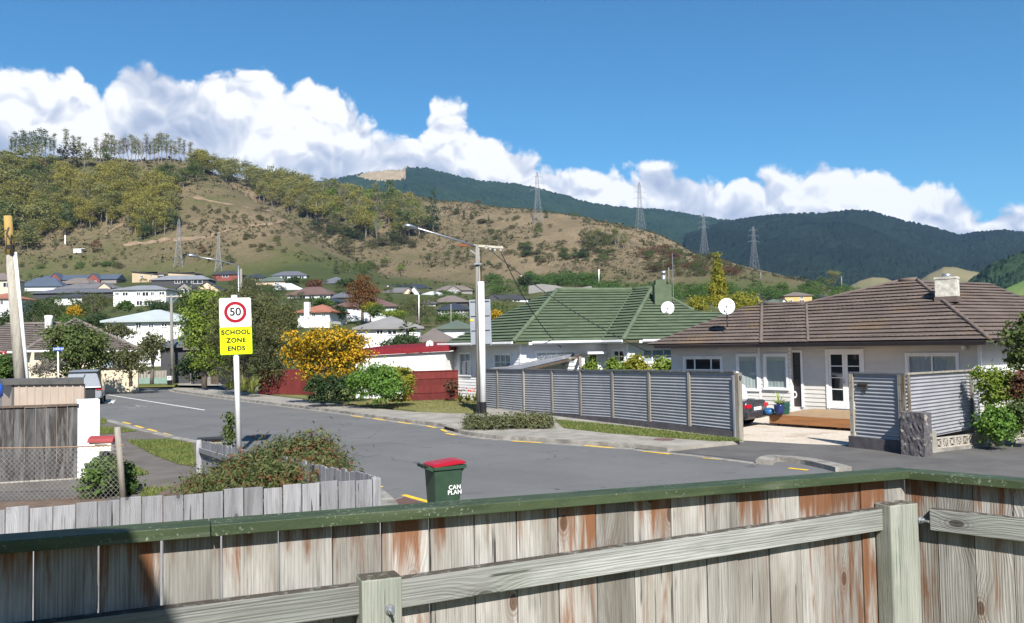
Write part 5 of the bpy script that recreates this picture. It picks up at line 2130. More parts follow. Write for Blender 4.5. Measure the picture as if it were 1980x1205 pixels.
MB().bar(at(916, 475, Yp + 0.1), at(973, 479, Yp + 0.1), 0.10).build('cross_arm', MATS['pole_wood'], up1)
MB().bar(at(909, 483, Yp), at(924, 495, Yp), 0.05).build('brace', MATS['galv'], up1)
for px_, py_ in ((940, 482), (948, 484), (957, 486), (968, 486)):
    MB().lathe([(0.05, 0), (0.07, 0.05), (0.03, 0.08), (0.06, 0.13)], 8, at(px_, py_, Yp + 0.05)).build('insulator', MATS['pale_cable'], up1)
arm0, arm1 = at(920, 475, Yp), at(808, 442, Yp - 2.2)
MB().tube([arm0 + Vector((0, 0, -0.05)), arm0.lerp(arm1, 0.3), arm1], [0.045, 0.04, 0.035], 10).build('lamp_arm', MATS['galv'], up1, smooth=True)
# lamp head: flattened teardrop
ld = (at(782, 436, Yp - 2.6) - arm1)
Ll = ld.length
ld.normalize()
ls = ld.cross(Vector((0, 0, 1))).normalized()
lu = ls.cross(ld)
rings = []
for t, w_, h_ in ((0, 0.04, 0.04), (0.15, 0.07, 0.06), (0.35, 0.15, 0.09), (0.65, 0.19, 0.11), (0.88, 0.15, 0.09), (1.0, 0.05, 0.04)):
    rings.append([arm1 + ld * Ll * t + ls * w_ * math.cos(a) + lu * h_ * math.sin(a) * (1.0 if math.sin(a) > 0 else 0.75) for a in [2 * PI * k / 14 for k in range(14)]])
lamp = loft(MB(), rings).build('lamp_head', MATS['galv'], up1, smooth=True)
rings = []
for t, w_, h_ in ((0.42, 0.08, 0.03), (0.65, 0.14, 0.09), (0.88, 0.10, 0.05)):
    rings.append([arm1 + ld * Ll * t + ls * w_ * math.cos(a) - lu * 0.06 + lu * h_ * math.sin(a) for a in [2 * PI * k / 12 for k in range(12)]])
loft(MB(), rings).build('lens', MATS['clear_glass'], lamp, smooth=True)

# board sign seen from behind, clamped to the white sleeve
sbk = wempty('school_sign_back', at(929, 668, Yp), 'grey back of a tall road sign fixed to the white sleeved utility pole', 'road sign')
tl, tr_, br, bl_ = (at(a, b, Yp + 0.12) for a, b in ((907, 580), (948, 578.5), (951, 667), (911, 669)))
nb_ = Vector((0, 0.02, 0))
MB().add([tl, tr_, br, bl_, tl + nb_, tr_ + nb_, br + nb_, bl_ + nb_], [(3, 2, 1, 0), (4, 5, 6, 7), (0, 1, 5, 4), (1, 2, 6, 5), (2, 3, 7, 6), (3, 0, 4, 7)]).build('panel', MATS['sign_back'], sbk)
for t in (0.03, 0.345, 0.66, 0.965):
    MB().bar(tl.lerp(bl_, t) - Vector((-0.05, 0.03, 0)), tr_.lerp(br, t) - Vector((0.05, 0.03, 0)), 0.05, 0.04).build('brace', MATS['sign_back'], sbk)
MB().bar(at(909, 619.5, Yp + 0.11), at(915.5, 619.2, Yp + 0.11), 0.01, 0.09).build('sticker', MATS['yellow_paint'], sbk)

# service cables
def wire(name, label, a, b, sag, r, mat, n=20):
    a, b = Vector(a), Vector(b)
    pts = [a.lerp(b, i / n) - Vector((0, 0, sag * 4 * (i / n) * (1 - i / n))) for i in range(n + 1)]
    o = MB().tube(pts, r, 5).build(name, mat, None, smooth=True)
    return tag(o, label, 'cable')


wire('service_cable', 'black service cable dropping from the lamp pole to the white house', at(968, 486, Yp), WF.P(*[WF.sz(1084, 668)[0], 0.1, WF.sz(1084, 672)[1]]), 0.5, 0.022, MATS['cable'])
wire('service_cable', 'black cable running from the lamp pole to the brown roofed house', at(948, 484, Yp), at(1252, 680, 37.5), 0.35, 0.02, MATS['cable'])
mb = MB().tube([at(1084, 670, 43.0), at(1080, 675, 42.9), at(1078, 680, 42.9), at(1084, 683, 42.9), at(1088, 674, 42.9), at(1086, 668, 43)], 0.03, 5)
tag(mb.build('cable_loop', MATS['cable'], None), 'looped black cable tail under the eave of the white house', 'cable')

# leaning wooden pole at the left edge
pl_t, pl_b = at(15, 418, 27), at(44, 800, 27)
lp = wempty('leaning_pole', pl_b, 'leaning weathered timber utility pole behind the beige shed', 'utility pole')
MB().tube([pl_b, pl_b.lerp(pl_t, 0.8)], [0.185, 0.15], 14).build('pole', MATS['pole_wood'], lp, smooth=True)
MB().tube([pl_b.lerp(pl_t, 0.8), pl_t], [0.148, 0.125], 14).build('pole_top', MATS['yellow_wood'], lp, smooth=True)
MB().tube([at(60, 800, 26.8), at(29, 488, 26.8)], 0.055, 8).build('conduit', MATS['pole_white'], lp, smooth=True)
MB().tube([at(17, 440, 26.7), at(13, 452, 26.6), at(21, 466, 26.6), at(26, 490, 26.7)], 0.03, 6).box(at(20, 478, 26.7), (0.18, 0.1, 0.14)).build('fittings', MATS['cable'], lp)
tag(wire('pole_cable', 'black cable leaving the frame from the leaning timber pole', at(12, 445, 26.8), at(-80, 460, 24), 0.2, 0.015, MATS['cable']), None, 'cable')

# grey pole at the far corner
gpb = gnd(334, 745)
gp = wempty('concrete_pole', gpb, 'slim grey concrete power pole with cross arm beside the far driveway', 'utility pole')
gpt = at(331, 570, gpb.y)
MB().tube([gpb, gpt], [0.19, 0.11], 10).build('pole', MATS['pole_concrete'], gp, smooth=True)
MB().bar(at(306, 574, gpb.y), at(352, 573, gpb.y), 0.12).build('cross_arm', MATS['pole_wood'], gp)
MB().bar(at(344, 575, gpb.y), at(334, 585, gpb.y), 0.05).build('brace', MATS['galv'], gp)
for px_ in (309, 318, 341, 350):
    MB().lathe([(0.05, 0), (0.08, 0.06), (0.03, 0.1), (0.06, 0.16)], 8, at(px_, 572.5, gpb.y)).build('insulator', MATS['pale_cable'], gp)
mbx = empty('letterbox', gnd(331, 747), 0, 'small white letterbox at the foot of the grey concrete pole', 'letterbox')
MB().box((0, -0.3, 0.75), (0.36, 0.3, 0.36)).build('box', MATS['pole_white'], mbx)
MB().box((0, -0.3, 0.28), (0.28, 0.24, 0.56)).build('stand', MATS['sign_black'], mbx)
MB().box((0, -0.456, 0.80), (0.2, 0.008, 0.05)).build('slot', MATS['sign_black'], mbx)

# street lamp behind the tree
lb_ = at(462, 640, 75)
l2 = wempty('street_lamp', lb_, 'grey street lamp with long arm rising behind the large garden tree', 'street lamp')
MB().tube([at(463, 650, 75), at(461, 514, 75)], [0.13, 0.09], 8).build('pole', MATS['galv'], l2, smooth=True)
MB().tube([at(466, 650, 75.3), at(466, 520, 75.3)], 0.12, 8).build('pole', MATS['pole_concrete'], l2, smooth=True)
MB().tube([at(461, 516, 75), at(455, 512, 74.8), at(420, 503, 74), at(384, 497, 73)], 0.05, 6).build('lamp_arm', MATS['galv'], l2, smooth=True)
MB().tube([at(384, 497, 73), at(378, 495.5, 72.8), at(368, 494, 72.5), at(362, 493.5, 72.4)], [0.06, 0.13, 0.16, 0.06], 8).build('lamp_head', MATS['galv'], l2, smooth=True)

# street name sign
snb = gnd(113, 775)
Yn = 50
sn = wempty('street_name_sign', at(113, 762, Yn), 'blue street name sign on a thin white post behind the parked van', 'road sign')
MB().tube([at(113.5, 765, Yn), at(112, 671, Yn)], 0.05, 8).build('post', MATS['pole_white'], sn, smooth=True)
mb = MB()
a_, b_ = at(104, 675, Yn - 0.1), at(122.5, 674.5, Yn - 0.1)
MB().bar(a_, b_, 0.03, 6.2 / ppm(Yn)).build('name_blade', MATS['sign_blue'], sn)
text('lettering', 'TODD ST', 5.0 / ppm(Yn), MATS['pole_white'], sn, at(113, 675, Yn - 0.12), (PI / 2, 0, R_(0)), bold=0.003)
MB().bar(at(112, 680.5, Yn), at(118, 681, Yn + 1.4), 0.03, 4.5 / ppm(Yn)).build('name_blade', MATS['sign_blue'], sn)

# give way sign at the frame edge
gw = wempty('give_way_sign', at(-2, 740, 48), 'red edged give way sign half out of frame above the shrub', 'road sign')
Yg = 48
tri = [at(-24, 680.5, Yg), at(14, 679, Yg), at(-4, 712, Yg)]
MB().add(tri + [p + Vector((0, 0.03, 0)) for p in tri], [(0, 2, 1), (3, 4, 5), (0, 1, 4, 3), (1, 2, 5, 4), (2, 0, 3, 5)]).build('plate', MATS['sign_red'], gw)
cg_ = sum(tri, Vector()) / 3
MB().add([cg_.lerp(p, 0.72) - Vector((0, 0.01, 0)) for p in tri], [(0, 2, 1)]).build('plate_face', MATS['sign_white'], gw)
text('lettering', 'GIVE', 0.17, MATS['sign_black'], gw, at(0.5, 685.5, Yg) - Vector((0, 0.02, 0)), (PI / 2, 0, 0))
MB().tube([at(-3, 760, Yg), at(-4, 685, Yg + 0.1)], 0.04, 8).build('post', MATS['galv'], gw)

# ------------------------------------------------------------------ near left: black fence, pillar, shed, wire fence, letterbox
q0, q1 = gnd(-60, 938, 0.1), gnd(150, 926, 0.1)
bf = wempty('black_fence', q0, 'weather blackened tall board fence beside the white pillar', 'fence')
WX = Wall(q0, q1 - q0)
Lx = (q1 - q0).length
zx = WX.sz(75, 787)[1]
zxf = lambda s_: zx
nbx = int(Lx / 0.212)
for k in range(nbx):
    tb(WX, k * Lx / nbx + 0.006, (k + 1) * Lx / nbx - 0.006, 0, 0.025, 0.0 + rb.uniform(0, 0.01), zx - 0.12, bf, 'board', MATS['black_wood'], 0.0, zxf)
tb(WX, -0.05, Lx + 0.02, -0.05, 0.07, -0.05, 0.0, bf, 'capping', MATS['brown_wood'], 0.004, zxf)
tb(WX, -0.05, Lx + 0.3, 0.02, 0.06, zx - 0.13, zx - 0.04, bf, 'base_board', MATS['paling_wood'], 0.004, zxf)
c0, c1 = gnd(150.5, 926, 0.1), gnd(195, 922, 0.1)
M('plaster_white', (0.80, 0.80, 0.79), (0.74, 0.74, 0.73), 3, 0.7, 0.25, 20)
WY = Wall(c0, c1 - c0)
sy0, sy1 = WY.sz(149, 850)[0], WY.sz(193, 850)[0]
zy = WY.sz(170, 773)[1]
mb = MB()
WY.box(mb, sy0, sy1, -0.45, 0.0, 0.05, zy)
o = mb.build('white_pillar', MATS['plaster_white'], None, bevel=0.02)
tag(o, 'smooth white plastered gate pillar at the end of the black fence', 'pillar')
# beige ribbed shed
M('shed_beige', (0.40, 0.325, 0.265), (0.35, 0.285, 0.235), 2, 0.5)
M('shed_roof', (0.095, 0.09, 0.082), (0.07, 0.068, 0.062), 3, 0.55)
Yd = 23.0
sh = wempty('garden_shed', at(90, 830, Yd), 'small beige ribbed steel shed with a flat dark lid behind the black fence', 'shed')
c0, c1, cl = at(24, 744, Yd), at(162, 742, Yd - 0.3), at(4, 742, Yd + 1.6)
WS = Wall(c0, c1 - c0)
WS2 = Wall(cl, c0 - cl)
Ls = (Vector(c1[:2]) - Vector(c0[:2])).length
Ls2 = (Vector(c0[:2]) - Vector(cl[:2])).length
zs_ = c0.z
WS.box(MB(), 0.06, Ls, -0.06, 0.0, 0.1, zs_).build('front_sheet', MATS['shed_beige'], sh)
WS2.box(MB(), 0, Ls2, -0.06, 0.0, 0.1, zs_).build('side_sheet', MATS['shed_beige'], sh)
WS.box(MB(), -0.02, 0.06, -0.07, 0.005, 0.1, zs_).build('corner_trim', MATS['shed_roof'], sh)
nr = 9
for k in range(nr):
    s_ = 0.22 + (Ls - 0.3) * k / (nr - 1)
    mb = MB()
    w_ = 0.035
    p = [WS.P(s_ - w_, 0.0, z_) for z_ in (0.1, zs_)] + [WS.P(s_ - w_ * 0.5, 0.03, z_) for z_ in (0.1, zs_)] + [WS.P(s_ + w_ * 0.5, 0.03, z_) for z_ in (0.1, zs_)] + [WS.P(s_ + w_, 0.0, z_) for z_ in (0.1, zs_)]
    mb.add(p, [(0, 2, 3, 1), (2, 4, 5, 3), (4, 6, 7, 5)])
    mb.build('rib', MATS['shed_beige'], sh)
rp = [WS.P(-0.25, 0.08, 0)[:2], WS.P(Ls + 0.06, 0.08, 0)[:2], at(160, 737, 24.6)[:2], WS2.P(-0.1, 0.12, 0)[:2]]
MB().prism([tuple(p) for p in rp], zs_, zs_ + 0.13).build('roof_lid', MATS['shed_roof'], sh)
tag(MB().lathe([(0.1, 0), (0.16, 0.06), (0.16, 0.3), (0.1, 0.4), (0.03, 0.44)], 14, at(-7, 770, 21.8)).build('blue_cover', MATS['sign_blue'], None, smooth=True), 'blue plastic cover beside the beige shed at the frame edge', 'cover')

# chain link fence with leaning timber post
wp = gnd(240, 966, 0.1)
wf = wempty('wire_fence', wp, 'sagging chain link wire fence strung to an old leaning post', 'fence')
MB().tube([wp - Vector((0, 0, 0.2)), at(227, 826, wp.y)], [0.068, 0.062], 10).build('post', MATS['old_post'], wf, smooth=True)
we = gnd(-70, 972, 0.1)
WW = Wall(wp, we - wp)
Lw = (we - wp).length
sgnw = 1
ztw = WW.sz(225, 862)[1]
M('old_wire', (0.30, 0.29, 0.27), (0.20, 0.19, 0.18), 5, 0.5, metal=0.5)
M('wire_rust', (0.26, 0.17, 0.11), (0.2, 0.13, 0.09), 5, 0.7)
MB().tube([WW.P(Lw * k / 12, 0, ztw + 0.01 - 0.02 * math.sin(PI * k / 12)) for k in range(13)], 0.014, 6).build('top_rail', MATS['wire_rust'], wf)
mb = MB()
H_ = ztw - 0.14
sp = 0.105
k = -int(H_ / sp) - 1
while k * sp < Lw:
    for dirn in (1, -1):
        a = k * sp
        pts = []
        for (s_, z_) in ((a, 0.13), (a + H_, ztw)) if dirn == 1 else ((a, ztw), (a + H_, 0.13)):
            pts.append((s_, z_))
        (sa_, za_), (sb2, zb2) = pts
        t0 = max(0, (0 - sa_) / (sb2 - sa_))
        t1 = min(1, (Lw - sa_) / (sb2 - sa_))
        if t1 > t0 + 0.01:
            A_ = WW.P(sa_ + (sb2 - sa_) * t0, 0.003 * dirn, za_ + (zb2 - za_) * t0)
            B_ = WW.P(sa_ + (sb2 - sa_) * t1, 0.003 * dirn, za_ + (zb2 - za_) * t1)
            mb.tube([A_, B_], 0.0042, 3, cap=False)
    k += 1
tag(mb.build('wire_mesh', MATS['old_wire'], wf), kind='stuff')

# red and cream letterbox on a post
lbp = gnd(201, 905, 0.1)
rl = wempty('red_letterbox', lbp, 'cream letterbox with a rounded red roof beside the old post', 'letterbox')
Yl = 17.3
kx = ppm(Yl)
c = at(201, 862, Yl)
M('letter_red', (0.26, 0.045, 0.045), (0.22, 0.04, 0.04), 4, 0.5)
M('letter_cream', (0.68, 0.64, 0.55), (0.60, 0.57, 0.49), 4, 0.6)
bwid, bh = 43 / kx, 17 / kx
MB().box(c + Vector((0, 0, 0)), (bwid, 0.3, bh), R_(-3)).build('box', MATS['letter_cream'], rl)
mb = MB()
rings = []
for x in (-bwid / 2 - 0.03, bwid / 2 + 0.03):
    rings.append([c + Vector((x, 0.18 * math.cos(a), bh / 2 - 0.01 + 0.13 * max(0, math.sin(a)))) for a in [PI * q / 10 for q in range(11)]])
loft(mb, rings).build('roof', MATS['letter_red'], rl)
MB().bar(c + Vector((-0.04, 0, -bh / 2)), Vector((c.x - 0.02, c.y, 0.1)), 0.045).build('stake', MATS['galv'], rl)
MB().box(c + Vector((0.02, -0.152, 0.03)), (0.28, 0.006, 0.03), R_(-3)).build('slot', MATS['sign_black'], rl)

# meter box pillar behind the garden fence
mp = gnd(388, 905, 0.1)
Ym = mp.y
mbx2 = wempty('meter_box', mp, 'olive drab service cabinet with thin black lid behind the garden fence', 'cabinet')
M('cabinet_olive', (0.22, 0.20, 0.12), (0.26, 0.19, 0.13), 2.5, 0.8, 0.3)
MB().box((mp.x + 0.18, mp.y + 0.2, 0.45), (0.55, 0.45, 0.72), R_(20)).build('cabinet', MATS['cabinet_olive'], mbx2)
MB().box((mp.x + 0.18, mp.y + 0.2, 0.83), (0.66, 0.55, 0.045), R_(20)).build('lid', MATS['sign_black'], mbx2)

# ------------------------------------------------------------------ vehicles
def paint(name, c, rough=0.25, metal=0.3):
    m, T = material(name)
    v = objcoord(T, False)
    bs = finish(T, T.mix(T.noise(v, 2.0, 3), c, tuple(x * 0.93 for x in c)), rough, metal=metal, spec=0.5)
    bs.inputs['Coat Weight'].default_value = 0.5
    bs.inputs['Coat Roughness'].default_value = 0.08
    MATS[name] = m


paint('car_grey', (0.055, 0.055, 0.062))
paint('car_white', (0.70, 0.70, 0.70), 0.3, 0.0)
paint('van_silver', (0.34, 0.36, 0.40), 0.35, 0.4)
M('tail_red', (0.45, 0.01, 0.02), (0.40, 0.01, 0.02), 3, 0.25)
M('tyre', (0.018, 0.018, 0.018), rough=0.8)
M('bumper_black', (0.02, 0.02, 0.022), rough=0.6)
M('rear_shade', (0.34, 0.36, 0.40), (0.25, 0.27, 0.30), 30, 0.3, metal=0.2, detail=2)


def car(name, label, loc, rz, L, W_, H, st, cabin, mat, wb, wr=0.31, rear=True):
    """st: stations (x, zb, zbelt, ztop, wbelt, wtop) from the tail to the nose, x forward"""
    t = empty(name, loc, rz, label, 'car' if 'van' not in name else 'van')
    mb = MB()
    rows = []
    for x, zb, zl, zt, wl, wt in st:
        half = [(0.0, zb), (wl * 0.88, zb), (wl * 0.985, zb + 0.12), (wl, zb + (zl - zb) * 0.55), (wl * 0.975, zl), (wt, zt - 0.03), (wt * 0.82, zt), (0.0, zt + 0.015)]
        rows.append([(x, -y, z) for y, z in half] + [(x, y, z) for y, z in half[-2:0:-1]])
    n = len(rows[0])
    vs = [p for r in rows for p in r]
    mb.add(vs, [])
    for i in range(len(rows) - 1):
        for k in range(n):
            k2 = (k + 1) % n
            mb.mi = 1 if (cabin[0] <= i < cabin[1] and k in (4, n - 5)) or (i in cabin[2] and k in (5, 6, 7, 8)) else 0
            mb.f.append((i * n + k, i * n + k2, (i + 1) * n + k2, (i + 1) * n + k))
            mb.m.append(mb.mi)
    mb.mi = 0
    mb.f += [tuple(range(n - 1, -1, -1)), tuple((len(rows) - 1) * n + k for k in range(n))]
    mb.m += [0, 0]
    o = mb.build('body', [mat, MATS['glass']], t, smooth=True)
    es = o.modifiers.new('round', 'BEVEL')
    es.width = 0.035
    es.segments = 3
    es.limit_method = 'ANGLE'
    es.angle_limit = R_(25)
    for x in wb:
        for s_ in (-1, 1):
            y = s_ * (W_ / 2 - 0.10)
            wv = MB().tube([(x, y - 0.1, wr), (x, y + 0.1, wr)], wr, 22).build('wheel', MATS['tyre'], t)
            MB().tube([(x, y + s_ * 0.085, wr), (x, y + s_ * 0.105, wr)], wr * 0.62, 18).build('rim', MATS['galv'], wv)
    return t


# dark sedan with its tail towards the deck
cl_ = gnd(1462, 826)
head = math.atan2(-uB.y, -uB.x)
st = [(0.0, 0.42, 0.70, 0.80, 0.74, 0.66), (0.06, 0.30, 0.76, 0.97, 0.83, 0.70), (0.55, 0.26, 0.80, 1.0, 0.85, 0.74), (0.85, 0.24, 0.86, 1.02, 0.85, 0.74), (1.45, 0.22, 0.88, 1.38, 0.86, 0.58), (2.3, 0.20, 0.88, 1.42, 0.86, 0.60), (3.2, 0.20, 0.86, 1.0, 0.86, 0.74), (4.1, 0.22, 0.68, 0.86, 0.84, 0.72), (4.5, 0.30, 0.55, 0.68, 0.72, 0.6)]
sedan = car('sedan_car', 'charcoal sedan parked nose in, tail beside the timber deck', gnd(1489, 822) + Vector((-0.62, -0.55, 0.0)), head + R_(4), 4.5, 1.7, 1.42, st, (3, 6, (3, 5)), MATS['car_grey'], (0.85, 3.5))
for y in (-0.64, 0.64):
    MB().bbox(-0.012, 0.09, y - 0.17, y + 0.17, 0.72, 0.85).build('tail_light', MATS['tail_red'], sedan)
MB().bbox(-0.06, 0.12, -0.82, 0.82, 0.36, 0.60).build('bumper', MATS['car_grey'], sedan, bevel=0.04)
MB().bbox(-0.025, 0.0, -0.26, 0.26, 0.62, 0.74).build('number_plate', MATS['pole_white'], sedan)
# white wagon beside it, nearer the fence
st = [(0.0, 0.45, 0.90, 1.0, 0.72, 0.66), (0.05, 0.34, 0.95, 1.5, 0.82, 0.62), (0.25, 0.30, 0.98, 1.62, 0.86, 0.64), (1.3, 0.26, 0.98, 1.68, 0.88, 0.66), (2.6, 0.26, 0.96, 1.64, 0.88, 0.64), (3.4, 0.26, 0.94, 1.05, 0.87, 0.74), (4.2, 0.28, 0.78, 0.92, 0.85, 0.72), (4.5, 0.36, 0.6, 0.72, 0.74, 0.62)]
wagon = car('white_car', 'white car mostly hidden behind the end of the corrugated fence', gnd(1456, 822) + Vector((-0.68, -0.58, 0)), head + R_(2), 4.5, 1.75, 1.68, st, (2, 5, (5,)), MATS['car_white'], (0.85, 3.5))
MB().bbox(-0.05, 0.1, -0.8, 0.8, 0.36, 0.62).build('bumper', MATS['bumper_black'], wagon, bevel=0.04)
MB().bbox(0.0, 0.05, 0.60, 0.80, 0.70, 0.80).build('tail_light', MATS['tail_red'], wagon)

# silver van seen from behind
vl = gnd(160, 784)
vh = R_(90 + 24)
st = [(0.0, 0.42, 1.05, 1.12, 0.98, 0.96), (0.04, 0.36, 1.08, 1.98, 1.02, 0.74), (0.5, 0.32, 1.08, 2.08, 1.03, 0.78), (2.5, 0.30, 1.08, 2.10, 1.03, 0.80), (3.6, 0.30, 1.05, 2.0, 1.02, 0.78), (4.3, 0.32, 1.0, 1.1, 0.98, 0.8), (4.8, 0.4, 0.75, 0.85, 0.9, 0.75)]
van = car('silver_van', 'silver van seen from behind on the road beyond the beige shed', vl, vh, 4.8, 2.06, 2.1, st, (1, 4, ()), MATS['van_silver'], (0.9, 3.9), 0.34)
tgw = [(-0.05, -0.92, 1.12), (-0.05, 0.92, 1.12), (0.0, 0.70, 1.90), (0.0, -0.70, 1.90)]
MB().add([(x - 0.02, y, z) for x, y, z in tgw], [(0, 3, 2, 1)]).build('rear_window', MATS['rear_shade'], van)
MB().bbox(-0.05, 0.3, -0.76, 0.76, 1.94, 2.02).build('spoiler', MATS['bumper_black'], van, bevel=0.02)
MB().bbox(-0.05, 0.02, -0.66, 0.66, 0.45, 1.02).build('tailgate', MATS['bumper_black'], van, bevel=0.03)
MB().bbox(-0.16, 0.0, -0.98, 0.98, 1.03, 1.10).build('tailgate_ledge', MATS['van_silver'], van, bevel=0.02)
for y in (-0.86, 0.86):
    MB().bbox(-0.06, 0.03, y - 0.15, y + 0.15, 0.90, 1.02).build('tail_light', MATS['tail_red'], van)
MB().bbox(-0.062, -0.05, 0.1, 0.55, 0.62, 0.74).build('number_plate', MATS['pole_white'], van)
MB().bar((-0.06, -0.12, 1.86), (-0.05, -0.02, 1.6), 0.03).build('wiper', MATS['bumper_black'], van)

# pot plant, tub and bag beside the cars
pp = at(1507, 795, gnd(1507, 803, 0.44).y + 0.1)
tub = empty('plant_pot', pp - Vector((0, 0, 0.12)), 0, 'spiky yellow green pot plant in a blue pot on the deck corner', 'pot plant')
M('pot_blue', (0.015, 0.03, 0.12), (0.015, 0.025, 0.09), 3, 0.3)
MB().lathe([(0.12, 0), (0.17, 0.12), (0.19, 0.3), (0.2, 0.36)], 18).build('pot', MATS['pot_blue'], tub, smooth=True)
M('spiky_leaf', (0.30, 0.34, 0.06), (0.20, 0.28, 0.05), 5, 0.6)
mb = MB()
rr = random.Random(4)
for k in range(34):
    a = rr.uniform(0, 2 * PI)
    ln = rr.uniform(0.35, 0.62)
    el = rr.uniform(0.35, 1.4)
    d = Vector((math.cos(a) * math.cos(el), math.sin(a) * math.cos(el), math.sin(el)))
    s_ = Vector((-math.sin(a), math.cos(a), 0)) * 0.018
    p0 = Vector((0, 0, 0.34))
    p1_ = p0 + d * ln * 0.6
    p2_ = p0 + d * ln + Vector((0, 0, -0.12 * math.cos(el)))
    mb.add([p0 - s_, p0 + s_, p1_ + s_, p1_ - s_, p2_], [(0, 1, 2, 3), (3, 2, 4)])
mb.build('leaves', MATS['spiky_leaf'], tub)
M('bag_blue', (0.03, 0.14, 0.34), (0.02, 0.10, 0.26), 6, 0.4)
M('tub_green', (0.012, 0.07, 0.045), (0.012, 0.055, 0.035), 4, 0.4)
o = MB().lathe([(0.12, 0), (0.2, 0.06), (0.19, 0.16), (0.12, 0.22), (0.04, 0.24)], 10).build('blue_bag', MATS['bag_blue'], None, pp + Vector((-0.26, 0.35, -0.14)), smooth=True)
tag(o, 'crumpled bright blue bag beside the pot plant', 'bag')
o = loft(MB(), [[(x, y, z) for x, y in rrect(a, b, 0.04)] for z, a, b in ((0, 0.26, 0.2), (0.4, 0.3, 0.24), (0.42, 0.32, 0.26))]).build('green_tub', MATS['tub_green'], None, pp + Vector((0.3, 0.25, -0.12)))
tag(o, 'dark green plastic tub behind the pot plant', 'tub')

# carport with corrugated roof behind the iron fence
cpt = wempty('carport', at(1050, 760, 36), 'low lean-to with a corrugated iron roof and timber posts behind the fence', 'carport')
Yc = 37.5
r0, r1, r2_, r3 = at(948, 714, Yc - 1.0), at(1108, 684, Yc + 0.6), at(1118, 686, Yc + 3.2), at(975, 706, Yc + 3.2)
r0 = at(988, 718, 39.6)
r1 = at(1100, 692.5, 37.6)
r3 = at(947, 712.5, 43.5)
r2_ = at(1106, 684, 43.0)
M('roof_iron', (0.36, 0.37, 0.40), (0.26, 0.27, 0.29), 3, 0.45, metal=0.4)
mb = MB()
ncor = 130
vs = []
for i in range(ncor + 1):
    t = i / ncor
    a, b = r0.lerp(r3, t), r1.lerp(r2_, t)
    dz = Vector((0, 0, 0.018 * math.sin(t * 2 * PI * 34)))
    vs += [a + dz, b + dz]
mb.add(vs, [(2 * i, 2 * i + 1, 2 * i + 3, 2 * i + 2) for i in range(ncor)])
mb.build('iron_roof', MATS['roof_iron'], cpt, smooth=True)
MB().bar(r0 - Vector((0, 0, 0.10)), r1 - Vector((0, 0, 0.10)), 0.05, 0.13).build('rafter', MATS['brown_wood'], cpt)
MB().bar(r1 + Vector((0.08, 0, -0.08)), r2_ + Vector((0.5, 0, -0.05)), 0.12, 0.16).build('beam', MATS['brown_wood'], cpt)
MB().bar(r1 + Vector((0.05, 0, 0.0)), r1 + Vector((0.42, 1.2, -0.02)), 0.14, 0.10).build('rafter', MATS['old_post'], cpt)
for px_, Yq in ((1089, 38.2), (1122, 39.5)):
    p = at(px_, 705, Yq)
    MB().bar((p.x, p.y, 0.1), (p.x, p.y, 2.55), 0.14).build('post', MATS['old_post'], cpt)

# ------------------------------------------------------------------ dark red fences and the white shed
q0, q1 = gnd(500, 762, 0.12), gnd(606, 764, 0.12)
rf = wempty('red_board_fence', q0, 'dark red panel fence half hidden behind the drooping tree', 'fence')
WRd = Wall(q0, q1 - q0)
Lrd = (q1 - q0).length
zrd = WRd.sz(550, 714)[1]
for k in range(5):
    tb(WRd, k * Lrd / 5 + 0.004, (k + 1) * Lrd / 5 - 0.004, 0, 0.03, 0, zrd - 0.13, rf, 'panel', MATS['red_wood'], 0.0, lambda s_: zrd)
q0, q1 = gnd(780, 776, 0.12), gnd(886, 772, 0.12)
r2f = wempty('red_rail_fence', q0, 'dark red horizontal board fence below the white shed wall', 'fence')
WR2 = Wall(q0, q1 - q0)
Lr2 = (q1 - q0).length
zz = WR2.sz(830, 719)[1]
for k in range(4):
    h0, h1 = 0.13 + (zz - 0.13) * k / 4, 0.13 + (zz - 0.13) * (k + 1) / 4
    WR2.box(MB(), 0, Lr2, 0.0 + 0.03 * (k % 2), 0.03 + 0.03 * (k % 2), h0 + 0.005, h1 + 0.02).build('board', MATS['red_wood'], r2f)
WR2.box(MB(), -0.02, Lr2, 0.0, 0.10, zz + 0.021, zz + 0.07).build('capping', MATS['red_wood'], r2f)
M('roof_red', (0.22, 0.020, 0.028), (0.18, 0.018, 0.024), 2, 0.45)
M('shed_white', (0.80, 0.79, 0.77), (0.76, 0.75, 0.73), 2, 0.7)
Yw = q0.y + 2.2
ws = wempty('white_shed', at(790, 775, Yw), 'long plain white walled shed with a red skillion roof', 'shed')
a0_, a1_ = at(688, 775, Yw + 1.0), at(862, 770, Yw - 1.0)
WZ = Wall(a0_, a1_ - a0_)
Lz2 = Vector((a1_ - a0_)[:2]).length
zl_, zr2 = WZ.sz(700, 689)[1], WZ.sz(860, 680)[1]
mb = MB()
f_, b_ = 0.0, -4.0
vs = [WZ.P(0, f_, 0), WZ.P(Lz2, f_, 0), WZ.P(Lz2, f_, zr2), WZ.P(0, f_, zl_), WZ.P(0, b_, 0), WZ.P(Lz2, b_, 0), WZ.P(Lz2, b_, zr2), WZ.P(0, b_, zl_)]
mb.add(vs, [(0, 1, 2, 3), (1, 5, 6, 2), (5, 4, 7, 6), (4, 0, 3, 7)])
mb.build('wall', MATS['shed_white'], ws)
mb = MB()
e = 0.18
ra, rb2 = WZ.P(-0.2, e, zl_ + 0.01), WZ.P(Lz2 + 0.3, e, zr2 + 0.02)
rc, rd = WZ.P(Lz2 + 0.3, -4.2, zr2 + 0.30), WZ.P(-0.2, -4.2, zl_ + 0.28)
up2 = Vector((0, 0, 0.34))
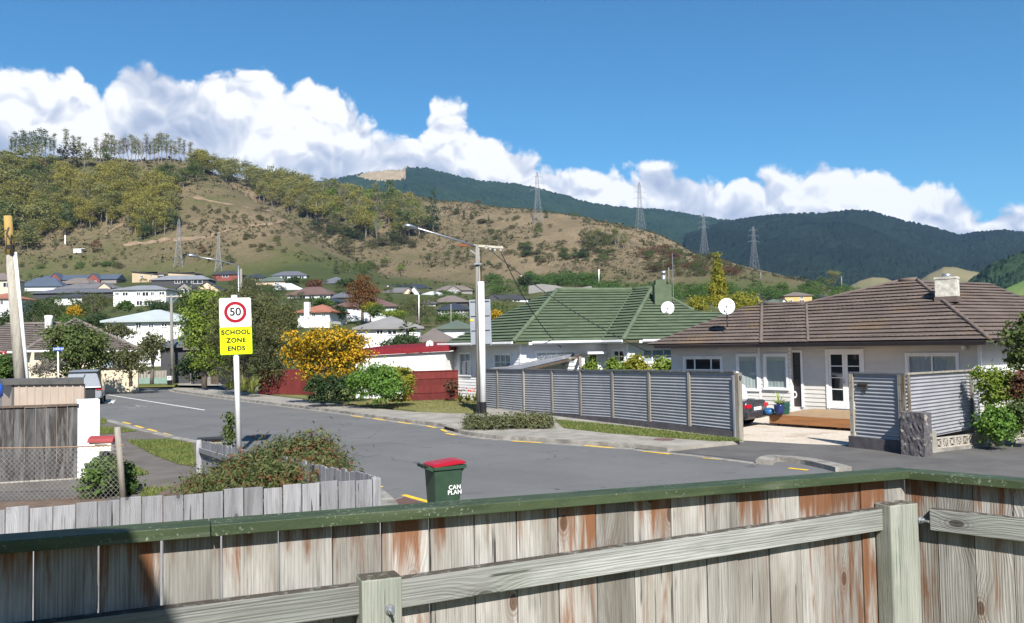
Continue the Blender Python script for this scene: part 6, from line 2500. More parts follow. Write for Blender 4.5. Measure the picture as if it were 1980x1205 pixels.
mb.add([ra, rb2, rc, rd, ra + up2, rb2 + up2, rc + up2, rd + up2], [(3, 2, 1, 0), (4, 5, 6, 7), (0, 1, 5, 4), (1, 2, 6, 5), (2, 3, 7, 6), (3, 0, 4, 7)])
mb.build('roof', MATS['roof_red'], ws)
for k in range(22):
    t = (k + 0.5) / 22
    MB().bar((ra + up2).lerp(rb2 + up2, t) + Vector((0, 0, 0.015)), (rd + up2).lerp(rc + up2, t) + Vector((0, 0, 0.015)), 0.05, 0.03).build('roof_rib', MATS['roof_red'], ws)
dish(at(831, 668, Yw - 0.3) - Vector((0, 0, 0.7)), 7.0 / ppm(Yw), R_(-5), 'white satellite dish on the red shed roof', 0.2)

# far left fences
q0, q1 = gnd(190, 743, 0.08), gnd(333, 742, 0.08)
gf = wempty('green_base_fence', q0, 'long low pale green base wall carrying grey palings across the far corner', 'fence')
M('base_green', (0.20, 0.29, 0.25), (0.17, 0.25, 0.22), 2, 0.8)
WG = Wall(q0 + Vector((-4, 0, 0)), q1 - q0)
Lg = (q1 - q0).length + 4
zg1 = WG.sz(260, 731)[1]
WG.box(MB(), 0, Lg, -0.06, 0.04, 0.0, zg1).build('base_wall', MATS['base_green'], gf)
zg2_ = WG.sz(260, 717)[1]
nn = int(Lg / 0.16)
for k in range(nn):
    WG.box(MB(), k * 0.16 + 0.004, k * 0.16 + 0.156, -0.02, 0.005, zg1, zg2_ + rb.uniform(-0.02, 0.02)).build('paling', MATS['paling_wood'], gf)
q0, q1 = gnd(338, 740, 0.08), gnd(422, 743.5, 0.08)
pf2 = wempty('grey_paling_fence', q0, 'sunlit grey paling fence right of the concrete pole', 'fence')
WG2 = Wall(q0, q1 - q0)
Lg2 = (q1 - q0).length
zp = WG2.sz(380, 718)[1]
sbr = WG2.sz(406, 730)[0]
nn = int(Lg2 / 0.16)
for k in range(nn):
    WG2.box(MB(), k * Lg2 / nn + 0.004, (k + 1) * Lg2 / nn - 0.004, -0.01, 0.012, 0.05, zp + rb.uniform(-0.02, 0.02) + (0.25 if k * Lg2 / nn > sbr else 0)).build('paling', MATS['paling_wood'] if k * Lg2 / nn < sbr else MATS['brown_wood'], pf2)

mc = gnd(1284, 850, 0.13)
mh = empty('manhole_cover', (mc.x, mc.y, 0.122), 0, 'round dark iron manhole cover in the pale footpath', 'manhole cover')
MB().lathe([(0.33, 0.0), (0.33, 0.012), (0.31, 0.014)], 24).build('cover', MATS['rust'], mh)
MB().lathe([(0.38, -0.01), (0.38, 0.006), (0.34, 0.007)], 24).build('rim', MATS['kerb_concrete'], mh)

# ================================================================== houses on the rising ground
def hcol(name, c):
    return M('h_' + name, c, tuple(x * 0.88 for x in c), 0.4, 0.7)


RC = dict(blue=(0.060, 0.080, 0.115), navy=(0.026, 0.034, 0.052), brown=(0.12, 0.075, 0.065), grey=(0.13, 0.125, 0.13), slate=(0.10, 0.105, 0.125), pale=(0.42, 0.43, 0.45),
          orange=(0.30, 0.12, 0.075), taupe=(0.15, 0.125, 0.11), black=(0.04, 0.042, 0.048), green=(0.09, 0.115, 0.09), ash=(0.21, 0.20, 0.195), silver=(0.36, 0.40, 0.41), lightgrey=(0.19, 0.20, 0.22))
WC_ = dict(white=(0.76, 0.76, 0.75), cream=(0.60, 0.52, 0.38), tan=(0.46, 0.36, 0.24), peach=(0.60, 0.45, 0.33), red=(0.22, 0.055, 0.045), grey=(0.23, 0.21, 0.20), dark=(0.05, 0.05, 0.055), yellow=(0.55, 0.38, 0.16), brick=(0.20, 0.06, 0.05), bluewhite=(0.60, 0.63, 0.68))
for k, v in RC.items():
    hcol('r' + k, v)
for k, v in WC_.items():
    hcol('w' + k, v)
M('far_frame', (0.72, 0.72, 0.72), (0.66, 0.66, 0.66), 2, 0.6)


def house(name, label, x0, x1, yr, ye, yb, roof, wall, Y=None, yaw=0.0, style='hip', wins=(), deep=9.0, gables=(), ridge=0.5, dark=True, group=None):
    """house from its outline in the picture at depth Y (else where its foot meets the slope)"""
    xc = (x0 + x1) / 2
    if Y is None:
        p = drop(xc, yb)
        Y = p.y if p is not None else 200
        Y = min(max(Y, 70), 420)
    base = at(xc, yb, Y)
    k = ppm(Y)
    Wd = (x1 - x0) / k
    He = (yb - ye) / k
    Hr = (yb - yr) / k + 0.0
    t = empty(name, base, R_(yaw), label, 'house', group or 'houses on the rising ground')
    ov = 0.5
    hw, dp = Wd / 2 - ov, deep
    MB().bbox(-hw, hw, ov, dp, -6.0, He).build('wall', MATS['h_w' + wall], t)
    rmat = MATS['h_r' + roof]
    mb = MB()
    W2_ = Wd / 2
    e = [(-W2_, 0, He), (W2_, 0, He), (W2_, dp + ov, He), (-W2_, dp + ov, He)]
    md = (dp + ov) / 2
    rise_ = Hr - He
    if style == 'hip':
        rl = max(0.0, W2_ - md * 0.95) if ridge == 0.5 else W2_ * ridge
        r = [(-rl, md, Hr + 0.1), (rl, md, Hr + 0.1)]
        th = 0.22
        lo = [(x, y, z - th) for x, y, z in e]
        mb.add(e + r + lo, [(0, 1, 5, 4), (1, 2, 5), (2, 3, 4, 5), (3, 0, 4), (6, 7, 1, 0), (7, 8, 2, 1), (8, 9, 3, 2), (9, 6, 0, 3), (9, 8, 7, 6)])
    elif style == 'gable':      # ridge along the width
        r = [(-W2_, md, Hr + 0.1), (W2_, md, Hr + 0.1)]
        mb.add(e + r, [(0, 1, 5, 4), (2, 3, 4, 5), (1, 2, 5), (3, 0, 4), (3, 2, 1, 0)])
    elif style == 'front':      # gable end facing the viewer
        pk_ = (0, 0, Hr)
        pb_ = (0, dp + ov, Hr)
        th = 0.28
        mb.add([e[0], e[1], e[2], e[3], pk_, pb_] + [(-W2_, 0, He + th), (W2_, 0, He + th), (0, 0, Hr + th), (W2_, dp + ov, He + th), (-W2_, dp + ov, He + th), (0, dp + ov, Hr + th)],
               [(6, 8, 11, 10), (7, 9, 11, 8), (0, 4, 8, 6), (4, 1, 7, 8), (1, 2, 9, 7), (3, 0, 6, 10), (0, 3, 5, 4), (4, 5, 2, 1)])
        MB().add([(-hw, ov * 0.5, He - 0.01), (hw, ov * 0.5, He - 0.01), (0, ov * 0.5, He + (Hr - He) * (hw / W2_))], [(0, 1, 2)]).build('gable_wall', MATS['h_w' + wall], t)
    elif style == 'mono':
        mb.add([(-W2_, 0, He), (W2_, 0, Hr), (W2_, dp + ov, Hr + 0.3), (-W2_, dp + ov, He + 0.3), (-W2_, 0, He + 0.3), (W2_, 0, Hr + 0.3), (W2_, dp + ov, Hr + 0.6), (-W2_, dp + ov, He + 0.6)],
               [(3, 2, 1, 0), (4, 5, 6, 7), (0, 1, 5, 4), (1, 2, 6, 5), (2, 3, 7, 6), (3, 0, 4, 7)])
        MB().add([(-hw, ov, He - 0.05), (hw, ov, He - 0.05), (hw, ov, Hr - (Hr - He) * ov / Wd), (-hw, ov, He + 0.01)], [(0, 1, 2, 3)]).build('gable_wall', MATS['h_w' + wall], t)
    rf_ = mb.build('roof', rmat, t)
    for (ga_, gb2_, gp, gbm, gw_) in gables:    # small gables standing on the front: px range, peak y, base y, wall colour
        a, b = (ga_ - xc) / k, (gb2_ - xc) / k
        hp, hb2 = (yb - gp) / k, (yb - gbm) / k
        m_ = (a + b) / 2
        g = MB().add([(a, -0.35, hb2), (b, -0.35, hb2), (m_, -0.35, hp), (a - 0.25, -0.6, hb2 - 0.05), (b + 0.25, -0.6, hb2 - 0.05), (m_, -0.6, hp + 0.25), (m_, md, hp + 0.25), (a - 0.25, md, hb2 - 0.05), (b + 0.25, md, hb2 - 0.05)], [])
        MB().add([(a, -0.35, hb2 - 0.02), (b, -0.35, hb2 - 0.02), (m_, -0.35, hp)], [(0, 1, 2)]).add([(a, -0.35, hb2), (b, -0.35, hb2), (b, -0.35, -3), (a, -0.35, -3), (a, 1, hb2), (b, 1, hb2), (b, 1, -3), (a, 1, -3)], [(0, 3, 2, 1), (4, 7, 3, 0), (1, 2, 6, 5)]).build('gable_wall', MATS['h_w' + gw_], t)
        MB().add([(a - 0.3, -0.6, hb2 - 0.05), (m_, -0.6, hp + 0.1), (m_, md, hp + 0.1), (a - 0.3, md, hb2 - 0.05), (a - 0.3, -0.6, hb2 + 0.2), (m_, -0.6, hp + 0.35), (m_, md, hp + 0.35), (a - 0.3, md, hb2 + 0.2),
                  (b + 0.3, -0.6, hb2 - 0.05), (b + 0.3, md, hb2 - 0.05), (b + 0.3, -0.6, hb2 + 0.2), (b + 0.3, md, hb2 + 0.2)],
                 [(4, 5, 6, 7), (0, 1, 5, 4), (5, 10, 11, 6), (1, 8, 10, 5), (0, 3, 2, 1), (1, 2, 9, 8), (3, 0, 4, 7), (8, 9, 11, 10)]).build('gable_roof', rmat, t)
    for wn in wins:             # px x0, x1, y0, y1 (and optional: front offset)
        a, b, c_, d_ = wn[:4]
        dy = wn[4] if len(wn) > 4 else 0.0
        X0, X1, Z1, Z0 = (a - xc) / k, (b - xc) / k, (yb - c_) / k, (yb - d_) / k
        yy = ov - 0.03 - dy
        f = MB()
        fw = min(0.12, (X1 - X0) * 0.12)
        for (p, q, r_, s_) in ((X0, X0 + fw, Z0, Z1), (X1 - fw, X1, Z0, Z1), (X0 + fw, X1 - fw, Z1 - fw, Z1), (X0 + fw, X1 - fw, Z0, Z0 + fw), ((X0 + X1) / 2 - fw / 2, (X0 + X1) / 2 + fw / 2, Z0 + fw, Z1 - fw)):
            f.bbox(p, q, yy - 0.06, yy + 0.05, r_, s_)
        wo_ = f.build('window', MATS['far_frame'], t)
        MB().bbox(X0 + fw * 0.5, X1 - fw * 0.5, yy - 0.01, yy + 0.03, Z0 + fw * 0.5, Z1 - fw * 0.5).build('pane', MATS['glass'], wo_)
    return t, base, k


H = house
H('cream_house', 'cream house with brown roof at the frame edge', -45, 18, 526, 541, 560, 'taupe', 'cream', 260, wins=[(4, 17, 546, 556), (-20, -8, 546, 556)])
H('brick_house', 'orange roofed house under the cream house at the frame edge', -50, 22, 565, 576, 598, 'orange', 'white', 170, wins=[(-6, 4, 580, 590)])
H('blue_roof_house', 'house with blue grey roof behind the leaning pole', 36, 118, 535, 553, 562, 'blue', 'bluewhite', 285, 8)
H('gabled_house', 'long navy roofed house with two brick gables below the paddock', 74, 226, 530, 541, 552, 'blue', 'grey', 345, 0, 'gable', gables=[(95, 118, 528, 541, 'brick'), (168, 194, 530, 542, 'brick')], wins=[(176, 188, 544, 549, 1.0), (100, 112, 543, 547, 1.0)])
H('taupe_roof_house', 'taupe roofed house in front of the two brick gables', 106, 174, 536, 548, 556, 'taupe', 'dark', 310, -6)
H('grey_roof_house', 'grey roofed house with small peach gable above the dark trees', 104, 222, 547, 557, 566, 'grey', 'grey', 270, 0, gables=[(191, 214, 549, 557.5, 'peach')])
H('long_roof_house', 'long low slate roof right above the dark trees', 58, 222, 557, 565, 575, 'slate', 'dark', 235)
H('tan_house', 'tan house with two dark sloping roofs below the pylons', 252, 306, 531, 525, 545, 'black', 'tan', 350, 0, 'mono', wins=[(270, 276, 532, 537), (288, 294, 532, 535), (305, 316, 532, 534)])
H('tan_annexe', 'tan annexe with dark sloping roof beside the tan house', 322, 378, 530, 526, 546, 'black', 'tan', 352, 0, 'mono')
H('veranda_house', 'long pale blue roofed house with white veranda posts', 290, 404, 531, 540, 553, 'lightgrey', 'dark', 300, 3, wins=[(337, 348, 541, 548), (352, 369, 541, 549), (372, 390, 541, 549)])
H('garage_house', 'dark roofed house with grey gable garage beside the white two storey house', 318, 378, 550, 560, 570, 'black', 'grey', 255, 0, 'hip', gables=[(343, 372, 548, 559, 'grey')], wins=[(349, 366, 560, 567, 1.1)])
H('beige_gable_house', 'dark roofed house with broad beige gable above the yellow green tree', 370, 432, 552, 560, 575, 'black', 'peach', 258, 0, 'hip', gables=[(376, 426, 546, 562, 'peach')])
H('low_blue_roof', 'low blue grey roof half hidden by the yellow green tree', 380, 432, 566, 575, 582, 'blue', 'dark', 215)
H('red_brick_house', 'red brick house with dark hip roof below the second pylon', 408, 464, 522, 530, 541, 'black', 'red', 350, 0, wins=[(429, 441, 530, 536)])
H('white_two_storey', 'white two storey house with grey hip roofs above the dark trees', 215, 322, 550, 559, 598, 'lightgrey', 'white', 195, 4, wins=[(222, 230, 564, 571), (236, 247, 564, 572), (262, 270, 564, 572), (273, 286, 564, 573), (289, 296, 564, 572), (305, 316, 564, 571), (240, 252, 581, 590), (262, 274, 581, 591), (277, 290, 581, 591)], gables=())
H('dark_two_storey', 'dark roofed two storey house with white window bands on the grass slope', 524, 594, 523, 532, 545, 'slate', 'bluewhite', 340, 6, wins=[(545, 556, 534, 540), (561, 572, 534, 541), (578, 587, 534, 541)])
H('green_roof_beige', 'beige house with dark green roof below the dark two storey', 492, 556, 534, 543, 560, 'green', 'peach', 300, 0, wins=[(530, 540, 546, 551)])
H('pale_roof_house', 'house with very pale grey iron roof behind the drooping tree', 508, 588, 546, 560, 570, 'pale', 'white', 260, 12)
H('brown_hip_house', 'brown hip roofed white house with green tinted windows', 550, 642, 553, 569, 586, 'brown', 'white', 215, -5, wins=[(577, 590, 571, 580), (597, 607, 571, 579), (617, 632, 572, 577)])
H('pyramid_house', 'dark pyramid roofed house with red posts on a peach retaining wall', 611, 680, 534, 547, 560, 'slate', 'dark', 315, 0, ridge=0.02, wins=[(632, 641, 549, 556)])
H('navy_roof_house', 'low navy roof between the brown hip roof and the red leaved tree', 602, 668, 574, 583, 592, 'navy', 'dark', 180)
H('slate_roof_house', 'slate roof corner half hidden by the red leaved tree', 634, 690, 561, 574, 584, 'slate', 'grey', 215)
ho, hb0, hk = H('orange_roof_house', 'white house with orange tile roof and tall white chimney', 566, 642, 587, 602, 632, 'orange', 'white', 135, -8, wins=[(601, 609, 605, 613), (621, 630, 606, 613)])
MB().bbox((588.5 - 604) / hk, (598.5 - 604) / hk, -0.25, 0.5, -1, (632 - 584) / hk).build('chimney', MATS['h_wwhite'], ho)
H('hidden_brown_house', 'brown roofed white house behind the red leaved tree', 645, 770, 573, 591, 612, 'brown', 'bluewhite', 150, 6, wins=[(724, 739, 593, 600)])
H('grey_hip_house', 'white house with worn grey hip roof behind the yellow flowering tree', 682, 820, 610, 633, 662, 'ash', 'white', 95, 5, wins=[(727, 741, 637, 647), (748, 768, 637, 648), (788, 806, 637, 645)])
H('solar_house', 'navy roofed house with white gable ends on the upper street', 738, 832, 549, 557, 568, 'navy', 'white', 330, -3, gables=[(740, 760, 551, 558, 'white')])
H('white_gable_house', 'grey roofed house with two white gables below the navy roof', 734, 812, 555, 565, 578, 'grey', 'grey', 275, 0, gables=[(780, 800, 558, 569, 'peach'), (792, 810, 556, 568, 'white')], wins=[(785, 795, 570, 574, 1.0)])
H('arch_window_house', 'brown roofed house with arched window gable on the upper street', 838, 916, 551, 561, 572, 'taupe', 'grey', 310, 0, gables=[(863, 891, 553, 562, 'grey')], wins=[(867, 872, 562, 568, 1.0), (874, 880, 561, 568, 1.0), (882, 887, 562, 568, 1.0)])
H('white_roof_house', 'low house with bright white roof and solar panel', 806, 866, 562, 571, 578, 'pale', 'white', 275)
H('taupe_hip_house', 'taupe hip roof behind the round green tree', 832, 908, 570, 583, 592, 'taupe', 'dark', 215)
H('navy_window_house', 'house with navy roof and row of tall windows left of the sign board', 842, 910, 584, 597, 612, 'navy', 'grey', 170, 0, wins=[(852, 867, 599, 607), (883, 896, 598, 606)])
H('modern_house', 'modern white walled house with black flat gables right of the sign board', 932, 1024, 569, 578, 590, 'black', 'white', 270, -5, 'hip', wins=[(960, 966, 579, 583), (976, 980, 580, 584), (985, 989, 580, 584), (994, 1006, 580, 584)], gables=[(940, 962, 568, 577, 'dark')])
H('old_brown_roof', 'low house with faded brown roof behind the red shed', 803, 884, 634, 657, 676, 'taupe', 'white', 72, 8)
H('green_iron_roof', 'house with dull green iron roof left of the sign board', 842, 918, 618, 633, 648, 'green', 'white', 105, 0)
H('yellow_house', 'two storey yellow house with dark roof above the brown ridge', 1517, 1573, 564, 571, 590, 'taupe', 'yellow', 300, -6, wins=[(1527, 1533, 579, 584), (1548, 1554, 573, 578), (1546, 1556, 580, 586)])
H('dark_roof_house', 'low navy roofed house left of the yellow house', 1440, 1502, 570, 577, 586, 'navy', 'grey', 330)
H('sage_roof_house', 'sage roofed house with small white gable below the yellow house', 1480, 1532, 577, 586, 596, 'green', 'white', 240, 0, gables=[(1508, 1524, 580, 588, 'white')])
H('far_dark_house', 'small dark roofed house right of the yellow house', 1576, 1604, 568, 574, 582, 'navy', 'grey', 330)
H('hidden_dark_house', 'low green roofed house just above the green tiled ridge', 1058, 1150, 557, 563, 574, 'slate', 'white', 260)
H('white_block_house', 'large two storey white house with pale grey roof behind the far fence', 196, 358, 597, 619, 668, 'silver', 'white', 92, 5, wins=[(205, 217, 624, 636), (228, 240, 624, 636), (260, 271, 623, 635), (284, 294, 625, 634), (308, 320, 625, 633), (328, 337, 625, 632), (343, 354, 624, 632), (296, 303, 647, 657), (305, 312, 647, 656)])
H('slate_hip_house', 'slate hip roof in front of the large white house', 296, 374, 645, 668, 690, 'slate', 'dark', 76, 0)
H('weathered_roof_house', 'weathered taupe roof beside the slate hip roof', 352, 404, 658, 672, 690, 'taupe', 'dark', 74, -8)
H('street_cottage', 'low taupe roofed cottage left of the dark pyramid roof', 586, 616, 557, 564, 572, 'taupe', 'white', 270, 4, wins=[(592, 598, 565, 569), (603, 609, 565, 569)])
H('street_bungalow', 'grey bungalow behind the top of the red leaved tree', 690, 738, 556, 564, 573, 'grey', 'cream', 280, -4, wins=[(700, 708, 565, 570)])
H('corner_bungalow', 'slate roofed bungalow above the lime green hedge', 812, 846, 578, 586, 596, 'slate', 'white', 210, 3, wins=[(818, 825, 587, 592), (832, 839, 587, 592)])
H('hill_cottage', 'small navy roofed cottage right of the red brick house', 466, 512, 529, 537, 546, 'navy', 'cream', 345, -3, wins=[(474, 481, 538, 542), (494, 502, 538, 542)])
H('terrace_house', 'white terrace with dark roof below the long slate roof', 100, 160, 566, 573, 586, 'black', 'white', 205, 2, wins=[(110, 118, 575, 581), (128, 138, 575, 581)])
# retaining wall of timber on the hill
rw = [(1022, 553), (1046, 549), (1075, 552), (1090, 556), (1125, 556), (1143, 553), (1150, 562)]
mb = MB()
for i in range(len(rw) - 1):
    a, b = at(*rw[i], 300), at(*rw[i + 1], 300)
    mb.add([a, b, b - Vector((0, 0, 3)), a - Vector((0, 0, 3)), a + Vector((0, 0.4, 0)), b + Vector((0, 0.4, 0))], [(0, 3, 2, 1), (0, 1, 5, 4)])
tag(mb.build('retaining_wall', MATS['h_rash'], None), 'curving grey timber retaining wall above the green roof', 'wall')

# brown tiled house behind the van (left), near enough for its tile courses
Yh = 63.0
lh = wempty('tiled_house', at(120, 745, Yh), 'cream house with weathered taupe tile roof behind the round green tree', 'house')
gtile = MATS['grey_tile']
e0, e1, e2 = at(-60, 679, Yh + 2.5), at(50, 677, Yh), at(272, 677, Yh)
pit = R_(27)
pMain = slope_plane(e0, Vector((1, 0.0, 0)), Vector((0, 1, 0)), pit)
pWing = slope_plane(e2, Vector((1, 0.0, 0)), Vector((0, 1, 0)), pit)
apx = onplane(146, 618, *pWing)
roof_plane(lh, [e1, e2, apx], 0.36, gtile, 0.085)
m1 = onplane(118, 626, *pMain)
roof_plane(lh, [e0, onplane(50, 679, *pMain), onplane(128, 624, *pMain), m1, onplane(12, 628, *pMain), onplane(-30, 640, *pMain)], 0.36, gtile, 0.085)
cap_line(lh, e1, apx, 0.16, gtile, 'hip_cap')
cap_line(lh, e2, apx, 0.14, gtile, 'hip_cap')
cap_line(lh, onplane(12, 628, *pMain), m1, 0.14, gtile)
wl_ = Wall(Vector((e1.x + 0.3, e1.y + 0.6, 0)), Vector((1, 0, 0)))
Lh = e2.x - e1.x - 0.8
zh = e2.z
wa = rect(wl_, 196, 681, 246, 712)
mb = MB()
for a, b in spans(0, Lh, [(wa[0], wa[1])]):
    wl_.box(mb, a, b, -0.2, 0, 0, zh)
wl_.box(mb, wa[0], wa[1], -0.2, 0, 0, wa[2])
wl_.box(mb, wa[0], wa[1], -0.2, 0, wa[3], zh)
mb.build('wall', MATS['h_wcream'], lh)
win(lh, wl_, *wa, MATS['brown_wood'], vb=(0.55,), hb=(), curtain='curtain_white', gm='clear_glass')
wl2 = Wall(Vector((e0.x, e0.y + 0.6, 0)), Vector((1, 0, 0)))
wl2.box(MB(), 0, e1.x - e0.x + 0.4, -0.2, 0, 0, e0.z).build('wall', MATS['h_wcream'], lh)
wl2.box(MB(), e1.x - e0.x - 0.9, e1.x - e0.x - 0.35, 0.0, 0.03, 0.8, e0.z - 0.3).build('door', MATS['brown_wood'], lh)
for a, b in ((e1, e2), (e0, onplane(50, 679, *pMain))):
    MB().bar(a - Vector((0, 0.05, 0.08)), b - Vector((0, 0.05, 0.08)), 0.12, 0.16).build('gutter', MATS['white_trim'], lh)
    MB().add([a - Vector((0, 0, 0.1)), b - Vector((0, 0, 0.1)), b + Vector((0, 0.8, -0.1)), a + Vector((0, 0.8, -0.1))], [(0, 1, 2, 3)]).build('soffit', MATS['h_wcream'], lh)
cq = at(94, 622, Yh + 6)
MB().tube([cq + Vector((0, 0, -1)), cq + Vector((0, 0, 0.2)), cq + Vector((0, 0, 0.5)), cq + Vector((0, 0, 0.55))], [0.35, 0.3, 0.34, 0.1], 10).build('chimney', MATS['plaster_white'], lh, smooth=True)

# white poles on the slope
for (px_, y0_, y1_, Yq, lab) in ((597, 570, 0, 0, ''),):
    pass
for px_, yt, yb, Yq, lab in ((810, 570, 622, 130, 'white lamp post in front of the round green tree'), (872, 588, 648, 110, 'thin grey post left of the sign board'), (126, 455, 495, 480, 'pale wooden power pole standing in the paddock'),
                             (1008, 532, 552, 380, 'thin white post on the dark green hedge line'), (1158, 521, 543, 420, 'thin pale pole pair above the green roof'), (1293, 517, 560, 60, 'tall thin aerial mast above the green roof'),
                             (1471, 527, 546, 430, 'thin pole in front of the last pylon'), (1627, 535, 556, 430, 'wooden pole at the end of the hill')):
    o = MB().tube([at(px_, yb + 4, Yq), at(px_, yt, Yq)], 1.1 / ppm(Yq), 6).build('far_pole', MATS['pole_white'] if 'white' in lab or 'pale' in lab else MATS['pole_concrete'], None, smooth=True)
    tag(o, lab, 'pole', 'distant poles')


# ------------------------------------------------------------------ lattice pylons
M('pylon_steel', (0.27, 0.28, 0.30), (0.21, 0.22, 0.24), 1, 0.5, metal=0.3)


def pylon(label, px, yt, yb, arms):
    p = drop(px, yb) or at(px, yb, 560)
    if p.y > 900:
        p = at(px, yb, 600)
    Yq = p.y
    k = ppm(Yq)
    Ht = (yb - yt) / k
    t = empty('lattice_pylon', p - Vector((0, 0, 0.5)), R_(12), label, 'pylon', 'lattice pylons on the hill')
    th = max(0.09, 0.26 / k)
    bw, ww = Ht * 0.088, Ht * 0.026
    prof = [(0, bw), (0.22, bw * 0.72), (0.40, bw * 0.52), (0.55, bw * 0.40), (0.68, ww * 1.1), (0.80, ww), (0.92, ww * 0.8), (1.0, ww * 0.25)]
    for sx_ in (-1, 1):
        for sy_ in (-1, 1):
            mb = MB()
            for i in range(len(prof) - 1):
                (t0, w0), (t1, w1_) = prof[i], prof[i + 1]
                mb.bar((sx_ * w0, sy_ * w0, t0 * Ht), (sx_ * w1_, sy_ * w1_, t1 * Ht), th * 1.25)
            mb.build('leg', MATS['pylon_steel'], t)
    mb = MB()
    segs = []
    for i in range(len(prof) - 1):
        n_ = 2 if i < 3 else 2
        for q in range(n_):
            f0, f1 = q / n_, (q + 1) / n_
            (t0, w0), (t1, w1_) = prof[i], prof[i + 1]
            segs.append((t0 + (t1 - t0) * f0, w0 + (w1_ - w0) * f0, t0 + (t1 - t0) * f1, w0 + (w1_ - w0) * f1))
    for t0, w0, t1, w1_ in segs:
        for s_ in (-1, 1):
            mb.bar((-w0, s_ * w0, t0 * Ht), (w1_, s_ * w1_, t1 * Ht), th * 0.7)
            mb.bar((w0, s_ * w0, t0 * Ht), (-w1_, s_ * w1_, t1 * Ht), th * 0.7)
            mb.bar((s_ * w0, -w0, t0 * Ht), (s_ * w1_, w1_, t1 * Ht), th * 0.7)
            mb.bar((s_ * w0, w0, t0 * Ht), (s_ * w1_, -w1_, t1 * Ht), th * 0.7)
        for s_ in (-1, 1):
            mb.bar((-w1_, s_ * w1_, t1 * Ht), (w1_, s_ * w1_, t1 * Ht), th * 0.7)
    tag(mb.build('bracing', MATS['pylon_steel'], t), kind='stuff')
    for f, span in arms:
        mb = MB()
        for s_ in (-1, 1):
            mb.bar((0, 0.3, f * Ht), (s_ * span * Ht, 0, f * Ht), th * 0.8)
            mb.bar((0, -0.3, f * Ht), (s_ * span * Ht, 0, f * Ht), th * 0.8)
            mb.bar((0, 0, (f + 0.035) * Ht), (s_ * span * Ht, 0, f * Ht), th * 0.7)
            mb.bar((s_ * span * Ht, 0, f * Ht), (s_ * span * Ht, 0, (f - 0.05) * Ht), th * 0.9)
        mb.build('cross_arm', MATS['pylon_steel'], t)
    return t


A3 = [(0.66, 0.135), (0.79, 0.125), (0.92, 0.105)]
pylon('steel lattice pylon standing left of its near twin above the tan house', 346, 421, 516, [(0.74, 0.04)])
pylon('steel lattice pylon partly hidden behind the red brick house', 423, 448, 524, [(0.74, 0.03)])
pylon('tall steel lattice pylon on the ridge right of the street lamp head', 1040, 331, 432, A3)
pylon('steel lattice pylon on the dry ridge above the green roof chimney', 1238, 350, 443, A3)
pylon('steel lattice pylon halfway down the dry ridge above the golden conifer', 1362, 411, 490, A3)
pylon('last steel lattice pylon down the ridge over the brown roof', 1459, 436, 522, A3)
tag(MB().bbox(-2.2, 2.2, -1.5, 1.5, 0, 2.4).bbox(-2.5, 4.4, -1.7, 1.7, 2.4, 2.6).build('paddock_hut', MATS['far_frame'], None, drop(152, 490) or at(152, 490, 480)), 'small white hut in the paddock by the dark shrub', 'hut')

# ================================================================== vegetation
def foliage(name, c1, c2, c3=None, trans=0.3, rough=0.6, amt3=0.0, nscale=0.6):
    """leaf colours vary from leaf to leaf (islands) and slowly through the crown"""
    m, T = material(name)
    g = T.new('ShaderNodeNewGeometry')
    r = g.outputs['Random Per Island']
    n = T.noise(g.outputs['Position'], nscale, 3, 0.6)
    f = T.math('ADD', T.math('MULTIPLY', r, 0.6), T.math('MULTIPLY_ADD', n, 1.2, -0.4))
    c = T.mix(T.smooth(f, 0.1, 0.9), c1, c2)
    if c3:
        f3 = T.math('ADD', T.math('FRACT', T.math('MULTIPLY', r, 13.7)), T.math('MULTIPLY_ADD', n, 0.9, -0.45))
        c = T.mix(T.math('GREATER_THAN', f3, 1.0 - amt3), c, c3)
    d = T.new('ShaderNodeBsdfPrincipled')
    T.link(c, d.inputs['Base Color'])
    d.inputs['Roughness'].default_value = rough
    d.inputs['Specular IOR Level'].default_value = 0.25
    tl = T.new('ShaderNodeBsdfTranslucent')
    T.link(T.vmath('MULTIPLY', c, (1.15, 1.25, 0.6)), tl.inputs[0])
    mx = T.new('ShaderNodeMixShader')
    mx.inputs[0].default_value = trans
    T.link(d.outputs[0], mx.inputs[1])
    T.link(tl.outputs[0], mx.inputs[2])
    o = T.new('ShaderNodeOutputMaterial')
    T.link(mx.outputs[0], o.inputs[0])
    MATS[name] = m
    return m


foliage('leaf_nandina', (0.055, 0.080, 0.026), (0.14, 0.15, 0.055), (0.17, 0.065, 0.034), amt3=0.17, nscale=1.4)
foliage('leaf_bright', (0.065, 0.14, 0.022), (0.14, 0.24, 0.04))
foliage('leaf_green', (0.045, 0.09, 0.022), (0.10, 0.155, 0.035))
foliage('leaf_mid', (0.05, 0.085, 0.025), (0.115, 0.14, 0.04))
foliage('leaf_dark', (0.022, 0.048, 0.018), (0.055, 0.085, 0.028))
foliage('leaf_olive', (0.065, 0.075, 0.030), (0.125, 0.125, 0.050))
foliage('leaf_gold', (0.36, 0.20, 0.010), (0.56, 0.36, 0.015), (0.10, 0.11, 0.022), amt3=0.24, nscale=1.0)
foliage('leaf_yellow', (0.16, 0.17, 0.022), (0.30, 0.27, 0.03))
foliage('leaf_autumn', (0.13, 0.05, 0.025), (0.20, 0.085, 0.03), (0.11, 0.10, 0.03), amt3=0.25)
foliage('leaf_hedge', (0.075, 0.09, 0.036), (0.16, 0.16, 0.075))
foliage('leaf_lime', (0.10, 0.16, 0.02), (0.21, 0.26, 0.04))
foliage('leaf_poplar', (0.22, 0.21, 0.06), (0.34, 0.295, 0.08), trans=0.45, nscale=0.05)
foliage('leaf_willow', (0.165, 0.175, 0.07), (0.265, 0.25, 0.10), trans=0.45, nscale=0.05)
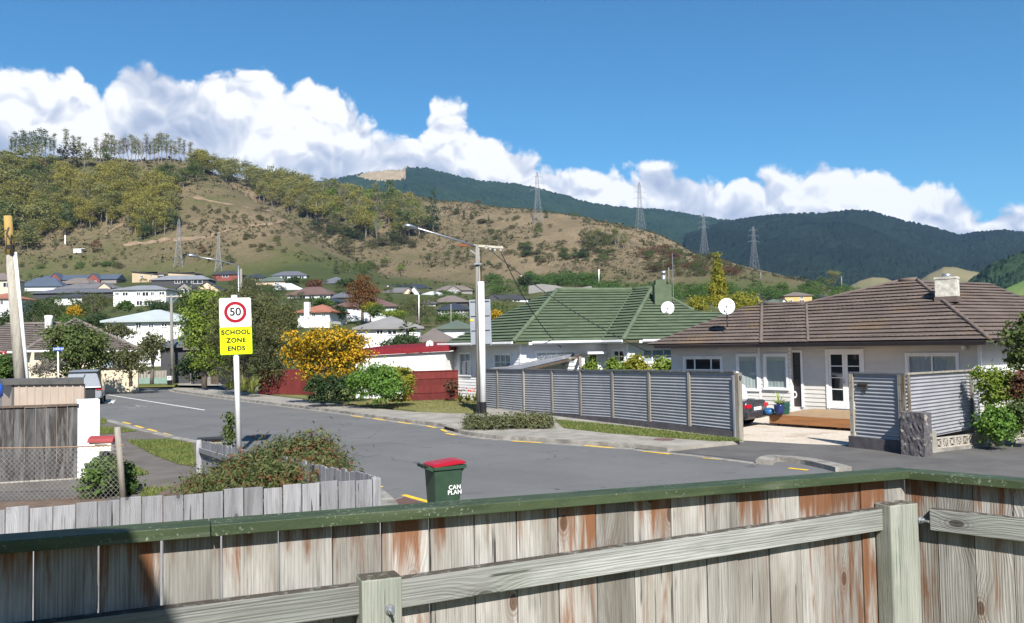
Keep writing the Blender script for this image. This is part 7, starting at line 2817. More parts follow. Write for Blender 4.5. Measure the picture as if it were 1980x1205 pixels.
foliage('leaf_redbrown', (0.10, 0.05, 0.03), (0.16, 0.075, 0.04))
foliage('leaf_domed', (0.028, 0.030, 0.018), (0.060, 0.056, 0.034))
foliage('leaf_grey', (0.15, 0.14, 0.12), (0.22, 0.20, 0.17))
foliage('leaf_shelter', (0.045, 0.095, 0.022), (0.10, 0.165, 0.035), nscale=0.12)
foliage('leaf_scrub', (0.052, 0.054, 0.024), (0.11, 0.10, 0.046), nscale=0.05)
foliage('leaf_grass', (0.085, 0.125, 0.03), (0.17, 0.185, 0.055), trans=0.2, nscale=0.8)
foliage('leaf_drygrass', (0.155, 0.15, 0.055), (0.24, 0.22, 0.09), trans=0.2, nscale=0.8)
foliage('flower_red', (0.45, 0.04, 0.02), (0.55, 0.10, 0.04))
M('bark', (0.16, 0.125, 0.10), (0.10, 0.08, 0.065), 6, 0.9, 0.6, 20, stretch=(1, 1, 0.3))
M('bark_pale', (0.22, 0.20, 0.17), (0.13, 0.115, 0.10), 6, 0.9, 0.6, 20, stretch=(1, 1, 0.3))


def leaf_quads(C, N, L, Wd, rs, jitter=0.9):
    """C centres, N outward directions -> rhombic leaves"""
    n = len(C)
    d = N + rs.normal(size=(n, 3)) * jitter
    d /= np.linalg.norm(d, axis=1)[:, None] + 1e-9
    r = rs.normal(size=(n, 3))
    t1 = np.cross(d, r)
    t1 /= np.linalg.norm(t1, axis=1)[:, None] + 1e-9
    t2 = np.cross(d, t1)
    ln = (L * (0.4 + 1.25 * rs.rand(n) ** 1.5))[:, None]
    wd = ln * Wd
    return np.stack([C - t1 * ln, C + t2 * wd, C + t1 * ln, C - t2 * wd], 1).reshape(-1, 3)


def clumps(lobes, n_cl, per, cr, rs, inner=0.35):
    """points gathered into clumps over the lobes' outer shells; returns centres and outward directions"""
    vol = np.array([(l[3] * l[4] * l[5]) ** (2 / 3) for l in lobes])
    pick = rs.choice(len(lobes), n_cl, p=vol / vol.sum())
    Lb = np.array(lobes)[pick]
    d = rs.normal(size=(n_cl, 3))
    d /= np.linalg.norm(d, axis=1)[:, None]
    d[:, 2] = np.where(rs.rand(n_cl) < 0.55, np.abs(d[:, 2]), d[:, 2])
    rad = 1 - np.abs(rs.normal(size=n_cl)) * inner
    rad = np.clip(rad, 0.15, 1.05)
    rad = np.where(rs.rand(n_cl) < 0.10, rad * rs.uniform(1.05, 1.28, n_cl), rad)
    cc = Lb[:, :3] + d * Lb[:, 3:6] * rad[:, None]
    k = np.repeat(np.arange(n_cl), per)
    off = rs.normal(size=(n_cl * per, 3)) * np.repeat(cr * (0.35 + 1.3 * rs.rand(n_cl) ** 1.4), per)[:, None]
    off[:, 2] *= 0.7
    C = cc[k] + off
    N = d[k] * 0.8 + off / (np.linalg.norm(off, axis=1)[:, None] + 1e-9) * 0.6 + np.array([0, 0, 0.35])
    return C, N


def crown_mesh(name, lobes, n_cl, per, cr, leaf, seed, wd=0.55, inner=0.35, floor=None):
    rs = np.random.RandomState(seed)
    C, N = clumps(lobes, n_cl, per, cr, rs, inner)
    if floor is not None:
        C[:, 2] = np.maximum(C[:, 2], floor + rs.rand(len(C)) * leaf)
    return fast_mesh(name, leaf_quads(C, N, leaf, wd, rs), 4)


def trunk_mb(h, r, lobes, rng, nb=6, lean=0.04, z0=-0.2):
    mb = MB()
    p = [Vector((0, 0, z0))]
    for i in range(1, 5):
        p.append(Vector((rng.uniform(-lean, lean) * h, rng.uniform(-lean, lean) * h, h * i / 4)))
    mb.tube(p, [r * 1.15, r, r * 0.8, r * 0.6, r * 0.4], 8)
    for i in range(nb):
        l = rng.choice(lobes)
        t = rng.uniform(0.35, 0.95)
        a = p[min(3, int(t * 4))].lerp(p[min(4, int(t * 4) + 1)], (t * 4) % 1)
        b = Vector((l[0] + rng.uniform(-0.4, 0.4) * l[3], l[1] + rng.uniform(-0.4, 0.4) * l[4], l[2] + rng.uniform(-0.3, 0.5) * l[5]))
        m_ = a.lerp(b, 0.5) + Vector((0, 0, 0.08 * (b - a).length))
        mb.tube([a, m_, b], [r * 0.45, r * 0.3, r * 0.1], 6)
    return mb


def plant(name, label, cat, loc, lobes, mat, n_cl, per, cr, leaf, seed, trunk=None, bark='bark', wd=0.55, inner=0.35, group=None, floor=None, nb=6):
    t = empty(name, loc, 0, label, cat, group)
    link('crown' if trunk else 'foliage', crown_mesh(name + '_crown', lobes, n_cl, per, cr, leaf, seed, wd, inner, floor), MATS[mat], t)
    if trunk:
        trunk_mb(trunk[0], trunk[1], lobes, random.Random(seed), nb).build('trunk', MATS[bark], t, smooth=True)
    return t


def box_px(x0, x1, y0, y1, Y, depth=None):
    """centre-bottom, half width, height for a picture box at depth Y"""
    k = ppm(Y)
    b = at((x0 + x1) / 2, y1, Y)
    return b, (x1 - x0) / 2 / k, (y1 - y0) / k


def round_lobes(hw, h, rng, n=7, low=0.25, dp=None):
    """overlapping lobes filling a rough ball of half width hw and height h above z = low*h"""
    dp = dp or hw
    z0 = low * h
    L = [(0, 0, (h + z0) / 2, hw * 0.72, dp * 0.72, (h - z0) * 0.46)]
    for i in range(n):
        a = 2 * PI * i / n + rng.uniform(-0.3, 0.3)
        zz = z0 + (h - z0) * rng.uniform(0.25, 0.75)
        s_ = rng.uniform(0.30, 0.48)
        L.append((math.cos(a) * hw * (1 - s_) * 0.98, math.sin(a) * dp * (1 - s_) * 0.98, zz, hw * s_, dp * s_, (h - z0) * s_ * 0.62))
    L.append((rng.uniform(-0.2, 0.2) * hw, 0, h - (h - z0) * 0.22, hw * 0.42, dp * 0.42, (h - z0) * 0.22))
    return L


# --- shrub with reddening leaves in the garden bed
g = random.Random(1)
nb_ = gnd(530, 925, 1.2)
nl = []
for px_, py_, Yq, r, rz in ((425, 945, 11.5, 0.30, 0.22), (462, 934, 11.0, 0.42, 0.30), (508, 920, 11.0, 0.48, 0.35), (558, 905, 11.0, 0.52, 0.38), (600, 895, 10.8, 0.42, 0.37), (620, 922, 10.0, 0.36, 0.34), (558, 942, 9.6, 0.52, 0.34), (482, 955, 9.8, 0.52, 0.28), (632, 940, 8.9, 0.28, 0.27), (430, 960, 10.4, 0.30, 0.24), (640, 900, 10.6, 0.19, 0.22), (402, 950, 11.3, 0.34, 0.24), (448, 962, 10.0, 0.38, 0.24), (398, 966, 10.6, 0.26, 0.2)):
    p = at(px_, py_, Yq) - nb_
    nl.append((p.x, p.y, p.z, r, r, rz))
nan = empty('nandina_shrub', nb_, 0, 'sprawling shrub with green and reddish fine leaves inside the grey garden fence', 'shrub')
link('foliage', crown_mesh('nandina', nl, 2000, 24, 0.09, 0.028, 3, 0.32, 0.25), MATS['leaf_nandina'], nan)
mb = MB()
for k in range(70):
    l = g.choice(nl)
    a = g.uniform(0, 2 * PI)
    b = Vector((l[0] + math.cos(a) * l[3] * g.uniform(0.5, 1.0), l[1] + math.sin(a) * l[4] * g.uniform(0.5, 1.0), l[2] + l[5] * g.uniform(0.5, 1.25)))
    c = Vector((l[0] * 0.9, l[1] * 0.9, -0.3))
    mb.tube([c, c.lerp(b, 0.6) + Vector((0, 0, 0.1)), b], [0.012, 0.008, 0.003], 4, cap=False)
mb.build('stems', MATS['bark'], nan)
# thin sprigs standing proud
mb = MB()

plant('young_shrub', 'slim upright young shrub beside the post of the speed sign', 'shrub', gnd(443, 872) , [(0, 0, 0.4, 0.22, 0.2, 0.4), (0.03, 0, 0.85, 0.15, 0.15, 0.3), (0.0, 0, 1.05, 0.10, 0.1, 0.2)], 'leaf_mid', 60, 16, 0.06, 0.05, 4)
b, hw, h = box_px(160, 260, 884, 970, 17.3)
plant('letterbox_bush', 'bright leafy round bush growing through the wire fence', 'shrub', b, round_lobes(hw, h, g, 7, 0.0), 'leaf_green', 330, 20, 0.09, 0.05, 5, inner=0.2)
# low clipped hedge at the kerb
b, hw, h = box_px(896, 1070, 799, 840, 29.3)
hl = [(x, 0.25 + 0.1 * math.sin(x * 3), h * 0.42, hw * 0.22, 0.62, h * 0.50) for x in np.linspace(-hw * 0.80, hw * 0.80, 7)]
plant('kerb_hedge', 'low grey green clipped hedge at the kerb beside the lamp pole', 'hedge', b, hl, 'leaf_hedge', 620, 24, 0.09, 0.034, 6, inner=0.2, floor=0.0)

# yellow flowering tree
b, hw, h = box_px(543, 706, 640, 772, 43.5)
yl = []
for px_, py_, r, rz in ((560, 690, 18, 20), (568, 655, 14, 14), (590, 680, 26, 26), (620, 662, 30, 22), (655, 658, 28, 20), (685, 668, 22, 20), (640, 700, 34, 26), (600, 715, 26, 22), (675, 700, 26, 24), (690, 690, 18, 18), (615, 735, 16, 14), (650, 730, 20, 14)):
    p = at(px_, py_, 43.5) - b
    k = ppm(43.5)
    yl.append((p.x, p.y + g.uniform(-0.5, 0.5), p.z, r / k, r / k, rz / k))
plant('yellow_tree', 'small spreading tree covered in golden yellow blossom', 'tree', b, yl, 'leaf_gold', 430, 44, 0.22, 0.07, 7, (2.6, 0.14), inner=0.25, nb=9)
b, hw, h = box_px(594, 690, 726, 776, 42)
plant('dark_hedge', 'dark clipped evergreen shrub under the yellow blossom tree', 'shrub', b, [(x, 0, h * 0.45, hw * 0.4, 0.7, h * 0.52) for x in (-hw * 0.6, 0, hw * 0.55)], 'leaf_dark', 330, 22, 0.13, 0.06, 8, inner=0.2, floor=0.0)
b, hw, h = box_px(672, 792, 706, 782, 40.3)
plant('bright_bush', 'large rounded bright green bush in front of the red fence', 'shrub', b, round_lobes(hw, h, g, 8, 0.0, 1.1), 'leaf_bright', 300, 40, 0.19, 0.06, 9, inner=0.2, floor=0.0)
b, hw, h = box_px(745, 800, 712, 776, 41.3)
plant('gold_ball_shrub', 'rounded yellow green shrub beside the bright green bush', 'shrub', b, [(0, 0, h * 0.5, hw, hw, h * 0.52)], 'leaf_yellow', 260, 22, 0.10, 0.05, 10, inner=0.12, floor=0.0)
# tall thin sprays on the bright bush
# drooping tree
b = gnd(470, 752)
Yt = 54
b = at(470, 752, Yt)
k = ppm(Yt)
wl3 = []
for px_, py_, r, rz in ((470, 590, 46, 30), (430, 610, 34, 34), (515, 610, 42, 36), (550, 640, 28, 40), (480, 640, 60, 44), (430, 670, 34, 44), (500, 690, 48, 44), (545, 690, 32, 38), (450, 715, 30, 28), (520, 725, 34, 20), (560, 610, 18, 22)):
    p = at(px_, py_, Yt) - b
    wl3.append((p.x, p.y + g.uniform(-1.2, 1.2), p.z, r / k, r / k * 1.0, rz / k))
plant('drooping_tree', 'large drooping olive green tree behind the speed sign', 'tree', b, wl3, 'leaf_olive', 700, 44, 0.30, 0.08, 11, (4.0, 0.28), wd=0.35, inner=0.3, nb=10)
b = at(395, 745, 62)
k = ppm(62)
ll = []
for px_, py_, r, rz in ((375, 615, 24, 24), (400, 590, 30, 26), (410, 640, 36, 36), (385, 665, 30, 30), (425, 620, 26, 34), (360, 640, 14, 18), (405, 700, 30, 34)):
    p = at(px_, py_, 62) - b
    ll.append((p.x, p.y, p.z, r / k, r / k, rz / k))
plant('lime_tree', 'yellow green leafy tree left of the speed sign', 'tree', b, ll, 'leaf_lime', 330, 42, 0.34, 0.10, 12, (4.0, 0.2), inner=0.3)
b = at(395, 620, 118)
plant('dark_crown_tree', 'dark rounded tree above the yellow green tree', 'tree', b, round_lobes(3.4, 4.6, g, 7, 0.1), 'leaf_mid', 330, 22, 0.4, 0.17, 13, (2.0, 0.2))
b, hw, h = box_px(92, 206, 630, 748, 58)
plant('round_tree', 'dense round green tree in front of the tiled house', 'tree', b, round_lobes(hw, h, g, 10, 0.08), 'leaf_mid', 380, 42, 0.32, 0.095, 14, (2.2, 0.2), inner=0.2)
b, hw, h = box_px(-25, 36, 690, 745, 31)
plant('edge_shrub', 'leafy green shrub under the give way sign', 'shrub', b, round_lobes(hw, h, g, 6, 0.0), 'leaf_green', 260, 20, 0.10, 0.06, 15, inner=0.2)
b, hw, h = box_px(206, 300, 668, 742, 60)
plant('bare_branch_shrub', 'straggly olive shrub with pale bare branches by the green based fence', 'shrub', b, round_lobes(hw, h, g, 8, 0.15, 1.4), 'leaf_olive', 230, 20, 0.22, 0.08, 16, (2.2, 0.12), 'bark_pale', inner=0.4, nb=14)
b, hw, h = box_px(262, 325, 640, 738, 64)
plant('straggly_tree', 'straggly half bare tree left of the grey concrete pole', 'tree', b, round_lobes(hw, h, g, 8, 0.3, 1.4), 'leaf_olive', 170, 16, 0.26, 0.09, 17, (3.0, 0.14), 'bark_pale', inner=0.5, nb=18)
b, hw, h = box_px(60, 128, 690, 740, 56)
plant('pale_bush', 'pale flowering low bush behind the silver van', 'shrub', b, round_lobes(hw, h, g, 6, 0.0), 'leaf_grey', 200, 16, 0.14, 0.06, 18, inner=0.3)
b, hw, h = box_px(335, 420, 690, 742, 67)
plant('corner_shrub', 'dark green shrubs over the grey paling fence', 'shrub', b, round_lobes(hw, h, g, 6, 0.0, 1.2), 'leaf_dark', 230, 20, 0.2, 0.09, 19, inner=0.25)


def flax(label, loc, n, ln, seed):
    t = empty('flax_plant', loc, 0, label, 'plant', 'flax plants by the far path')
    rr = random.Random(seed)
    mb = MB()
    for k in range(n):
        a = rr.uniform(0, 2 * PI)
        el = rr.uniform(0.5, 1.45)
        L_ = ln * rr.uniform(0.6, 1.0)
        d = Vector((math.cos(a) * math.cos(el), math.sin(a) * math.cos(el), math.sin(el)))
        s_ = Vector((-math.sin(a), math.cos(a), 0)) * 0.035
        p0 = d * 0.05
        p1_ = d * L_ * 0.65
        p2_ = d * L_ + Vector((0, 0, -0.35 * L_ * math.cos(el)))
        mb.add([p0 - s_, p0 + s_, p1_ + s_, p1_ - s_, p2_], [(0, 1, 2, 3), (3, 2, 4)])
    mb.build('leaves', MATS['leaf_flax'], t)
    return t


foliage('leaf_flax', (0.08, 0.11, 0.03), (0.26, 0.27, 0.07))
flax('spiky flax clump left of the dark red panel fence', at(488, 762, 52), 60, 1.5, 1)
flax('spiky flax clump under the drooping tree', at(470, 757, 53), 50, 1.3, 2)
flax('reddish flax clump beside the dark path gap', at(447, 755, 54), 40, 1.2, 3)
# hedge behind the iron fence
for i, (x0, x1, y0, mat, lab) in enumerate(((1118, 1168, 697, 'leaf_lime', 'bright green clipped hedge right of the carport post'), (1160, 1212, 694, 'leaf_lime', 'bright green hedge in front of the white house bay'), (1203, 1262, 690, 'leaf_yellow', 'golden tinged shrub in the hedge behind the fence'), (1255, 1302, 695, 'leaf_lime', 'bright green hedge against the brown roofed house'))):
    b, hw, h = box_px(x0, x1, y0, 745, 40.5)
    b.z -= 0.8
    plant('fence_hedge', lab, 'hedge', b, round_lobes(hw, h + 0.8, g, 6, 0.0, 0.9), mat, 210, 20, 0.13, 0.075, 30 + i, inner=0.2, group='hedge behind the iron fence')
# shrubs on the right edge
for i, (x0, x1, y0, y1, Yq, mat, leaf, lab) in enumerate(((1888, 1960, 705, 800, 23.6, 'leaf_lime', 0.045, 'loose variegated shrub against the cream wall'), (1895, 1960, 785, 862, 22.6, 'leaf_bright', 0.045, 'glossy green shrub spilling over the pierced blocks'),
                                                             (1940, 2020, 770, 850, 22.9, 'leaf_mid', 0.05, 'grey green shrub at the frame edge above the blocks'), (1945, 2020, 715, 790, 23.2, 'leaf_redbrown', 0.05, 'red brown leaved shrub at the frame edge'),
                                                             (1942, 2040, 600, 740, 24.0, 'leaf_mid', 0.055, 'tall shrub rising over the eave at the frame edge'))):
    b, hw, h = box_px(x0, x1, y0, y1, Yq)
    plant('garden_shrub', lab, 'shrub', b, round_lobes(hw, h, g, 8, 0.0, 0.7), mat, 230, 20, 0.10, leaf, 40 + i, inner=0.5, group='shrubs on the right edge')
# red-leaved and flowering plants by the white house
b, hw, h = box_px(862, 884, 736, 772, 44.5)
plant('red_shrub', 'small red leaved shrub at the corner of the white house', 'shrub', b, round_lobes(hw, h, g, 5, 0.0), 'leaf_redbrown', 70, 16, 0.1, 0.06, 50, inner=0.3)
for i, px_ in enumerate((890, 905, 919)):
    p = at(px_, 776, 43)
    t = flax(('upright iris clump nearest the red leaved shrub', 'orange flowering iris clump under the window', 'orange flowering iris clump beside the lamp pole')[i], p, 26, 0.6, 60 + i)
    t['group'] = 'flowers along the white house'
    rs = np.random.RandomState(i)
    link('flowers', fast_mesh('flowers', leaf_quads(rs.normal(size=(14, 3)) * (0.2, 0.2, 0.08) + (0, 0, 0.6), rs.normal(size=(14, 3)), 0.05, 0.7, rs), 4), MATS['flower_red'], t)

# ------------------------------------------------------------------ trees among the houses
MID = [  # x0, x1, y0, y1, Y, material, trunk?, label
    (-20, 40, 598, 668, 110, 'leaf_dark', 1, 'dark evergreen tree at the frame edge behind the tiled house'),
    (35, 95, 580, 652, 120, 'leaf_dark', 1, 'tall dark tree right of the leaning pole'),
    (80, 130, 570, 640, 125, 'leaf_mid', 1, 'olive crowned tree above the tiled roof'),
    (118, 175, 578, 640, 130, 'leaf_mid', 1, 'broad tree left of the yellow shrub'),
    (150, 222, 565, 622, 150, 'leaf_olive', 1, 'grey green tree below the grey roofs'),
    (95, 160, 610, 640, 112, 'leaf_green', 0, 'low green shrub behind the tiled ridge'),
    (128, 160, 590, 618, 122, 'leaf_gold', 0, 'bright yellow shrub among the dark trees'),
    (160, 215, 605, 660, 105, 'leaf_dark', 1, 'dark tree left of the large white house'),
    (190, 265, 625, 668, 84, 'leaf_olive', 0, 'olive shrubs against the white wall'),
    (225, 260, 580, 602, 160, 'leaf_green', 0, 'garden shrubs below the white two storey house'),
    (285, 340, 582, 606, 150, 'leaf_dark', 0, 'dark hedge right of the white two storey house'),
    (335, 378, 570, 620, 140, 'leaf_mid', 1, 'rounded tree behind the grey concrete pole'),
    (640, 672, 590, 622, 140, 'leaf_dark', 0, 'dark shrub left of the red leaved tree'),
    (712, 748, 588, 618, 135, 'leaf_green', 0, 'green shrub right of the red leaved tree'),
    (697, 735, 585, 622, 138, 'leaf_yellow', 1, 'yellowing small tree under the red leaved tree'),
    (765, 850, 572, 632, 140, 'leaf_olive', 1, 'large round olive tree behind the white lamp post'),
    (735, 790, 600, 618, 128, 'leaf_lime', 0, 'lime green hedge in front of the brown roof'),
    (838, 912, 604, 632, 120, 'leaf_green', 0, 'green garden hedge below the navy roof'),
    (905, 1012, 586, 618, 130, 'leaf_mid', 0, 'mixed hedge below the modern white house'),
    (935, 975, 600, 622, 100, 'leaf_gold', 0, 'golden shrub right of the sign board'),
    (735, 825, 648, 684, 68, 'leaf_dark', 0, 'dark garden shrubs behind the red shed'),
    (1320, 1372, 572, 610, 90, 'leaf_yellow', 0, 'yellow green shrub left of the golden conifer'),
    (1380, 1475, 568, 612, 85, 'leaf_yellow', 0, 'yellow flowered shrub behind the large dish'),
    (602, 650, 575, 598, 170, 'leaf_green', 0, 'grey green tree beside the orange roof'),
    (1000, 1030, 533, 562, 330, 'leaf_dark', 1, 'dark tree above the modern white house'),
    (445, 520, 535, 580, 240, 'leaf_olive', 1, 'dull olive tree behind the street lamp'),
    (550, 580, 536, 556, 280, 'leaf_dark', 0, 'dark shrubs beside the dark two storey house'),
    (645, 690, 540, 560, 290, 'leaf_dark', 1, 'dark tree beside the pyramid roof'),
    (590, 625, 540, 566, 280, 'leaf_redbrown', 0, 'dark red shrub between the roofs'),
    (1300, 1340, 600, 640, 80, 'leaf_mid', 0, 'green shrub behind the green roof end'),
]
for i, (x0, x1, y0, y1, Yq, mat, tr, lab) in enumerate(MID):
    b, hw, h = box_px(x0, x1, y0, y1, Yq)
    lo = round_lobes(hw, h, g, 8, 0.12 if tr else 0.0)
    plant('garden_tree' if tr else 'garden_bush', lab, 'tree' if tr else 'shrub', b, lo, mat, 210, 18, hw * 0.11, max(0.09, 1.15 / ppm(Yq)), 70 + i, (h * 0.5, hw * 0.06) if tr else None, inner=0.25, group='trees among the houses')
# red leaved tree, golden conifer, palm
b, hw, h = box_px(664, 738, 530, 620, 142)
lo = [(0, 0, h * 0.78, hw * 0.45, hw * 0.4, h * 0.22), (-hw * 0.35, 0, h * 0.58, hw * 0.55, hw * 0.5, h * 0.24), (hw * 0.35, 0, h * 0.55, hw * 0.6, hw * 0.5, h * 0.24), (0, 0, h * 0.38, hw * 0.75, hw * 0.6, h * 0.2)]
plant('autumn_tree', 'tall red brown autumn tree among the white houses', 'tree', b, lo, 'leaf_autumn', 420, 20, 0.36, 0.13, 120, (h * 0.6, 0.25), inner=0.3)
b, hw, h = box_px(1366, 1412, 492, 592, 120)
lo = [(0, 0, h * f, hw * (1.05 - f) * 1.0, hw * (1.05 - f), h * 0.12) for f in (0.12, 0.25, 0.38, 0.5, 0.62, 0.74, 0.84, 0.92)]
plant('golden_conifer', 'tall golden green conifer beyond the green roof', 'tree', b, lo, 'leaf_yellow', 360, 20, 0.22, 0.13, 121, (h * 0.8, 0.15), inner=0.2)
b = at(788, 668, 75)
t = empty('palm_tree', b, 0, 'small palm with stiff fronds in front of the grey hip roof', 'tree')
rr = random.Random(9)
mb = MB()
for k in range(26):
    a = rr.uniform(0, 2 * PI)
    el = rr.uniform(-0.3, 1.3)
    L_ = rr.uniform(0.9, 1.3)
    d = Vector((math.cos(a) * math.cos(el), math.sin(a) * math.cos(el), math.sin(el)))
    s_ = Vector((-math.sin(a), math.cos(a), 0)) * 0.14
    o_ = Vector((0, 0, 1.6))
    mb.add([o_ + d * 0.2, o_ + d * L_ * 0.7 + s_, o_ + d * L_ + Vector((0, 0, -0.2)), o_ + d * L_ * 0.7 - s_], [(0, 1, 2, 3)])
mb.build('fronds', MATS['leaf_mid'], t)
MB().tube([(0, 0, -1), (0.03, 0, 1.6)], [0.18, 0.15], 8).build('trunk', MATS['bark'], t)

# ------------------------------------------------------------------ variants for the hill
def variant(kind, seed):
    """unit-height tree: crown mesh and trunk mesh"""
    rr = random.Random(seed)
    if kind == 'poplar':
        lo = [(rr.uniform(-0.03, 0.03), 0, z, 0.075 + 0.03 * math.sin(z * 3), 0.08, 0.11) for z in (0.42, 0.54, 0.66, 0.78, 0.9)]
        c = crown_mesh('poplar', lo, 130, 8, 0.028, 0.013, seed, 0.6, 0.5)
        t = MB()
        t.tube([(0, 0, -0.05), (0.01, 0, 0.4), (rr.uniform(-0.02, 0.02), 0, 0.97)], [0.013, 0.010, 0.003], 5)
        for q in range(9):
            z = rr.uniform(0.3, 0.9)
            a = rr.uniform(0, 2 * PI)
            t.tube([(0, 0, z), (math.cos(a) * 0.10, math.sin(a) * 0.10, z + 0.14)], [0.006, 0.002], 4, cap=False)
        return c, t.mesh('poplar_trunk')
    if kind == 'grove':
        lo = [(rr.uniform(-0.18, 0.18), rr.uniform(-0.18, 0.18), rr.uniform(0.36, 0.86), rr.uniform(0.13, 0.22), rr.uniform(0.13, 0.22), rr.uniform(0.10, 0.17)) for q in range(10)]
        c = crown_mesh('grove', lo, 210, 10, 0.042, 0.017, seed, 0.6, 0.35)
        t = trunk_mb(0.75, 0.018, lo, rr, 7, 0.05, -0.05)
        return c, t.mesh('grove_trunk')
    if kind == 'conifer':
        lo = [(rr.uniform(-0.03, 0.03), rr.uniform(-0.03, 0.03), z, 0.30 * (1.08 - z), 0.30 * (1.08 - z), 0.10) for z in (0.15, 0.3, 0.42, 0.54, 0.66, 0.78, 0.88, 0.96)]
        c = crown_mesh('conifer', lo, 170, 9, 0.03, 0.020, seed, 0.5, 0.3)
        t = MB().tube([(0, 0, -0.05), (0, 0, 0.9)], [0.025, 0.005], 6)
        return c, t.mesh('conifer_trunk')
    if kind == 'bare':
        lo = [(rr.uniform(-0.2, 0.2), rr.uniform(-0.2, 0.2), rr.uniform(0.5, 0.85), 0.2, 0.2, 0.18) for q in range(6)]
        c = crown_mesh('bare', lo, 80, 5, 0.05, 0.014, seed, 0.25, 0.5)
        t = trunk_mb(0.8, 0.016, lo, rr, 22, 0.05, -0.05)
        return c, t.mesh('bare_trunk')
    lo = round_lobes(0.5, 1.0, rr, 7, 0.05)
    c = crown_mesh('bush', lo, 150, 9, 0.055, 0.026, seed, 0.6, 0.25)
    return c, None


VAR = {k: [variant(k, 200 + 10 * i + s) for s in range(4)] for i, k in enumerate(('poplar', 'grove', 'conifer', 'bare', 'bush'))}
MATV = {}


def hill_tree(kind, mat, name, label, group, p, h, wx, seed, cat='tree'):
    """places a unit variant; meshes are shared per (variant, material)"""
    rr = random.Random(seed)
    vi = rr.randrange(4)
    key = (kind, vi, mat)
    if key not in MATV:
        c, t = VAR[kind][vi]
        c2 = c.copy()
        c2.materials.clear()
        c2.materials.append(MATS[mat])
        if t is not None and not t.materials:
            t.materials.append(MATS['bark_pale' if kind in ('poplar', 'grove', 'bare') else 'bark'])
        MATV[key] = (c2, t)
    c2, t = MATV[key]
    e = empty(name, p, rr.uniform(0, 6.28), label, cat, group)
    e.scale = (h * wx, h * wx, h)
    link('crown' if t else 'foliage', c2, None, e)
    if t:
        link('trunk', t, None, e)
    return e


def on_hill(px, py):
    p = drop(px, py)
    return p if p is not None and p.y > 120 else None


def wood_patch(poly, n, hpx, kinds, name, label, group, seed, wx=(0.9, 1.2)):
    rr = random.Random(seed)
    xs, ys = [p[0] for p in poly], [p[1] for p in poly]
    k = 0
    tries = 0
    while k < n and tries < n * 30:
        tries += 1
        x, y = rr.uniform(min(xs), max(xs)), rr.uniform(min(ys), max(ys))
        if not inpoly(x, y, poly):
            continue
        p = on_hill(x, y)
        if p is None:
            continue
        kd, mt = rr.choice(kinds)
        h = rr.uniform(*hpx) / ppm(p.y)
        hill_tree(kd, mt, name, label, group, p - Vector((0, 0, 0.4)), h, rr.uniform(*wx), seed * 1000 + k)
        k += 1


# wood on the left hill
GR = [('grove', 'leaf_poplar'), ('grove', 'leaf_willow'), ('grove', 'leaf_poplar')]
wood_patch([(-40, 335), (100, 335), (140, 400), (150, 470), (90, 482), (0, 492), (-40, 485)], 105, (34, 62), GR + [('grove', 'leaf_mid'), ('bush', 'leaf_willow')], 'hill_tree', 'yellow green tree in the wood on the left hillside', 'wood on the left hillside', 1, (0.9, 1.5))
wood_patch([(110, 365), (240, 362), (330, 385), (345, 440), (310, 462), (230, 445), (150, 445)], 85, (42, 70), GR, 'pale_trunk_tree', 'yellow leaved tree with pale trunk in the wood above the paddock', 'pale trunked trees above the paddock', 2, (0.8, 1.2))
wood_patch([(235, 445), (330, 430), (350, 460), (262, 470)], 16, (24, 44), GR + [('grove', 'leaf_mid'), ('bush', 'leaf_dark')], 'edge_tree', 'olive tree at the lower edge of the hillside wood', 'trees at the lower edge of the wood', 3)
wood_patch([(370, 322), (400, 332), (450, 344), (520, 359), (600, 372), (600, 400), (540, 385), (470, 362), (400, 342), (375, 336)], 70, (30, 46), [('grove', 'leaf_poplar'), ('grove', 'leaf_willow'), ('bush', 'leaf_willow')], 'crest_tree', 'olive tree crowding the crest of the left hill', 'trees crowding the hill crest', 4, (1.0, 1.5))
wood_patch([(300, 345), (385, 340), (390, 372), (315, 372)], 13, (26, 42), [('grove', 'leaf_mid'), ('bush', 'leaf_mid')], 'dark_crest_tree', 'dark green tree in the clump under the crest', 'dark clump under the crest', 5, (1.0, 1.4))
# wood in the gully between the hills
wood_patch([(490, 372), (560, 376), (650, 388), (690, 395), (650, 430), (590, 422), (540, 408), (500, 392)], 75, (30, 52), GR + [('bare', 'leaf_grey'), ('bush', 'leaf_willow')], 'gully_tree', 'yellow green tree in the gully wood between the hills', 'gully wood', 6, (0.9, 1.4))
wood_patch([(590, 405), (700, 400), (800, 410), (812, 462), (740, 472), (680, 464), (610, 432)], 80, (40, 66), GR + [('grove', 'leaf_lime'), ('bare', 'leaf_grey'), ('grove', 'leaf_mid')], 'lower_gully_tree', 'tall tree with visible trunk in the lower gully wood', 'lower gully wood', 7, (0.8, 1.25))
wood_patch([(600, 440), (790, 462), (805, 485), (660, 492)], 40, (12, 26), [('bush', 'leaf_dark'), ('bush', 'leaf_scrub'), ('bush', 'leaf_olive')], 'gully_bush', 'dark bush under the lower gully wood', 'bushes under the gully wood', 8, (1.0, 1.8))
wood_patch([(655, 525), (745, 515), (795, 530), (700, 540)], 14, (18, 32), [('bush', 'leaf_mid'), ('grove', 'leaf_lime'), ('bush', 'leaf_olive')], 'slope_tree', 'low rounded tree on the dry slope above the houses', 'low trees above the houses', 9)
wood_patch([(1130, 462), (1205, 468), (1208, 492), (1135, 490)], 18, (24, 40), [('grove', 'leaf_willow'), ('bare', 'leaf_grey'), ('bush', 'leaf_olive')], 'willow_clump', 'grey green tree in the clump on the right slope', 'clump on the right slope', 10)
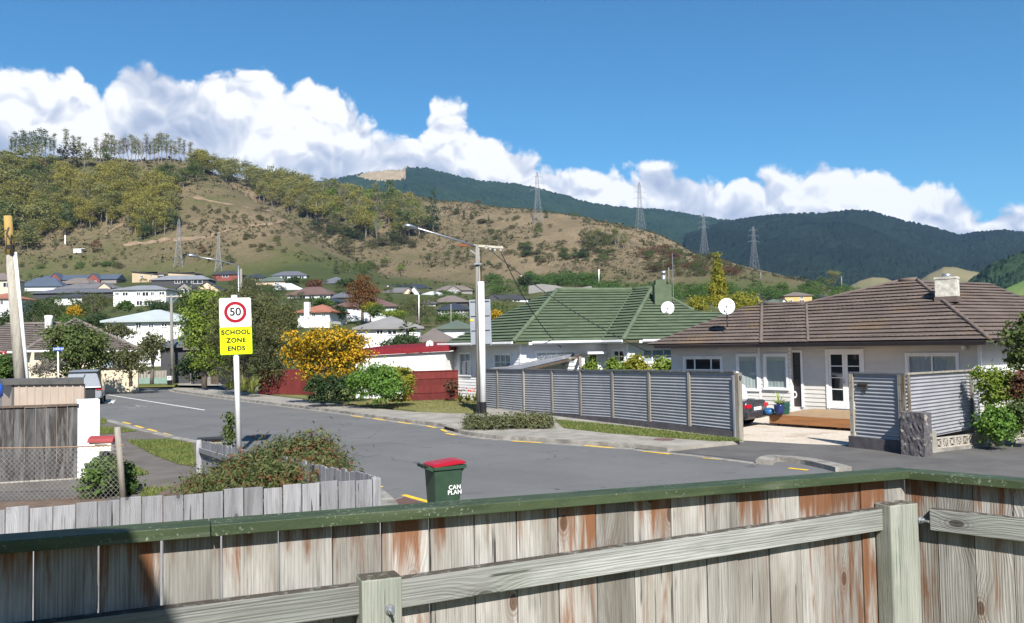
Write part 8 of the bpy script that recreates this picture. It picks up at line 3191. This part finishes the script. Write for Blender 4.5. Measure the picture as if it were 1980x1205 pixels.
wood_patch([(1000, 478), (1190, 488), (1185, 512), (1010, 502)], 50, (7, 15), [('bush', 'leaf_dark'), ('bush', 'leaf_mid')], 'slope_bush', 'dark green bush across the right slope', 'bushes across the right slope', 11, (1.2, 2.2))
wood_patch([(1230, 482), (1370, 498), (1450, 530), (1320, 540), (1250, 525)], 80, (7, 18), [('bush', 'leaf_scrub'), ('bush', 'leaf_mid'), ('bush', 'leaf_redbrown'), ('bush', 'leaf_olive')], 'gorse_bush', 'brownish gorse bush below the dry ridge', 'gorse below the dry ridge', 12, (1.2, 2.2))
wood_patch([(380, 395), (520, 410), (560, 440), (640, 500), (560, 505), (430, 470), (350, 450), (350, 400)], 70, (5, 11), [('bush', 'leaf_scrub'), ('bush', 'leaf_olive')], 'spur_bush', 'small dark bush dotted over the left spur', 'bushes dotted over the left spur', 13, (1.0, 1.9))
wood_patch([(830, 400), (1000, 412), (1130, 440), (1200, 480), (1000, 530), (850, 520), (800, 480)], 110, (5, 12), [('bush', 'leaf_scrub'), ('bush', 'leaf_olive'), ('bush', 'leaf_scrub'), ('bush', 'leaf_mid')], 'ridge_bush', 'small scrubby bush dotted over the dry right slope', 'bushes dotted over the right slope', 14, (1.0, 2.0))
# gardens between the houses
wood_patch([(20, 568), (215, 572), (420, 575), (520, 560), (700, 560), (900, 575), (1010, 590), (1010, 612), (800, 640), (650, 640), (560, 640), (330, 620), (200, 625), (20, 640)], 200, (9, 22), [('bush', 'leaf_dark'), ('bush', 'leaf_mid'), ('bush', 'leaf_green'), ('bush', 'leaf_olive'), ('grove', 'leaf_mid')], 'garden_plant', 'green garden bush among the houses of the lower slope', 'gardens of the lower slope', 15, (1.0, 1.8))
wood_patch([(20, 540), (240, 548), (420, 550), (640, 556), (830, 570), (930, 580), (930, 566), (640, 545), (420, 538), (230, 545), (60, 535)], 95, (5, 12), [('bush', 'leaf_dark'), ('bush', 'leaf_mid'), ('bush', 'leaf_olive')], 'upper_garden_plant', 'small dark garden bush beside the upper roofs', 'gardens of the upper street', 16, (1.0, 1.9))
# poplars along the skyline
rr = random.Random(21)
sky_x = [22, 30, 38, 45, 50, 55, 60, 66, 72, 80, 88, 97, 104, 128, 142, 152, 186, 193, 200, 206, 215, 222, 230, 238, 246, 255, 262, 268, 276, 283, 290, 298, 306, 313, 322, 330, 338, 346, 356, 368]
for i, x in enumerate(sky_x):
    yb_ = 306 if x < 170 else 314
    p = None
    for dy in range(0, 26, 2):
        p = on_hill(x, yb_ + dy)
        if p is not None:
            break
    if p is None:
        continue
    h = rr.uniform(44, 62) / ppm(p.y)
    bare = x > 160 and rr.random() < 0.45
    hill_tree('bare' if bare and rr.random() < 0.3 else 'poplar', 'leaf_grey' if bare else ('leaf_mid' if x < 110 else 'leaf_willow'), 'skyline_poplar', 'slender poplar in the row along the left skyline' if not bare else 'nearly leafless slender poplar in the skyline row', 'poplars along the skyline', p - Vector((0, 0, 1)), h, rr.uniform(0.9, 1.3), 3000 + i)
# single trees
for (px, pyb, hpx, kind, mat, wx, lab) in (
        (132, 330, 60, 'bush', 'leaf_domed', 0.95, 'large dark domed tree on the left skyline'), (90, 340, 36, 'bush', 'leaf_redbrown', 1.3, 'dark red brown bush left of the domed tree'), (205, 322, 45, 'grove', 'leaf_mid', 1.0, 'leafy tree below the bare skyline poplars'),
        (165, 325, 50, 'grove', 'leaf_willow', 1.1, 'olive tree right of the domed skyline tree'), (838, 450, 86, 'conifer', 'leaf_dark', 0.85, 'tall dark conifer above the street lamp'), (822, 452, 60, 'grove', 'leaf_mid', 0.9, 'green tree beside the tall dark conifer'),
        (352, 352, 30, 'bush', 'leaf_mid', 1.2, 'round dark bush under the hill crest'), (186, 490, 28, 'bush', 'leaf_redbrown', 0.9, 'dark bush above the paddock hut'), (390, 492, 20, 'bush', 'leaf_redbrown', 1.0, 'round brown bush right of the first pylon'),
        (444, 512, 22, 'bush', 'leaf_dark', 1.1, 'dark green bush beside the second pylon'), (650, 530, 28, 'conifer', 'leaf_dark', 1.1, 'small dark conifer above the dark pyramid roof'), (925, 396, 11, 'bush', 'leaf_redbrown', 1.2, 'single brown bush on the ridge line'),
        (1056, 422, 16, 'conifer', 'leaf_dark', 1.3, 'small conifer beside the tall ridge pylon'), (717, 372, 9, 'bush', 'leaf_green', 1.6, 'small green bush on the far green knoll'), (765, 380, 10, 'bush', 'leaf_redbrown', 2.0, 'low brown bush on the far knoll'),
        (885, 415, 22, 'conifer', 'leaf_dark', 0.8, 'small young pine near the far ridge'), (897, 425, 20, 'conifer', 'leaf_dark', 0.8, 'small young pine below the ridge'), (912, 425, 20, 'conifer', 'leaf_dark', 0.8, 'young pine right of the pair on the dry slope'),
        (945, 428, 14, 'conifer', 'leaf_dark', 1.0, 'lone young pine on the dry slope'), (1112, 425, 16, 'bush', 'leaf_mid', 1.0, 'green bush on the ridge between two pylons'), (1135, 432, 14, 'bush', 'leaf_mid', 1.0, 'smaller green bush on the ridge between two pylons'),
        (905, 498, 20, 'conifer', 'leaf_dark', 0.9, 'small dark conifer on the slope behind the lamp pole'), (865, 503, 20, 'bush', 'leaf_mid', 0.8, 'dark green bush left of the lamp pole'), (1040, 460, 26, 'bush', 'leaf_mid', 0.9, 'green bush at the foot of the tall ridge pylon'),
        (1612, 560, 42, 'grove', 'leaf_willow', 1.2, 'umbrella shaped tree at the low end of the hill'), (1590, 562, 30, 'bush', 'leaf_mid', 1.2, 'green bush at the low end of the hill'), (20, 500, 30, 'grove', 'leaf_redbrown', 1.0, 'dark reddish tree beside the leaning pole top'),
        (107, 478, 26, 'conifer', 'leaf_mid', 1.0, 'small green conifer below the left wood')):
    p = None
    for dy in range(0, 40, 2):
        p = on_hill(px, pyb + dy)
        if p is not None:
            break
    if p is None:
        p = at(px, pyb, 560)
    hill_tree(kind, mat, 'lone_tree' if hpx > 25 else 'lone_bush', lab, 'single trees on the hill', p - Vector((0, 0, 0.5)), hpx / ppm(p.y), wx, 4000 + int(px), 'tree' if hpx > 25 else 'shrub')

# shelterbelts of bright green trees at the foot of the hill
rr = random.Random(33)
for i in range(150):
    if i < 85:
        x = 935 + (1330 - 935) * rr.random()
        y = 548 + 22 * rr.random() + (x - 935) * 0.03
        if 1020 < x < 1155 and y > 552:
            y -= 12
    else:
        x = 1290 + (1650 - 1290) * rr.random()
        y = 562 + 28 * rr.random()
    p = on_hill(x, y)
    if p is None:
        continue
    hill_tree('bush', 'leaf_shelter', 'shelter_tree', 'bushy bright green tree in the shelterbelt below the hill', 'shelterbelt below the hill', p - Vector((0, 0, 0.6)), rr.uniform(15, 27) / ppm(p.y), rr.uniform(1.2, 1.8), 5000 + i)
for i in range(16):
    x = rr.choice((rr.uniform(40, 165), rr.uniform(180, 235)))
    p = on_hill(x, rr.uniform(512, 520))
    if p is not None:
        hill_tree('bush', 'leaf_shelter' if rr.random() < 0.6 else 'leaf_scrub', 'paddock_bush', 'low green bush in the paddock row above the roofs', 'bushes in the paddock', p - Vector((0, 0, 0.4)), rr.uniform(7, 13) / ppm(p.y), rr.uniform(1.3, 2.0), 5200 + i, 'shrub')

# scrub: uncountable low bushes over the dry slopes
rs = np.random.RandomState(77)
N0 = 42000
pxs = rs.uniform(-150, 1750, N0)
Yqs = np.sqrt(rs.uniform(330 ** 2, 860 ** 2, N0))
zs = hill_z(pxs, Yqs)
zbs = np.interp(pxs, SLOPE_X, SLOPE_V) * (Yqs - 80)
ux = np.interp(pxs, PXC, UU) * Yqs
m1s = fbm(ux / 42, Yqs / 42, 3)
keep = ((zs - zbs > 7) | (rs.rand(N0) < 0.06)) & (m1s > np.where(pxs < 760, -0.16, -0.04) + 0.25 * (rs.rand(N0) - 0.5))
Cs_, Ns_, Ls_ = [], [], []
for x, Yq, z in zip(ux[keep], Yqs[keep], zs[keep]):
    r = rs.uniform(0.45, 1.35) * (1.0 + 0.9 * (rs.rand() < 0.12))
    nq = 9
    Cs_.append(rs.normal(size=(nq, 3)) * (r * 0.55, r * 0.55, r * 0.26) + (x, Yq, z + 0.25 + r * 0.3))
    n_ = rs.normal(size=(nq, 3)) * 0.7
    n_[:, 2] += 0.7
    Ns_.append(n_)
    Ls_.append(np.full(nq, r * 0.36))
C_ = np.concatenate(Cs_)
scr = link('scrub', fast_mesh('scrub', leaf_quads(C_, np.concatenate(Ns_), 1.0 * np.concatenate(Ls_), 0.7, rs), 4), MATS['leaf_scrub'])
tag(scr, 'low scrub scattered over the dry hillsides', 'scrub', kind='stuff')

# dirt tracks on the left hill
M('dirt', (0.235, 0.175, 0.115), (0.165, 0.122, 0.08), 0.25, 0.95, world=True, spec=0.1)
for lab, line, w in (('winding orange dirt track climbing the left hill', [(240, 473), (285, 470), (320, 464), (360, 463), (400, 459), (440, 446), (470, 440), (505, 436), (540, 430), (556, 428)], 3.4), ('upper pale dirt track on the left hill', [(375, 381), (410, 390), (450, 397), (490, 404), (545, 412), (575, 428)], 2.4), ('lower dirt scar on the left hill', [(240, 432), (215, 445), (205, 455)], 2.0)):
    pts = []
    for i in range(len(line) - 1):
        for q in range(30):
            t = q / 30
            p = on_hill(line[i][0] * (1 - t) + line[i + 1][0] * t, line[i][1] * (1 - t) + line[i + 1][1] * t)
            if p is not None and (not pts or (p - pts[-1]).length < 90):
                pts.append(p)
    if len(pts) < 3:
        continue
    mb = MB()
    vs = []
    for i, p in enumerate(pts):
        d = (pts[min(i + 1, len(pts) - 1)] - pts[max(i - 1, 0)]).normalized()
        n = Vector((-d.y, d.x, 0)).normalized() * w * (0.5 + 0.3 * math.sin(i * 0.21) * math.sin(i * 0.057 + 1))
        for q in (p - n, p + n):
            vs.append(Vector((q.x, q.y, ter_z(q.x, q.y) + 0.22)))
    mb.add(vs, [(2 * i, 2 * i + 2, 2 * i + 3, 2 * i + 1) for i in range(len(pts) - 1)])
    tag(mb.build('dirt_track', MATS['dirt']), lab, kind='structure')

# grass blades on the verges
def grass(label, polys, z, dens, h, mat, seed):
    rs = np.random.RandomState(seed)
    out = []
    for poly in polys:
        xs, ys = [p[0] for p in poly], [p[1] for p in poly]
        area = (max(xs) - min(xs)) * (max(ys) - min(ys))
        n = int(min(area * dens, 60000))
        P = np.stack([rs.uniform(min(xs), max(xs), n), rs.uniform(min(ys), max(ys), n)], 1)
        keep = np.array([inpoly(a, b, poly) for a, b in P]) if n else np.zeros(0, bool)
        P = P[keep]
        n = len(P)
        a = rs.uniform(0, 2 * PI, n)
        hh = h * (0.5 + rs.rand(n))
        w = 0.008 + 0.008 * rs.rand(n)
        tip = np.stack([P[:, 0] + hh * 0.5 * rs.normal(size=n), P[:, 1] + hh * 0.5 * rs.normal(size=n), z + hh], 1)
        l = np.stack([P[:, 0] - np.cos(a) * w, P[:, 1] - np.sin(a) * w, np.full(n, z)], 1)
        r = np.stack([P[:, 0] + np.cos(a) * w, P[:, 1] + np.sin(a) * w, np.full(n, z)], 1)
        out.append(np.stack([l, r, tip], 1).reshape(-1, 3))
    o = link('grass', fast_mesh('grass', np.concatenate(out), 3), MATS[mat])
    return tag(o, label, 'grass', kind='stuff')


grass('short green grass on the near corner verges', LAWNS, 0.112, 900, 0.06, 'leaf_grass', 1)
grass('short grass along the foot of the iron fence', [pg((1072, 812), (1200, 824), (1424, 849), (1436, 853), (1380, 853), (1280, 846), (1180, 838), (1090, 828), z=0.124)], 0.124, 900, 0.06, 'leaf_grass', 2)
grass('dry mown grass of the lawn by the red fence', [pg((575, 768), (692, 786), (804, 797), (905, 800), (938, 799), (942, 788), (880, 768), (780, 772), (690, 772))], 0.116, 220, 0.05, 'leaf_drygrass', 3)
grass('grass on the far verge', [pg((200, 750), (338, 747.5), (345, 744), (338, 741.5), (198, 743))], 0.10, 160, 0.07, 'leaf_grass', 4)

# ================================================================== air between here and the mountains
m = bpy.data.materials.new('haze_air')
m.use_nodes = True
T = NT(m.node_tree)
pv = T.new('ShaderNodeVolumePrincipled')
pv.inputs['Color'].default_value = (0.36, 0.60, 1.0, 1)
pv.inputs['Density'].default_value = 5.0e-5
pv.inputs['Anisotropy'].default_value = 0.0
mo = T.new('ShaderNodeOutputMaterial')
T.link(pv.outputs[0], mo.inputs['Volume'])
hz = MB().bbox(-5200, 5200, -250, 5200, -1.4, 980).build('haze', m)
tag(hz, 'thin blue air between the street and the mountains', 'haze', kind='stuff')
